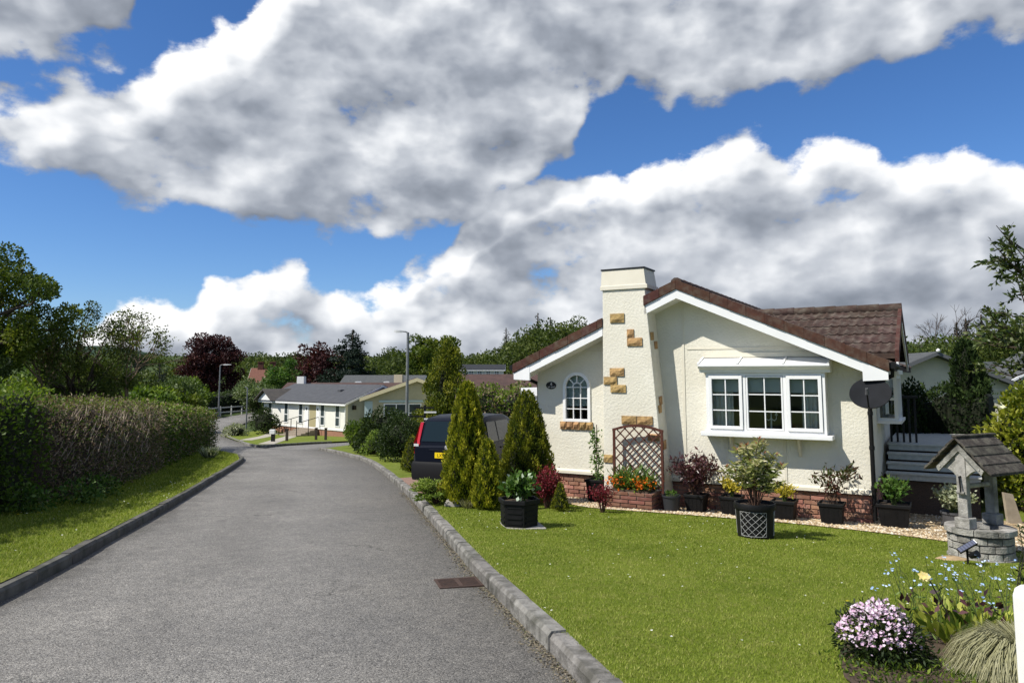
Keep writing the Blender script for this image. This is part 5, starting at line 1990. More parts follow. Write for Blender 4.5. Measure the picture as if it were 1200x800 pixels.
def make_car(label, loc, rzv, paint, plate=True):
    """small tall hatchback, rear bumper at y=0, nose at +y"""
    o = thing('parked_car', label, 'car', loc, rzv)
    tyre = mat('tyre', (.016, .016, .016), None, rough=.85)
    rim = mat('alloy', (.35, .35, .36), None, rough=.35, metal=.6)
    trim = mat('car_trim', (.007, .007, .008), None, rough=.6, spec=.2)
    # body shell: sections from tail to nose: y, z_sill, z_belt, half widths
    sec = [(.02, .34, .86, .70, .72), (.10, .26, .93, .77, .765), (.45, .22, .95, .79, .785), (1.2, .20, .95, .79, .79), (2.3, .20, .95, .79, .785), (2.75, .21, .94, .785, .76), (3.15, .24, .86, .77, .72), (3.42, .28, .74, .70, .64), (3.53, .36, .62, .58, .55)]
    b = B()
    ring_n = 14
    for y, zs, zb, w0, w1 in sec:
        mid = (zs + zb) / 2
        half = [(0, zs), (w0 * .8, zs), (w0 * .97, zs + .06), (w0 * 1.0, mid - .05), (w0 * 1.0 + .008, mid + .05), (w1, zb - .06), (w1 * .955, zb), (0, zb + .012)]
        ring = half + [(-x, z) for x, z in half[1:-1]][::-1]
        b.v += [(x, y, z) for x, z in ring]
    b.f = [(i * ring_n + k, i * ring_n + (k + 1) % ring_n, (i + 1) * ring_n + (k + 1) % ring_n, (i + 1) * ring_n + k) for i in range(len(sec) - 1) for k in range(ring_n)]
    b.f += [tuple(range(ring_n))[::-1], tuple(range((len(sec) - 1) * ring_n, len(sec) * ring_n))]
    b.make('body', paint, o, smooth=38)
    # cabin
    cab = [(.07, .90, .93, .745, .74), (.20, .90, 1.40, .745, .60), (.30, .90, 1.455, .75, .60), (.9, .90, 1.50, .755, .61), (1.7, .90, 1.49, .755, .605), (2.05, .90, 1.42, .75, .59), (2.72, .90, .955, .72, .68)]
    b = B()
    for y, z0, z1, w0, w1 in cab:
        half = [(0, z0), (w0, z0), (w0 + (w1 - w0) * .85, z0 + (z1 - z0) * .86), (w1 * .93, z1 - .012), (0, z1 + .008)]
        ring = half + [(-x, z) for x, z in half[1:-1]][::-1]
        b.v += [(x, y, z) for x, z in ring]
    b.f = [(i * 8 + k, i * 8 + (k + 1) % 8, (i + 1) * 8 + (k + 1) % 8, (i + 1) * 8 + k) for i in range(len(cab) - 1) for k in range(8)] + [tuple(range(8))[::-1], tuple(range(48, 56))]
    b.make('cabin', paint, o, smooth=38)
    # rear window, slightly proud of the tail
    yb = lambda z: .068 + (z - .93) * .277 - .008
    rw = [(-.60, .985), (.60, .985), (.535, 1.36), (.47, 1.385), (-.47, 1.385), (-.535, 1.36)]
    B().add([(x, yb(z), z) for x, z in rw] + [(x, yb(z) + .03, z) for x, z in rw], [tuple(range(6)), tuple(range(11, 5, -1))] + [(i, (i + 1) % 6, 6 + (i + 1) % 6, 6 + i) for i in range(6)]).make('rear_window', mat('dark_glass', (.012, .02, .022), None, rough=.12, spec=.28), o)
    # tall tail lamps in the rear pillars
    red = mat('tail_lens', (.42, .012, .018), None, rough=.15, spec=.7)
    for s in (-1, 1):
        pts = [(.615, .80), (.745, .74), (.755, .95), (.665, 1.36), (.60, 1.36), (.635, 1.0)]
        n = 6
        B().add([(s * x, (yb(z) if z > .95 else .045) - .006, z) for x, z in pts] + [(s * (x + .012), .20 + (z - .7) * .12, z) for x, z in pts], [tuple(range(n)), tuple(range(2 * n - 1, n - 1, -1))] + [(i, (i + 1) % n, n + (i + 1) % n, n + i) for i in range(n)]).make('tail_light', red, o)
        B().box(min(s * .64, s * .748), max(s * .64, s * .748), .028, .05, .885, .935).make('reversing_lens', mat('clear_lens', (.6, .6, .58), None, rough=.15), o)
        # side glass
        for y0, y1 in ((.42, .98), (1.04, 1.95)):
            gx = lambda z: s * (.752 - (z - .90) * .235)
            q = [(y0 + (.0 if y0 > 1 else .05), .97), (y1, .97), (y1 - (.22 if y1 > 1.5 else 0), 1.37), (y0 + (.0 if y0 > 1 else .10), 1.37)]
            B().add([(gx(z) + s * .008, y, z) for y, z in q] + [(gx(z) - s * .03, y, z) for y, z in q], [(0, 1, 2, 3), (7, 6, 5, 4), (0, 4, 5, 1), (1, 5, 6, 2), (2, 6, 7, 3), (3, 7, 4, 0)]).make('side_window', mat('dark_glass', (.03, .045, .048), None), o)
        B().box(min(s * .79, s * .806), max(s * .79, s * .806), .55, 2.6, .52, .58).make('rub_strip', trim, o)
        for y in (.98, 1.85):
            B().box(min(s * .785, s * .81), max(s * .785, s * .81), y, y + .14, .82, .85).make('door_handle', trim, o)
        B().box(min(s * .76, s * .93), max(s * .76, s * .93), 2.05, 2.15, .98, 1.10).make('mirror', trim, o, bevel=.02)
        for y in (.62, 2.90):
            w = B().tube([(s * .66, y, .285), (s * .795, y, .285)], .17, 18).make('wheel', rim, o, smooth=40)
            B().tube([(s * .63, y, .285), (s * .65, y, .285), (s * .79, y, .285), (s * .80, y, .285)], [.25, .285, .285, .26], 24).make('tyre', tyre, w, smooth=40)
            B().tube([(s * .60, y, .29), (s * .793, y, .29)], .325, 20).make('wheel_arch', mat('arch_dark', (.008, .008, .008), None), o)
        B().box(min(s * .45, s * .66), max(s * .45, s * .66), 3.36, 3.46, .62, .74).make('headlight', mat('clear_lens', (.6, .6, .58), None), o, bevel=.02)
    # bumper
    bp = [(-.80, .30), (-.78, .0), (-.60, -.06), (.60, -.06), (.78, .0), (.80, .30)]
    n = len(bp)
    v = []
    for z, g in ((.22, .97), (.30, 1.0), (.53, 1.0), (.585, .97)):
        v += [(x * g, y * g + (0 if z < .55 else .02), z) for x, y in bp]
    B().add(v, [(i * n + k, i * n + k + 1, (i + 1) * n + k + 1, (i + 1) * n + k) for i in range(3) for k in range(n - 1)] + [tuple(range(n))[::-1], tuple(range(3 * n, 4 * n))]).make('bumper', trim, o, smooth=30)
    B().box(-.40, .40, .015, .06, .80, .835).make('tailgate_grip', paint, o, bevel=.008)
    if plate:
        p = B().box(-.26, .26, .004, .018, .665, .775).make('number_plate', mat('plate_yellow', (.80, .58, .01), None, rough=.4), o)
        text_mesh('plate_lettering', 'LX52 UUK', .092, mat('plate_black', (.01, .01, .01), None), p, (0, .003, .718), (R(90), 0, 0), .0008)
    B().tube([(0, .028, .885), (0, .01, .885)], .045, 20).make('badge', mat('badge_silver', (.62, .62, .64), None, rough=.3, metal=.4), o)
    B().tube([(0, .05, .95), (.0, .052, .975), (.28, .062, 1.0)], .009, 6).make('wiper', trim, o)
    B().tube([(0, 1.9, 1.48), (0, 1.72, 1.66)], .006, 6).make('aerial', trim, o)
    return o


car_pos = Vector((-1.32, 15.10, 0))
car_pos.z = gz(car_pos.x, car_pos.y) + .0
PAINT = mat('navy_paint', (.006, .008, .015), None, rough=.35, spec=.10)
make_car('dark navy small hatchback parked on the brick drive beside the bungalow', car_pos, R(-20), PAINT)
make_car('red car parked beyond the left end of the white bungalow', (-22.7, 77.5, base(72) + .02), R(60), mat('red_paint', (.45, .03, .025), None, rough=.25, spec=.6), False)
# brick drive under the car
A = [(kx(KR, y) + .13, y) for y in np.linspace(13.6, 18.2, 12)]
C = [(x + 7, y + 11) for x, y in A]


def drive_mat():
    m, nt, b = new_mat('block_paving')
    geo = nt.nodes.new('ShaderNodeNewGeometry')
    br = nt.nodes.new('ShaderNodeTexBrick')
    link(nt, geo.outputs['Position'], br.inputs['Vector'])
    br.inputs['Scale'].default_value = 5
    br.inputs['Color1'].default_value = (.30, .17, .12, 1)
    br.inputs['Color2'].default_value = (.22, .13, .10, 1)
    br.inputs['Mortar'].default_value = (.12, .10, .08, 1)
    link(nt, br.outputs[0], b.inputs['Base Color'])
    b.inputs['Roughness'].default_value = .9
    return m


struct(ruled('driveway', A, C, drive_mat(), lambda x, y: gz(x, y) + .012, 10))


# ------------------------------------------------------------------ drain, lamps, sign
def drain():
    x, y = -.52, 7.42
    o = thing('drain_grate', 'rusty iron drain grate set in the road by the kerb', 'drain', (x, y, base(y)), R(14))
    o.rotation_euler = (-.054, 0, R(14))
    m = mat('rusty_iron', (.075, .045, .033), (.045, .03, .025), 30, .85, .002, 80)
    B().holed([(-.21, -.20), (.21, -.20), (.21, .20), (-.21, .20)], [[(-.185, -.175), (.185, -.175), (.185, .175), (-.185, .175)]], -.02, .012).xf(Matrix(((1, 0, 0, 0), (0, 0, 1, 0), (0, 1, 0, 0), (0, 0, 0, 1)))).make('frame', m, o)
    B().box(-.185, .185, -.175, .175, .0045, .006).make('pit', mat('pit_dark', (.012, .011, .010), None), o)
    B().box(-.02, .02, -.175, .175, .006, .014).make('centre_bar', m, o)
    for i in range(9):
        yy = -.16 + i * .04
        for s in (-1, 1):
            B().box(min(s * .02, s * .185), max(s * .02, s * .185), yy - .011, yy + .011, .006, .0125).make('bar', m, o)


drain()


def lamp_post(label, loc, h, arm, rzv, head=.55, r=.055):
    o = thing('street_lamp', label, 'street lamp', loc, rzv)
    B().tube([(0, 0, -.1), (0, 0, 1.1)], r * 1.5, 12).make('base_section', M_GALV, o, smooth=50)
    B().tube([(0, 0, 1.1), (0, 0, h)], [r, r * .75], 12).make('pole', M_GALV, o, smooth=50)
    B().tube([(0, 0, h - .03), (arm * .5, 0, h + .04), (arm, 0, h + .05)], [.04, .035, .03], 8).make('arm', M_GALV, o, smooth=50)
    s = 1 if arm >= 0 else -1
    b = B()
    for x, w, z0, z1 in ((0, .05, -.03, .03), (.12, .11, -.05, .06), (.4, .12, -.05, .07), (head, .06, -.02, .03)):
        b.v += [(arm + s * x, -w, h + .05 + z0), (arm + s * x, w, h + .05 + z0), (arm + s * x, w * .7, h + .05 + z1), (arm + s * x, -w * .7, h + .05 + z1)]
    b.f = [(i * 4 + k, i * 4 + (k + 1) % 4, i * 4 + 4 + (k + 1) % 4, i * 4 + 4 + k) for i in range(3) for k in range(4)] + [(3, 2, 1, 0), (12, 13, 14, 15)]
    b.make('lantern', mat('lantern_grey', (.42, .43, .42), None, rough=.5), o, smooth=40)
    return o


lamp_post('tall grey street lamp with flat lantern rising in front of the cream gabled bungalow', (-5.63, 40, base(40) + .08), 6.0, -.25, 0, .50, .09)
lamp_post('grey street lamp with curved pale lantern by the far road bend', (-33.0, 84, base(84)), 5.85, .35, 0, .9, .09)
pl = thing('short_pole', 'thin grey pole on the grass verge beyond the hedge end', 'pole', (-24.0, 67.6, base(67.6) + .05))
B().tube([(0, 0, -.1), (0, 0, 3.5)], [.07, .055], 10).make('shaft', M_GALV, pl, smooth=50)
B().tube([(0, 0, 3.5), (-.25, 0, 3.6)], .05, 8).make('top_arm', M_GALV, pl)
sg = thing('fingerpost', 'black signpost with short white arms behind the parked car', 'signpost', (-3.15, 27.0, gz(-3.15, 27)))
B().tube([(0, 0, -.1), (0, 0, 1.95)], .04, 10).make('post', M_BLACKMET, sg)
for z, x0, x1, m in ((1.86, -.38, .32, M_BLACKMET), (1.70, -.02, .42, M_WHITEP), (1.55, -.60, .0, M_BLACKMET), (1.46, -.02, .42, M_WHITEP)):
    B().box(x0, x1, -.05, -.042, z - .03, z + .03).make('sign_arm', m, sg)


# ------------------------------------------------------------------ white bungalow beyond the bend
def simple_window(parent, x0, x1, z0, z1, y, rows=2, cols=1, m=None, fw=.07):
    f = B().holed([(x0, z0), (x1, z0), (x1, z1), (x0, z1)], [[(x0 + fw, z0 + fw), (x1 - fw, z0 + fw), (x1 - fw, z1 - fw), (x0 + fw, z1 - fw)]], y - .03, y + .02).make('window', M_WHITE, parent)
    B().box(x0 + fw, x1 - fw, y - .005, y + .005, z0 + fw, z1 - fw).make('pane', m or mat('far_glass', (.045, .06, .065), None, rough=.12, spec=.7), f)
    for r in range(1, rows):
        z = z0 + (z1 - z0) * .42 * r if rows == 2 else z0 + (z1 - z0) * r / rows
        B().box(x0 + fw, x1 - fw, y - .022, y - .006, z - .03, z + .03).make('transom', M_WHITE, f)
    for c in range(1, cols):
        x = x0 + (x1 - x0) * c / cols
        B().box(x - .03, x + .03, y - .02, y - .006, z0 + fw, z1 - fw).make('mullion', M_WHITE, f)
    return f


def gabled(o, L, D, hb, he, hr, wall, roof, over=.35, skirt=None, z0=-.3, gable=None):
    """front along +x at y=0, gable ends at x=0 and x=L, ridge along x"""
    B().box(0, L, 0, .15, hb, he).make('front_wall', wall, o)
    B().box(0, L, D - .15, D, hb, he).make('rear_wall', wall, o)
    for x in (0, L - .15):
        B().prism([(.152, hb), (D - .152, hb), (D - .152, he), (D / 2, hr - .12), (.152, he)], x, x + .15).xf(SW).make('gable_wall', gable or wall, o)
    if skirt:
        B().box(.03, L - .03, .03, D - .03, z0, hb - .002).make('brick_skirt', skirt, o)
    s = (hr - he) / (D / 2)
    e = over
    r = B().prism([(-e, he - s * e + .04), (D / 2, hr + .04), (D + e, he - s * e + .04), (D + e, he - s * e - .06), (D / 2, hr - .06), (-e, he - s * e - .06)], -e, L + e).xf(SW).make('roof', roof, o)
    for f in (0, 1):
        y = -e if f == 0 else D + e
        B().box(-e, L + e, min(y, y + (.03 if f == 0 else -.03)) - (.03 if f == 0 else -.0), max(y, y + .0) + (0 if f == 0 else .03), he - s * e - .18, he - s * e - .061).make('fascia', M_WHITE, o)
    for x in (-e - .03, L + e):
        B().prism([(-e, he - s * e - .16), (D / 2, hr - .16), (D + e, he - s * e - .16), (D + e, he - s * e + .0), (D / 2, hr + .0), (-e, he - s * e + .0)], x, x + .03).xf(SW).make('bargeboard', M_WHITE, o)
    return r


def slate(name, a, b_):
    return mat(name, a, b_, 3, .8, .01, 12)


def white_bungalow():
    # near corner (-12.2,55), front runs away to the left
    C = Vector((-12.2, 55, base(55) + .05))
    ang = math.atan2(-.682, .731)      # local +x runs back along the front towards the near corner
    o0 = C + Vector((-.731, .682, 0)) * 12.0
    o = thing('white_bungalow', 'long white bungalow with grey roof and tall narrow windows at the road bend', 'house', (o0.x, o0.y, C.z), ang)
    m = mat('offwhite_wall', (.72, .705, .645), (.67, .655, .60), 2, .85, .004, 40)
    r = gabled(o, 12, 6.1, .42, 2.62, 3.78, m, slate('slate_grey', (.075, .078, .085), (.055, .057, .063)), .35, mat('pinkish_brick', (.33, .17, .11), (.24, .12, .08), 9, .9), gable=mat('shaded_gable_render', (.30, .335, .34), (.26, .29, .295), 3, .9))  # gable wall greyer than the front: its shade is painted into the colour
    for x in (.75, 3.3, 5.5, 8.6, 10.6):
        simple_window(o, x, x + .62, .72, 2.35, -.01)
    B().box(-.02, 12.02, -.03, -.001, .44, .56).make('base_trim', M_WHITE, o)
    for x in (0.02, 11.9):
        B().box(x, x + .1, -.035, -.001, .561, 2.55).make('corner_trim', M_WHITE, o)
    dr = B().box(7.05, 8.0, -.02, -.001, .562, 2.5).make('entrance_panel', mat('khaki_panel', (.34, .30, .17), None, rough=.8), o)
    for x in (6.45, 8.05):
        d = B().box(x, x + .5, -.045, -.004, .57, 2.35).make('door', M_WHITE, o)
        B().box(x + .2, x + .3, -.09, -.046, 1.85, 2.0).make('lantern', M_BLACKMET, d)
    st = mat('step_stone', (.30, .25, .19), (.22, .18, .14), 8, .9)
    for i in range(5):
        B().box(5.9, 8.4, -1.9 + i * .38, -1.52 + i * .38 if i < 4 else -.05, -.2, .06 + i * .1).make('step', st, o)
    for x in (5.9, 8.4):
        for y in (-1.9, -.9):
            B().tube([(x, y, -.1), (x, y, 1.15)], .03, 8).make('rail_post', M_BLACKMET, o)
        B().tube([(x, -1.9, .95), (x, -.05, 1.35)], .025, 8).make('handrail', M_BLACKMET, o)
    B().tube([(12.02, -.1, .4), (12.02, -.1, 2.35), (12.1, -.33, 2.5)], .04, 8).make('downpipe', M_WHITE, o)
    B().box(12.01, 12.2, .5, .75, 2.0, 2.3).make('wall_lamp', M_BLACKMET, o)
    B().box(8.5, 8.9, 1.55, 1.9, 3.2, 3.42).make('roof_vent', M_GREYPL, r)
    # end gable projecting to the front at the far end
    g = B().prism([(-.2, 2.5), (2.2, 2.5), (1.0, 3.2)], -.5, 2.0).make('end_gable', M_WHITE, o)
    B().prism([(-.45, 2.42), (1.0, 3.32), (2.45, 2.42), (2.45, 2.5), (1.0, 3.42), (-.45, 2.5)], -.75, 2.3).make('end_gable_roof', slate('slate_brown', (.09, .08, .07), (.06, .055, .05)), g)
    return o


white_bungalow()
for i, (x, y, h) in enumerate([(-13.9, 46.3, .7), (-12.7, 48.6, .72), (-12.0, 48.3, .72)]):
    b = B().box(-.07, .07, -.07, .07, -.1, h).box(-.085, .085, -.085, .085, h, h + .05).make('bollard', mat('bollard_brown', (.05, .035, .03), None, rough=.8))
    b.location = (x, y, base(y) + .09)
    tag(b, 'stubby brown post on the grass before the white bungalow', 'bollard', 'brown posts on the bungalow lawn')
mb = thing('letter_box', 'small white box on a dark stand by the bungalow steps', 'letter box', (-14.4, 45.2, base(45.2) + .09))
B().box(-.10, .10, -.1, .1, -.05, .45).make('stand', M_BLACKMET, mb)
B().box(-.20, .12, -.12, .12, .45, .72).make('box', M_WHITE, mb, bevel=.02)


def cream_bungalow():
    # gable end faces the road; local x runs across the gable
    o = thing('cream_bungalow', 'cream gabled bungalow with pale barge board behind the dark shrubs', 'house', (-9.4, 47.6, base(47.6) + .05), R(8))
    w, e = 6.6, .3
    m = mat('cream_wall', (.46, .42, .28), (.40, .365, .245), 3, .85)
    hr, he = 3.9, 2.75
    sl = (hr - he) / (w / 2)
    B().prism([(0, -.3), (w, -.3), (w, he), (w / 2, hr - .1), (0, he)], 0, .15).make('gable_wall', m, o)
    B().box(0, .15, .152, 9, -.3, he).make('side_wall', m, o)
    B().box(w - .15, w, .152, 9, -.3, he).make('side_wall', m, o)
    B().prism([(-e, he - sl * e + .05), (w / 2, hr + .05), (w + e, he - sl * e + .05), (w + e, he - sl * e - .05), (w / 2, hr - .05), (-e, he - sl * e - .05)], -.3, 9).make('roof', M_TILE, o)
    for s in (0, 1):
        p = [(-e, he - sl * e + .07), (w / 2, hr + .07), (w / 2, hr - .15), (-e, he - sl * e - .16)]
        if s:
            p = [(w - x, z) for x, z in p]
        B().prism(p, -.36, -.302).make('bargeboard', mat('cream_board', (.66, .58, .36), None, rough=.7), o)
    simple_window(o, 1.2, 3.6, 1.3, 2.35, -.01, 2, 3)
    B().box(.0, .5, -.02, -.001, .5, 2.5).make('corner_panel', mat('pale_blue', (.42, .52, .52), None), o)
    B().box(.9, 3.9, -.05, -.001, 2.42, 2.55).make('lintel', mat('pale_blue', (.42, .52, .52), None), o)


cream_bungalow()


def roofed(name, label, loc, rzv, L, D, he, hr, wall, roof, wins=(), over=.3):
    o = thing(name, label, 'house', loc, rzv)
    gabled(o, L, D, -.4, he, hr, wall, roof, over)
    for x0, x1, z0, z1 in wins:
        simple_window(o, x0, x1, z0, z1, -.01, 2, 2)
    return o


M_W2 = mat('cream_wall_pale', (.62, .58, .44), (.56, .52, .40), 3, .85)
M_BR2 = slate('tile_brown_far', (.085, .048, .04), (.055, .034, .03))
M_GR2 = slate('tile_grey_far', (.085, .09, .09), (.06, .063, .065))
b1 = roofed('brown_roofed_bungalow', 'bungalow with long brown roof behind the white bungalow', (-22.5, 71.5, base(70)), R(-6), 12.5, 6, 2.7, 3.95, M_W2, M_BR2)
B().box(1.0, 1.7, 2.2, 2.8, 3.5, 4.6).make('chimney', M_WHITEP, b1)
b2 = roofed('grey_hipped_bungalow', 'grey roofed bungalow with small white roof gables under the cedar', (-20.5, 88, base(80)), R(-4), 9.5, 7, 3.2, 4.7, M_W2, M_GR2)
for x in (2.2, 5.6):
    g = B().prism([(x - .9, 3.2), (x + .9, 3.2), (x, 4.0)], -.5, 2).make('roof_gable', M_WHITEP, b2)
B().box(6.5, 7.5, .5, 1.3, 3.6, 4.8).make('chimney', mat('cream_chimney', (.5, .42, .3), None), b2)
roofed('brown_roofed_bungalow', 'brown tiled bungalow roof behind the hedge beside the broad conifer', (-3.4, 43.5, base(43.5)), R(-3), 8.5, 6, 2.75, 4.0, M_W2, M_BR2, [(1, 2.5, 1, 2.2), (4, 5.5, 1, 2.2)])
b4 = roofed('white_terrace', 'distant low white block with dark roof below the wooded hill', (-9.0, 122, base(80) + .2), R(0), 7.6, 4, 5.55, 6.3, mat('pale_wall', (.55, .54, .48), None), slate('dark_slate', (.03, .032, .038), (.022, .024, .028)), [(.5 + 1.4 * i, 1.3 + 1.4 * i, 4.55, 5.25) for i in range(5)])
b5 = roofed('grey_bungalow', 'grey roofed building beside the distant white block', (.5, 118, base(80)), R(0), 8, 6, 3.6, 5.6, mat('pale_wall', (.55, .54, .48), None), M_GR2)
# red brick house with two chimneys
o = roofed('red_brick_house', 'old red brick house with two chimneys beside the copper beech', (-46.3, 131, base(80)), R(8), 5.4, 6, 3.6, 6.0, mat('red_wall', (.15, .06, .045), (.10, .045, .035), 4, .9), mat('red_tiles', (.19, .085, .06), (.13, .06, .045), 4, .9), [(.8, 1.8, 1.2, 2.6), (3, 4, 1.2, 2.6)])
for x in (.9, 3.0):
    B().box(x, x + .9, 2.6, 3.4, 4.8, 7.0).make('chimney', mat('red_wall', (.24, .085, .06), None), o)
    B().box(x - .08, x + .98, 2.52, 3.48, 7.0, 7.15).make('chimney_cap', mat('red_wall', (.24, .085, .06), None), o)
B().box(-.1, 5.5, -.9, -.15, -.4, 1.3).make('white_lean_to', mat('pale_wall', (.55, .54, .48), None), o)
# right-hand neighbours
o = thing('neighbour_bungalow', 'cream gabled bungalow with dark roof beyond the dark conifers', 'house', (11.7, 26.8, -1.55), R(-6))
w = 6.6
B().prism([(0, -.6), (w, -.6), (w, 2.55), (w / 2, 3.85), (0, 2.55)], 0, .15).make('gable_wall', M_W2, o)
B().box(0, .15, .152, 9, -.6, 2.55).make('side_wall', M_W2, o)
B().box(w - .15, w, .152, 9, -.6, 2.55).make('side_wall', M_W2, o)
r = B().prism([(-.35, 2.47), (w / 2, 3.99), (w + .35, 2.47), (w + .35, 2.35), (w / 2, 3.86), (-.35, 2.35)], -.45, 9).make('roof', M_GR2, o)
B().prism([(-.35, 2.3), (w / 2, 3.86), (w + .35, 2.3), (w + .35, 2.42), (w / 2, 3.98), (-.35, 2.42)], -.48, -.452).make('bargeboard', mat('grey_board', (.10, .105, .11), None, rough=.7), o)
B().lathe([(.02, 0), (.06, .03), (.07, .08), (.02, .13)], 12, (w / 2, -.5, 3.96)).make('finial', M_WHITE, o)
for x in (1.9, 3.75):
    simple_window(o, x, x + 1.1, 1.2, 2.35, -.01, 2, 2)
    B().box(x - .1, x + 1.2, -.12, -.001, 2.36, 2.46).make('lintel', M_GREYPL, o)
B().box(.05, w - .05, -.02, -.001, 2.62, 2.68).make('cover_strip', M_SMOOTHR, o)
o = thing('neighbour_bungalow', 'grey roofed bungalow with white trimmed dormer behind the laurel hedge', 'house', (18.6, 28.5, -1.6), R(-4))
gabled(o, 9, 6.4, -.6, 2.55, 3.75, mat('pale_wall', (.55, .54, .48), None), slate('green_grey_roof', (.06, .068, .066), (.045, .05, .05)), .35)
g = B().prism([(.8, 3.0), (4.4, 3.0), (2.6, 3.98)], .2, 3).make('dormer', mat('pale_wall', (.55, .54, .48), None), o)
B().prism([(.5, 2.95), (2.6, 4.06), (4.7, 2.95), (4.7, 3.05), (2.6, 4.18), (.5, 3.05)], .05, 3).make('dormer_roof', M_GR2, g)
B().prism([(.5, 2.93), (2.6, 4.04), (4.7, 2.93), (4.7, 3.03), (2.6, 4.16), (.5, 3.03)], -.02, .048).make('dormer_board', M_WHITE, g)
# field fence beside the far road
fe = thing('rail_fence', 'dark post and rail fence along the far road', 'fence', (-34.6, 82, base(88)), R(78))
for i in range(9):
    B().box(i * 2.2 - .06, i * 2.2 + .06, -.06, .06, -.1, 1.15).make('post', M_WOODGREY, fe)
for z in (.45, 1.0):
    B().box(-.1, 17.8, -.09, -.062, z - .06, z + .06).make('rail', M_WOODGREY, fe)

# ------------------------------------------------------------------ hedges
def hedge(name, label, path, h, w, nl, size, m, core_m=M_CORE, tw=0, dry=0, zf=gl, cat='hedge', lump=.07, hvar=.05, jit=.05, long_=0):
    """clipped hedge; path = line of its foot on the right-hand side, the body lies to the left"""
    S = smooth_line(path, 60)
    Pn = np.array(S)
    T = np.gradient(Pn, axis=0)
    T = T / np.linalg.norm(T, axis=1, keepdims=True)
    Nl = np.stack([-T[:, 1], T[:, 0]], 1)          # to the left
    z = np.array([zf(*p) for p in S])
    o = thing(name, label, cat, (S[0][0], S[0][1], z[0]))
    org = np.array([S[0][0], S[0][1], z[0]])

    def at(u, a, q):
        """u 0..59 along, a across 0..1, q height 0..1"""
        i = np.clip(u.astype(int), 0, 58)
        f = (u - i)[:, None]
        p = Pn[i] * (1 - f) + Pn[i + 1] * f
        n_ = Nl[i] * (1 - f) + Nl[i + 1] * f
        zz = z[i] * (1 - f[:, 0]) + z[i + 1] * f[:, 0]
        hh = h * (1 + hvar * np.sin(u * .43 + 1) + .4 * hvar * np.sin(u * 1.7))
        xy = p + n_ * (a * w)[:, None]
        return np.concatenate([xy, (zz + q * hh)[:, None]], 1), n_

    def surf(n):
        u = rng.random(n) * 59
        s = rng.random(n)
        per = np.array([h, w, h])
        cut = np.cumsum(per) / per.sum()
        a = np.where(s < cut[0], 0, np.where(s < cut[1], (s - cut[0]) / (cut[1] - cut[0]), 1.0))
        q = np.where(s < cut[0], s / cut[0], np.where(s < cut[1], 1.0, 1 - (s - cut[1]) / (1 - cut[1])))
        # rounded shoulders
        a = np.where((q > .88) & (a < .1), a + (q - .88) * .9, a)
        a = np.where((q > .88) & (a > .9), a - (q - .88) * .9, a)
        lum = lump * (np.sin(u * 1.9 + q * 7) + np.sin(u * 4.3 - q * 11 + 2) * .6)
        ac = a + np.where(a < .5, -1, 1) * 0 + lum * np.where(a < .5, 1, -1)
        P, n_ = at(u, ac, q + lum * .4 * (q > .99))
        N = np.concatenate([n_ * np.where(a < .12, -1, np.where(a > .88, 1, 0))[:, None], ((q > .9) * 1.0)[:, None]], 1)
        return P + rng.normal(size=(n, 3)) * jit, unit(N + 1e-3), q, u
    P, N, q, u = surf(nl)
    A = unit(N * .7 + rdir(nl) * .9 + np.array([0, 0, .35]))
    patch = .5 + .5 * np.sin(u * 2.3 + 3 * np.sin(q * 5 + u))
    t = .50 * rng.random(nl) + .2 * patch + .34 * (q > .9)
    leaves('foliage', P - org, A, size * (.6 + .8 * rng.random(nl)), m, o, .6, t)
    if dry:
        P, N, q, u = surf(dry)
        A = unit(N * .5 + rdir(dry))
        leaves('dead_foliage', P - org, A, size * (.6 + .8 * rng.random(dry)), L_DRY, o, .55)
    if tw:
        P, N, q, u = surf(tw)
        keep = q < 1.1
        i = np.clip(u.astype(int), 0, 58)
        T3 = np.concatenate([T[i], np.zeros((tw, 1))], 1)
        A = unit(T3 * .40 + np.array([0, 0, .8]) + rdir(tw) * .75)
        A = np.where((q > .97)[:, None], unit(T3 * rng.normal(size=(tw, 1)) + rdir(tw) * .5), A)
        stuff(leaves('cut_stems', P - org - np.array([0, 0, .09]) * (q > .9)[:, None], A, .07 + .22 * rng.random(tw) ** 2, leafmat('pale_twig', [(.10, .07, .05), (.22, .17, .12), (.38, .31, .23)], 0, .8), o, .06, rng.random(tw), 0.0))
        if long_:
            P, N, q, u = surf(long_ * 4)
            k = (q > .30) & (q < .86) & (u > 2) & (u < 40)
            P, N, q, u = P[k][:long_], N[k][:long_], q[k][:long_], u[k][:long_]
            i = np.clip(u.astype(int), 0, 58)
            T3 = np.concatenate([T[i], np.zeros((len(P), 1))], 1)
            A = unit(T3 * .85 + np.array([0, 0, 1.0]) + rdir(len(P)) * .3)
            stuff(leaves('laid_stems', P - org + N * .05, A, .12 + .24 * rng.random(len(P)), leafmat('pale_twig', [(.10, .07, .05), (.22, .17, .12), (.38, .31, .23)], 0, .8), o, .05, .45 + .55 * rng.random(len(P)), 0.0, np.tile(unit(np.array([[.6, .35, 0.1]])), (len(P), 1))))
    # woody heart of the hedge
    b = B()
    for k in range(60):
        for a, qq in ((.16, -.05), (.16, .86), (.26, .93), (.74, .93), (.84, .86), (.84, -.05)):
            P1, _ = at(np.array([float(min(k, 58.99))]), np.array([a + random.uniform(-.03, .03)]), np.array([qq]))
            b.v.append(tuple(P1[0] - org))
    b.f = [(k * 6 + j, k * 6 + j + 1, k * 6 + j + 7, k * 6 + j + 6) for k in range(59) for j in range(5)] + [(0, 1, 2, 3, 4, 5), tuple(range(59 * 6 + 5, 59 * 6 - 1, -1))]
    b.make('woody_heart', core_m, o)
    return o


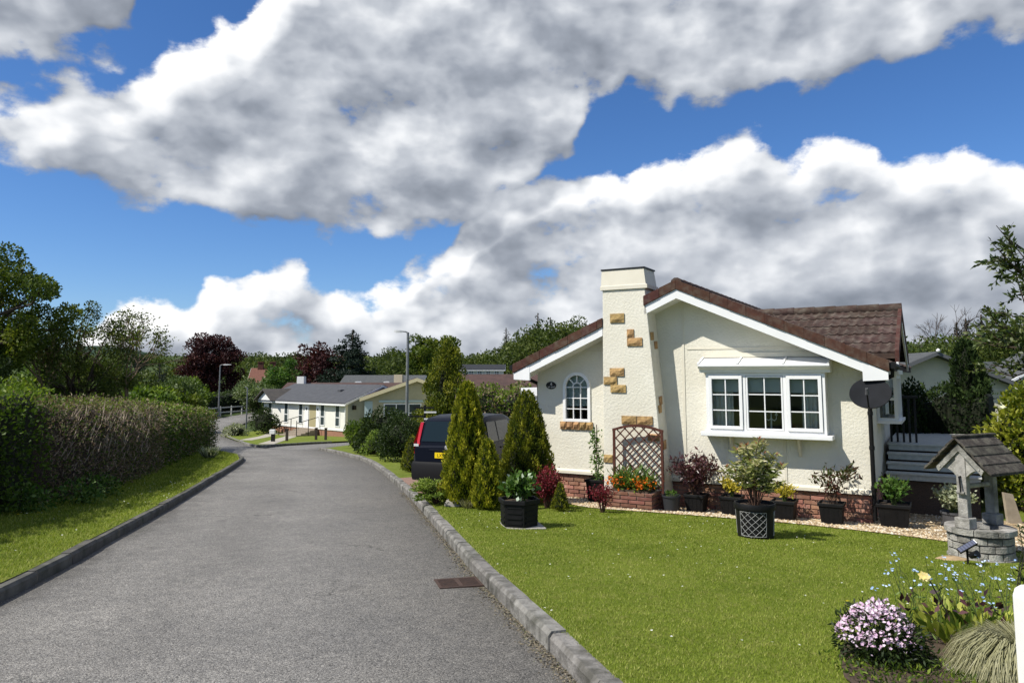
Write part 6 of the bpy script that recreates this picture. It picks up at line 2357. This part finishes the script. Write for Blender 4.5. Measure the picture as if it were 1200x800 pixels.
hedge('clipped_hedge', 'clipped green hedge block with bright new growth along its top', [(-6.95, 2.5), (-7.15, 6), (-7.4, 10), (-7.6, 12.3)], 1.86, 1.5, 26000, .062, L_HEDGE, tw=900)
hedge('laid_hedge', 'brown twiggy freshly cut hedge between the two green hedges', [(-7.7, 12.4), (-8.05, 15), (-8.9, 18.2), (-9.6, 20.6)], 1.68, 1.5, 11000, .045, L_HEDGE, mat('woody_inner', (.045, .03, .022), (.025, .018, .013), 14, .95), tw=5000, dry=20000, lump=.04, long_=450)
hedge('mixed_hedge', 'part brown part green hedge running on to the road bend', [(-9.7, 20.7), (-11.0, 24.8), (-12.3, 29), (-13.5, 33.0), (-14.5, 36.6)], 1.70, 1.6, 16000, .075, L_HEDGE, tw=1200, dry=9000, lump=.06)


hedge('roadside_hedge', 'dark low hedge behind the fence on the far road', [(-35.2, 80), (-36.6, 92), (-36, 106), (-30, 118)], 2.3, 2.2, 6000, .22, L_DARK, zf=lambda x, y: base(y))


# plant at the hedge foot
o = thing('daffodil_clump', 'pale strappy leaf clump at the foot of the far hedge', 'plant', (-10.6, 26.3, gl(-10.6, 26.3)))
n = 160
a = rng.random(n) * 6.28
P = np.stack([.12 * np.cos(a) * rng.random(n), .12 * np.sin(a) * rng.random(n), np.zeros(n)], 1)
leaves('blades', P, unit(np.stack([np.cos(a) * .7, np.sin(a) * .7, np.ones(n)], 1) + rdir(n) * .3), .35 + .2 * rng.random(n), L_SILVER, o, .09)
for i, (x, y) in enumerate([(-7.3, 12.6), (-7.45, 11.5), (-7.7, 13.9)]):
    P, N, k = blob_pts(420, [(0, 0, .2), (.2, .1, .14)], [(.3, .3, .24), (.25, .25, .2)], .3)
    o = thing('bramble', ['leafy bramble spilling from the foot of the laid hedge', 'low bramble where the clipped hedge ends', 'low bramble under the brown hedge middle'][i], 'shrub', (x, y, gl(x, y)))
    leaves('foliage', P, unit(N + rdir(420)), .07, L_BRIGHT, o, .6)


# ------------------------------------------------------------------ trees
def tree(name, label, loc, zc, rad, ncl, rc, nl, size, m, r0=.18, cat='tree', group=None, trunk_h=None, bark=M_BARK, limbs=16, shell=.35, asp=.6, flat=1.0, seed=None, bias=.45):
    if seed is not None:
        random.seed(seed)
    o = thing(name, label, cat, loc, 0, group)
    C, Rr = [], []
    for i in range(ncl):
        d = Vector((random.gauss(0, 1), random.gauss(0, 1), random.gauss(0, 1))).normalized()
        q = random.random() ** bias
        C.append((d.x * rad[0] * q, d.y * rad[1] * q, zc + d.z * rad[2] * q))
        s = rc * random.uniform(.65, 1.25)
        Rr.append((s, s, s * .75 * flat))
    th = trunk_h or max(.4, zc - rad[2] * .35)
    b = B()
    lean = (random.uniform(-.1, .1) * th * .3, random.uniform(-.1, .1) * th * .3)
    b.tube([(0, 0, -.3), (0, 0, .15), (lean[0] * .5, lean[1] * .5, th * .5), (lean[0], lean[1], th)], [r0 * 1.5, r0 * 1.05, r0 * .85, r0 * .65], 9)
    idx = sorted(range(ncl), key=lambda i: -Vector(C[i]).length)[:limbs * 2:2]
    for i in idx:
        st = Vector((lean[0], lean[1], th)) * random.uniform(.75, 1)
        limb(b, st, C[i], r0 * .42, r0 * .08, .18, 5, 5)
    b.make('trunk', bark, o, smooth=60)
    foliage('crown', C, Rr, nl, size, m, o, shell, asp, .2, .5, .9)
    return o


tree('oak', 'tall oak with bright leaves reaching over the clipped hedge', (-22.0, 30, gl(-22, 30)), 6.0, (3.7, 3.2, 2.9), 58, .62, 26000, .13, L_OAK, .30, seed=2, limbs=34, bias=.35)
tree('ash', 'dark spreading tree behind the hedge beside the oak', (-20.6, 35, base(35)), 3.7, (2.4, 2.4, 3.5), 70, .5, 20000, .11, L_WOOD, .2, seed=5, limbs=30, bias=.4)
tree('ash', 'dark bushy lower tree behind the clipped hedge under the oak', (-21.5, 28, base(28)), 2.0, (3.4, 2.0, 1.9), 60, .65, 22000, .12, L_DARK, .16, seed=6)


def bare_tree(name, label, loc, h, spread, depth=5, r0=.09, nl=0, lm=None, lsize=.1, bark=M_TWIG, seed=1, nb=3):
    random.seed(seed)
    o = thing(name, label, 'tree', loc)
    b = B()
    tips = []

    def grow(p, d, L, r, k):
        e = p + d * L
        m_ = p.lerp(e, .5) + Vector((random.uniform(-1, 1), random.uniform(-1, 1), 0)) * L * .07
        b.tube([p, m_, e], [r, r * .85, r * .68], 5 if k > 2 else 4, cap=False)
        if k == 0:
            tips.append(e)
            return
        if k < 3:
            tips.append(e)
        for i in range(nb if k > 1 else 3):
            nd = (d + Vector((random.gauss(0, spread), random.gauss(0, spread), random.gauss(.10, spread * .6)))).normalized()
            grow(e, nd, L * random.uniform(.62, .85), r * .62, k - 1)
    grow(Vector((0, 0, -.2)), Vector((random.uniform(-.1, .1), 0, 1)).normalized(), h * .27, r0, depth)
    b.make('branches', bark, o)
    if nl:
        T = np.array([tuple(t) for t in tips])
        k = rng.integers(0, len(T), nl)
        leaves('leaves', T[k] + rng.normal(size=(nl, 3)) * lsize * 1.3, rdir(nl), lsize * (.6 + .8 * rng.random(nl)), lm, o, .6)
    return o


bare_tree('birch', 'half bare twiggy tree with sparse leaves right of the dark ash', (-19.1, 37, base(37)), 7.8, .40, 5, .10, 2200, L_OAK, .12, seed=9, nb=3)
bare_tree('birch', 'thin bare-topped sapling growing in the dark tree behind the hedge', (-20.9, 33.5, base(33.5)), 6.4, .34, 5, .10, 2400, L_WOOD, .12, seed=12, nb=3)

# middle distance, left of the road
gset = [(-24.5, 50, 3.6, 2.0), (-29, 52, 3.8, 2.4), (-27.5, 60, 3.6, 2.3), (-33, 62, 4.2, 2.6), (-38, 66, 5.0, 3.0), (-45, 70, 5.2, 3.4), (-38, 86, 4.4, 2.6), (-45, 90, 5.2, 3.2), (-54, 92, 5.6, 3.6), (-62, 100, 6.2, 4)]
glab = ['rounded green tree just over the mixed hedge', 'broad green tree behind the hedge end', 'yellow green tree before the copper beech', 'spreading green tree in the field below the copper beech',
        'bushy field tree left of the copper beech', 'large field tree over the laid hedge', 'low olive tree beneath the copper beech', 'olive tree by the red brick house', 'olive tree left of the copper beech foot', 'far olive tree behind the dark ash']
for i, (x, y, h, r) in enumerate(gset):
    tree('field_tree', glab[i], (x, y, base(y)), h * .52, (r, r, h * .46), 26, r * .42, 4200, .24 + .0012 * y, [L_HEDGE, L_WOOD, L_OAK][i % 3], .12, seed=40 + i, limbs=8, group='field trees left of the road')
for i, (x, y, h, r) in enumerate([(-37.0, 82, 4.2, 2.8), (-31.2, 92, 4.0, 2.6), (-33.5, 99, 4.4, 2.4)]):
    tree('hawthorn', ['pale blossoming hawthorn left of the far street lamp', 'pale hawthorn beside the far road fence', 'pale hawthorn behind the far road fence'][i], (x, y, base(80)), h * .5, (r, r * .9, h * .46), 30, r * .36, 5000, .26, L_BLOOMW, .12, seed=60 + i, limbs=6)
tree('copper_beech', 'large round dark red copper beech beside the red brick house', (-50.6, 125, base(80)), 6.4, (5.0, 4.5, 5.0), 130, 1.15, 24000, .36, L_BEECH, .35, seed=71, limbs=20)
tree('copper_beech', 'dark red copper beech between the green tree and the cedar', (-28.6, 110, base(80)), 5.6, (3.9, 3.5, 4.3), 75, 1.05, 9000, .38, L_BEECH, .3, seed=72)
tree('lime_tree', 'round fresh green tree right of the red brick house', (-30.4, 98, base(80)), 3.8, (2.4, 2.4, 3.2), 46, .85, 9000, .28, L_BRIGHT, .2, seed=73)
tree('field_tree', 'dull green tree behind the copper beech by the red house', (-43, 140, base(80)), 4.4, (4.5, 4, 3.6), 40, 1.2, 5000, .4, L_WOOD, .2, seed=74)


def cedar(name, label, loc, h, r, seed, nl=9000, group=None):
    random.seed(seed)
    o = thing(name, label, 'tree', loc, 0, group)
    b = B()
    b.tube([(0, 0, -.3), (0, 0, h)], [h * .035, h * .008], 8)
    C, Rr = [], []
    n = 46
    for i in range(n):
        t = (i + .5) / n
        z = h * (.12 + .86 * t)
        a = i * 2.4 + random.uniform(-.4, .4)
        L = r * (1 - t) ** .6 * random.uniform(.55, 1.1)
        e = (L * math.cos(a), L * math.sin(a), z + L * .10)
        b.tube([(0, 0, z - .2), e], [.05, .015], 4)
        for f in (.45, .75, 1):
            s = max(.16, .30 * L) * random.uniform(.7, 1.2)
            C.append((e[0] * f, e[1] * f, z + L * .1 * f))
            Rr.append((s * 1.15, s * 1.15, s * .36))
    b.make('trunk', M_BARK, o)
    foliage('foliage', C, Rr, nl, .05 * h ** .8, L_CEDAR, o, .3, .45, .1, .5, .8)
    return o


cedar('cedar', 'dark layered cedar rising behind the grey roofed bungalow', (-22.6, 105, base(80)), 11.2, 4.6, 4, 13000)
cedar('spruce', 'small dark spruce on the skyline left of the copper beech', (-76, 150, base(80) + 1), 10.2, 3.2, 5, 4000)
cedar('spruce', 'low dark spruce in front of the left skyline', (-56, 118, base(80)), 6.5, 2.6, 6, 4000)


# big golden green conifer and bushes by the drive
def lumpy_conifer(name, label, loc, h, r, m, seed, ncl=70, nl=15000, size=.12, rc=.42):
    random.seed(seed)
    o = thing(name, label, 'conifer', loc)
    C, Rr = [], []
    for i in range(ncl):
        t = random.random() ** 1.15
        q = r * min(1, t / .15 + .5) * (1 - t) ** .55 * random.uniform(.55, 1.05)
        a = random.uniform(0, 6.283)
        C.append((q * math.cos(a), q * math.sin(a), .15 + t * h * .95))
        s = rc * random.uniform(.6, 1.2) * (1 - .45 * t)
        Rr.append((s, s, s * 1.15))
    foliage('foliage', C, Rr, nl, size, m, o, .45, .45, .7, .5, .6)
    prof = [(max(.03, .45 * r * min(1, t_ / .12 + .55) * (1 - t_) ** .8), .05 + t_ * h * .85) for t_ in np.linspace(0, 1, 8)]
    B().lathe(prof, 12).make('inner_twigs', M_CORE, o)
    B().tube([(0, 0, -.2), (0, 0, h * .6)], [.12, .05], 8).make('trunk', M_BARK, o)
    return o


lumpy_conifer('cypress', 'large loose golden green cypress behind the parked car', (-3.1, 34.5, gz(-3.1, 34.5)), 5.1, 1.6, L_DKGOLD, 8, 120, 24000, .12, .46)


def bush(name, label, loc, rx, ry, h, nl, size, m, seed=1, ncl=24, cat='shrub', corem=M_CORE):
    random.seed(seed)
    o = thing(name, label, cat, loc)
    C, Rr = [], []
    for i in range(ncl):
        d = Vector((random.gauss(0, 1), random.gauss(0, 1), abs(random.gauss(0, 1)))).normalized()
        C.append((d.x * rx * .72, d.y * ry * .72, h * .12 + d.z * h * .68))
        s = .34 * min(rx, h) * random.uniform(.7, 1.2)
        Rr.append((s, s, s))
    foliage('foliage', C, Rr, nl, size, m, o, .5, .6, .3, .7, .7)
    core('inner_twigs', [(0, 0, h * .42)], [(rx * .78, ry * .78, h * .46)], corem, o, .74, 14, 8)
    return o


bush('round_shrub', 'large rounded dark green shrub at the kerb before the car', (-3.75, 25.6, gz(-3.75, 25.6)), .98, .95, 1.66, 9000, .07, L_DARK, 3, 40)
bush('shrub', 'small dark shrub at the verge corner by the side road', (-6.3, 31.2, gz(-6.3, 31.2)), .9, .8, 1.5, 5000, .08, L_HEDGE, 4)
bush('shrub', 'low yellow-green shrub beside the rounded dark shrub', (-5.25, 28.9, gz(-5.25, 28.9)), .62, .5, .95, 3000, .07, L_JUN, 5)
bush('shrub', 'spiky dark shrub behind the low yellow-green one', (-5.2, 30.6, gz(-5.2, 30.6)), 1.2, 1.0, 1.95, 5000, .10, L_DARK, 7)
bush('shrub', 'small dark shrub on the grass left of the white bungalow', (-19.8, 59.8, base(59) + .05), 1.3, 1.1, 2.1, 2600, .14, L_DARK, 9)
bush('shrub', 'low grey-green shrub at the bend beyond the hedge', (-21.0, 57.0, base(57) + .05), 1.0, .8, .9, 1500, .12, L_SILVER, 10)
cone_shrub('golden_conifer', 'little golden conifer left of the car tail', (-2.75, 20.6, gz(-2.75, 20.6)), .95, .3, 2200, .05, L_DKGOLD, .6, 14)
cone_shrub('golden_conifer', 'little golden conifer right of the signpost', (-2.05, 27.5, gz(-2.05, 27.5)), 1.5, .42, 2200, .07, L_DKGOLD, .6, 15)
hedge('drive_hedge', 'overgrown brown and green hedge behind the parked car', [(2.2, 22.6), (.5, 22.8), (-1.2, 23.4)], 2.35, 1.2, 7000, .085, L_HEDGE, tw=900, dry=3500, zf=lambda x, y: gz(x, y), lump=.09, hvar=.06)

# right side of the plot
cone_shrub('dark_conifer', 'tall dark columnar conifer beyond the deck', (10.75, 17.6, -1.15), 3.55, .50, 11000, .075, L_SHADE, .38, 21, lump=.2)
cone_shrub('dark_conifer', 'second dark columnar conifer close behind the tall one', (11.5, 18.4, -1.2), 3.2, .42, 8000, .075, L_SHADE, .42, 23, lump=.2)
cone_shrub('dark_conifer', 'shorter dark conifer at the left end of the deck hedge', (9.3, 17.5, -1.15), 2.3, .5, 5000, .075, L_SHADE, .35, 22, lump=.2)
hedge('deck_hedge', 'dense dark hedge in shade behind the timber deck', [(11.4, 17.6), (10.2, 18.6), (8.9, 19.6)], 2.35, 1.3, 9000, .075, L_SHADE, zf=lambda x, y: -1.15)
bush('golden_shrub', 'yellow green shrub showing over the deck hedge', (10.6, 20.6, -1.2), .8, .7, 2.6, 3000, .08, L_LAUREL, 12)
bush('laurel', 'large sunlit yellow-green spotted laurel behind the wishing well', (10.42, 15.0, -.95), 1.15, 1.0, 2.5, 13000, .105, L_LAUREL, 13, 60)
bush('laurel', 'lower laurel mass at the right end of the log bed', (11.9, 14.4, -.95), 1.0, .9, 2.2, 3500, .115, L_LAUREL, 15, 30)
bush('purple_shrub', 'purple-leaved shrub with pale blossom over the laurel', (13.0, 18.2, -1.0), 1.3, .8, 2.75, 3000, .10, L_PIERIS, 16)


def log_bed():
    o = thing('log_edging', 'raised bed edged with stacked half-round logs by the laurel', 'planter', (9.6, 13.35, gz(9.6, 13.35) - .02), R(-8))
    for k in range(3):
        B().tube([(0, 0, .10 + k * .155), (2.6, 0, .10 + k * .155)], .085, 12).make('log', M_LOG, o, smooth=50)
    B().box(0, 2.6, .02, 1.2, 0, .46).make('soil', M_SOIL, o)
    n = 900
    P = np.stack([2.6 * rng.random(n), .05 + .6 * rng.random(n), .46 + .14 * rng.random(n)], 1)
    leaves('low_plants', P, unit(rdir(n) + np.array([0, 0, .8])), .07, L_HOSTA, o, .35)
    s = B().prism([(-.12, -.05), (.13, -.05), (-.02, .50), (-.17, .53)], -.03, .03).make('stone_slab', mat('pale_slab', (.40, .34, .25), (.31, .26, .19), 9, .9, .004, 50))
    s.location = (8.55, 12.9, gz(8.55, 12.9))
    tag(s, 'pale upright stone slab leaning behind the wishing well', 'stone')


log_bed()


def right_tree():
    random.seed(77)
    o = thing('apple_tree', 'leafy branches of a young tree overhanging from the right by the neighbour', 'tree', (8.7, 11.2, gz(8.7, 11.2)))
    b = B()
    b.tube([(0, 0, -.2), (.05, 0, 1.6), (0, 0, 3.2)], [.09, .075, .06], 9)
    Pl, Al = [], []
    for i in range(52):
        a = random.uniform(0, 6.283)
        z = random.uniform(2.1, 3.4)
        L = random.uniform(.9, 1.8)
        tip = Vector((L * math.cos(a), L * math.sin(a) * .8, z + random.uniform(.1, 1.6)))
        pts = limb(b, (0, 0, min(3.2, z)), tip, .022, .005, .16, 6, 5)
        for j in range(9):
            s = pts[random.randint(2, 5)].lerp(pts[6], random.random() * .5)
            d = Vector((random.gauss(math.cos(a), .6), random.gauss(math.sin(a), .6), random.gauss(.35, .4))).normalized()
            e = s + d * random.uniform(.15, .4)
            b.tube([s, e], [.004, .002], 4, cap=False)
            for q in range(11):
                Pl.append(s.lerp(e, random.random()))
                Al.append(Vector((random.gauss(d.x, .7), random.gauss(d.y, .7), random.gauss(d.z, .6))).normalized())
    b.make('trunk', M_BARK, o, smooth=60)
    leaves('crown', np.array(Pl), np.array(Al), .085 + .035 * rng.random(len(Pl)), leafmat('apple_leaf', [(.02, .04, .010), (.045, .075, .016), (.085, .12, .03), (.16, .19, .06)], .35, .4, .4), o, .42)


right_tree()


# ------------------------------------------------------------------ far woods
def wood(name, label, spots, m, size, per=420):
    C, Rr = [], []
    for x, y, h, r in spots:
        z0 = far_h(x, y)
        for i in range(9):
            d = Vector((random.gauss(0, 1), random.gauss(0, 1), random.gauss(0, 1))).normalized()
            C.append((x + d.x * r * .6, y + d.y * r * .6, z0 + h * .55 + d.z * h * .32))
            s = r * random.uniform(.35, .55)
            Rr.append((s, s, s * .95))
    o = foliage(name, C, Rr, per * len(spots), size, m, None, .55, .7, .2, .6, .8)
    o['label'] = label
    o['category'] = 'wood'
    return stuff(o)


random.seed(5)
sp = []
for i in range(95):     # wooded slope in the middle distance behind the roofs
    px_ = random.uniform(-.22, .10)
    y = random.uniform(150, 240)
    h = random.uniform(9, 13) if px_ < 0 else random.uniform(11, 15)
    sp.append((px_ * y, y, h * (1 if px_ > .0 else .66 if px_ > -.13 else .62), random.uniform(3, 4.6)))
wood('far_wood', 'mixed wood on the slope behind the bungalow roofs', sp, L_WOOD, .55, 800)
sp = []
for i in range(60):     # left skyline
    px_ = random.uniform(-.75, -.22)
    y = random.uniform(180, 300)
    sp.append((px_ * y, y, random.uniform(2.5, 4.5), random.uniform(4, 6)))
wood('far_wood', 'olive woodland strip along the left skyline', sp, L_WOOD, .7, 500)
sp = []
for i in range(70):     # right slope
    px_ = random.uniform(.48, .85)
    y = random.uniform(64, 105)
    sp.append((px_ * y, y, random.uniform(6, 8.5) * (1 + .35 * (px_ > .62)), random.uniform(2.6, 3.8)))
wood('far_wood', 'green wooded bank beyond the right-hand bungalows', sp, L_WOOD, .32, 1100)
sp = []
for i in range(26):
    px_ = random.uniform(.10, .50)
    y = random.uniform(120, 180)
    sp.append((px_ * y, y, random.uniform(9, 12), random.uniform(3, 5)))
wood('far_wood', 'woodland hidden behind the cream bungalow', sp, L_WOOD, .9, 300)
for i, (px_, y, h) in enumerate([(-.008, 215, 15), (.02, 205, 14.5), (.035, 220, 16.5), (.052, 200, 15)]):
    cedar('hill_conifer', 'dark conifer on the wooded skyline left of the chimney', (px_ * y, y, far_h(px_ * y, y)), h, 3.2, 80 + i, 1800, 'conifers on the middle skyline')
for i, (px_, y, h) in enumerate([(.602, 88, 10.3), (.615, 90, 10.8), (.636, 86, 11.0)]):
    cedar('hill_conifer', 'dark pointed conifer on the wooded bank at the right', (px_ * y, y, far_h(px_ * y, y)), h, 2.2, 90 + i, 1800, 'conifers on the right skyline')
bare_tree('bare_tree', 'bare rounded leafless tree on the right-hand skyline', (.578 * 88, 88, far_h(51, 88)), 13.2, .5, 5, .22, 0, seed=4, bark=mat('bare_bark', (.07, .055, .045), None), nb=3)
tree('hill_tree', 'tall rounded light green tree on the skyline behind the street lamp', (-16.0, 150, far_h(-16, 150)), 8.0, (5.5, 5, 4.2), 40, 1.5, 6000, .55, L_OAK, .35, seed=88)


# ------------------------------------------------------------------ grass
FG = [(-3.0, -.50), (-2.2, -.75), (-1.3, -1.28), (-.2, -1.12), (.9, -.95), (1.9, -.88), (2.9, -.98), (3.6, -1.15), (4.6, -1.55), (6.0, -2.1)]
BED = np.array([(1.95, 4.55), (2.2, 5.15), (2.75, 5.75), (3.4, 6.1), (4.3, 6.6), (5.4, 7.5), (7, 9)])
KRn, KLn = np.array(KR), np.array(KL)
ch_, sh_ = math.cos(HR), math.sin(HR)


def lawn_ok(x, y):
    k = np.interp(y, KRn[:, 1], KRn[:, 0])
    ok = x > k + .12
    lx = (x - HO.x) * ch_ + (y - HO.y) * sh_
    ly = -(x - HO.x) * sh_ + (y - HO.y) * ch_
    fr = np.interp(lx, [p[0] for p in FG], [p[1] for p in FG])
    ok &= (ly < fr + .03) | (lx < -3.05)
    ok &= ~((x > 1.95) & (y < np.interp(x, BED[:, 0], BED[:, 1])))
    ok &= ((x - .12) ** 2 + (y - 10.6) ** 2 > .27 ** 2) & ((x - 3.32) ** 2 + (y - 10.35) ** 2 > .24 ** 2) & ((x - 5.7) ** 2 + (y - 9.25) ** 2 > .5 ** 2)
    ok &= ~((y > 13.5) & (x - k < .13 + (y - 13.6) * .63) & (y < 18.2))
    return ok


def grass(name, label, n, x0, x1, y0, y1, okf, zf, hgt):
    y = y0 * (y1 / y0) ** rng.random(n)
    x = x0 + (x1 - x0) * rng.random(n)
    keep = okf(x, y)
    x, y = x[keep], y[keep]
    n = len(x)
    z = np.array([zf(a_, b_) for a_, b_ in zip(x, y)])
    ed = np.minimum(1, np.abs(x - np.interp(y, KRn[:, 1], KRn[:, 0])) / .5) if zf is gz else np.minimum(1, np.abs(x - np.interp(y, KLn[:, 1], KLn[:, 0])) / .35)
    sc_ = np.maximum(1, y / 7)
    h = hgt * (.6 + .8 * rng.random(n)) * (1 + .12 * (sc_ - 1))
    w = .0034 * sc_
    a = rng.random(n) * 6.283
    A = unit(np.stack([np.cos(a), np.sin(a), np.full(n, 1.1)], 1) + rdir(n) * .35)
    S = unit(np.stack([-np.sin(a), np.cos(a), np.zeros(n)], 1))
    P = np.stack([x, y, z - .006], 1)
    V = np.stack([P - S * w[:, None], P + S * w[:, None], P + A * h[:, None]], 1)
    patch = .5 + .25 * np.sin(x * 2.1 + np.sin(y * 1.3) * 2) * np.sin(y * 1.7 + x) + .25 * np.sin(x * 5.3 - y * 4.1) * np.sin(y * 6.1)
    t = .50 * rng.random(n) + .28 * patch + .12
    dryp = (rng.random(n) < .10 + .35 * (1 - ed) ** 2)
    t = np.where(dryp, .85 + .15 * rng.random(n), np.minimum(t, .78))
    o = obj(name, quads_mesh(name, V, 3, L_GRASS, t))
    o['label'] = label
    o['category'] = 'grass'
    return stuff(o)


grass('lawn_grass', 'short mown grass of the front lawn', 760000, -2.0, 8.5, 3.4, 13.6, lawn_ok, gz, .024)


def verge_ok(x, y):
    k = np.interp(y, KLn[:, 1], KLn[:, 0])
    hx = np.interp(y, [2.5, 6, 10, 12.3, 15, 18.2, 20.6, 24.8, 29, 33.6], [-6.95, -7.15, -7.4, -7.6, -8.05, -8.9, -9.6, -11, -12.3, -13.7])
    return (x < k - .12) & (x > hx - .2)


grass('verge_grass', 'rougher grass of the roadside verge below the hedge', 420000, -13.7, -4.3, 5.0, 32, verge_ok, gl, .045)


def daisies(name, label, n, x0, x1, y0, y1, okf, zf, m, size, lift=.035):
    y = y0 + (y1 - y0) * rng.random(n)
    x = x0 + (x1 - x0) * rng.random(n)
    keep = okf(x, y) & (np.sin(x * 1.7 + 2) * np.sin(y * 1.3) + rng.normal(size=n) * .4 > .1)
    P = np.array([(a_, b_, zf(a_, b_) + lift) for a_, b_ in zip(x[keep], y[keep])])
    o = flowers(name, P, size, m, None, 6, (0, 0, 1), .85)
    o['label'] = label
    o['category'] = 'flowers'
    return stuff(o)


daisies('daisies', 'white daisies scattered over the front lawn', 420, -1.5, 6, 5, 12.5, lawn_ok, gz, F_WHITE, .011)
daisies('daisies', 'white daisies in the roadside verge', 420, -9, -4.8, 6, 18, verge_ok, gl, F_WHITE, .014)
daisies('dandelions', 'few yellow dandelions in the roadside verge', 14, -9, -4.8, 7, 16, verge_ok, gl, F_YEL, .024, .05)


def road_grit():
    """dry moss, grit and straw collected along the foot of the kerb"""
    n = 5000
    y = 3.6 * (16 / 3.6) ** rng.random(n)
    off = np.abs(rng.normal(size=n)) * .06
    x = np.interp(y, KRn[:, 1], KRn[:, 0]) - off - .003
    P = np.stack([x, y, -.054 * y + .002], 1)
    a = rng.random(n) * 6.283
    A = np.stack([np.cos(a), np.sin(a), np.full(n, .12)], 1)
    o = leaves('kerb_litter', P, unit(A), .008 + .018 * rng.random(n), leafmat('straw_litter', [(.12, .10, .075), (.19, .16, .11), (.26, .22, .16), (.10, .11, .05)], 0, .9), None, .5)
    o['label'] = 'dry moss and straw litter along the foot of the kerb'
    o['category'] = 'litter'
    stuff(o)


road_grit()
daisies('dandelions', 'few yellow dandelions in the front lawn', 10, -1, 5, 6, 12, lawn_ok, gz, F_YEL, .02, .04)
for o_ in sc.objects:
    if o_.parent and o_.name.split('.')[0] in ('stems', 'cut_stems', 'foliage', 'crown', 'branches', 'blossom', 'blades'):
        o_['kind'] = 'stuff'
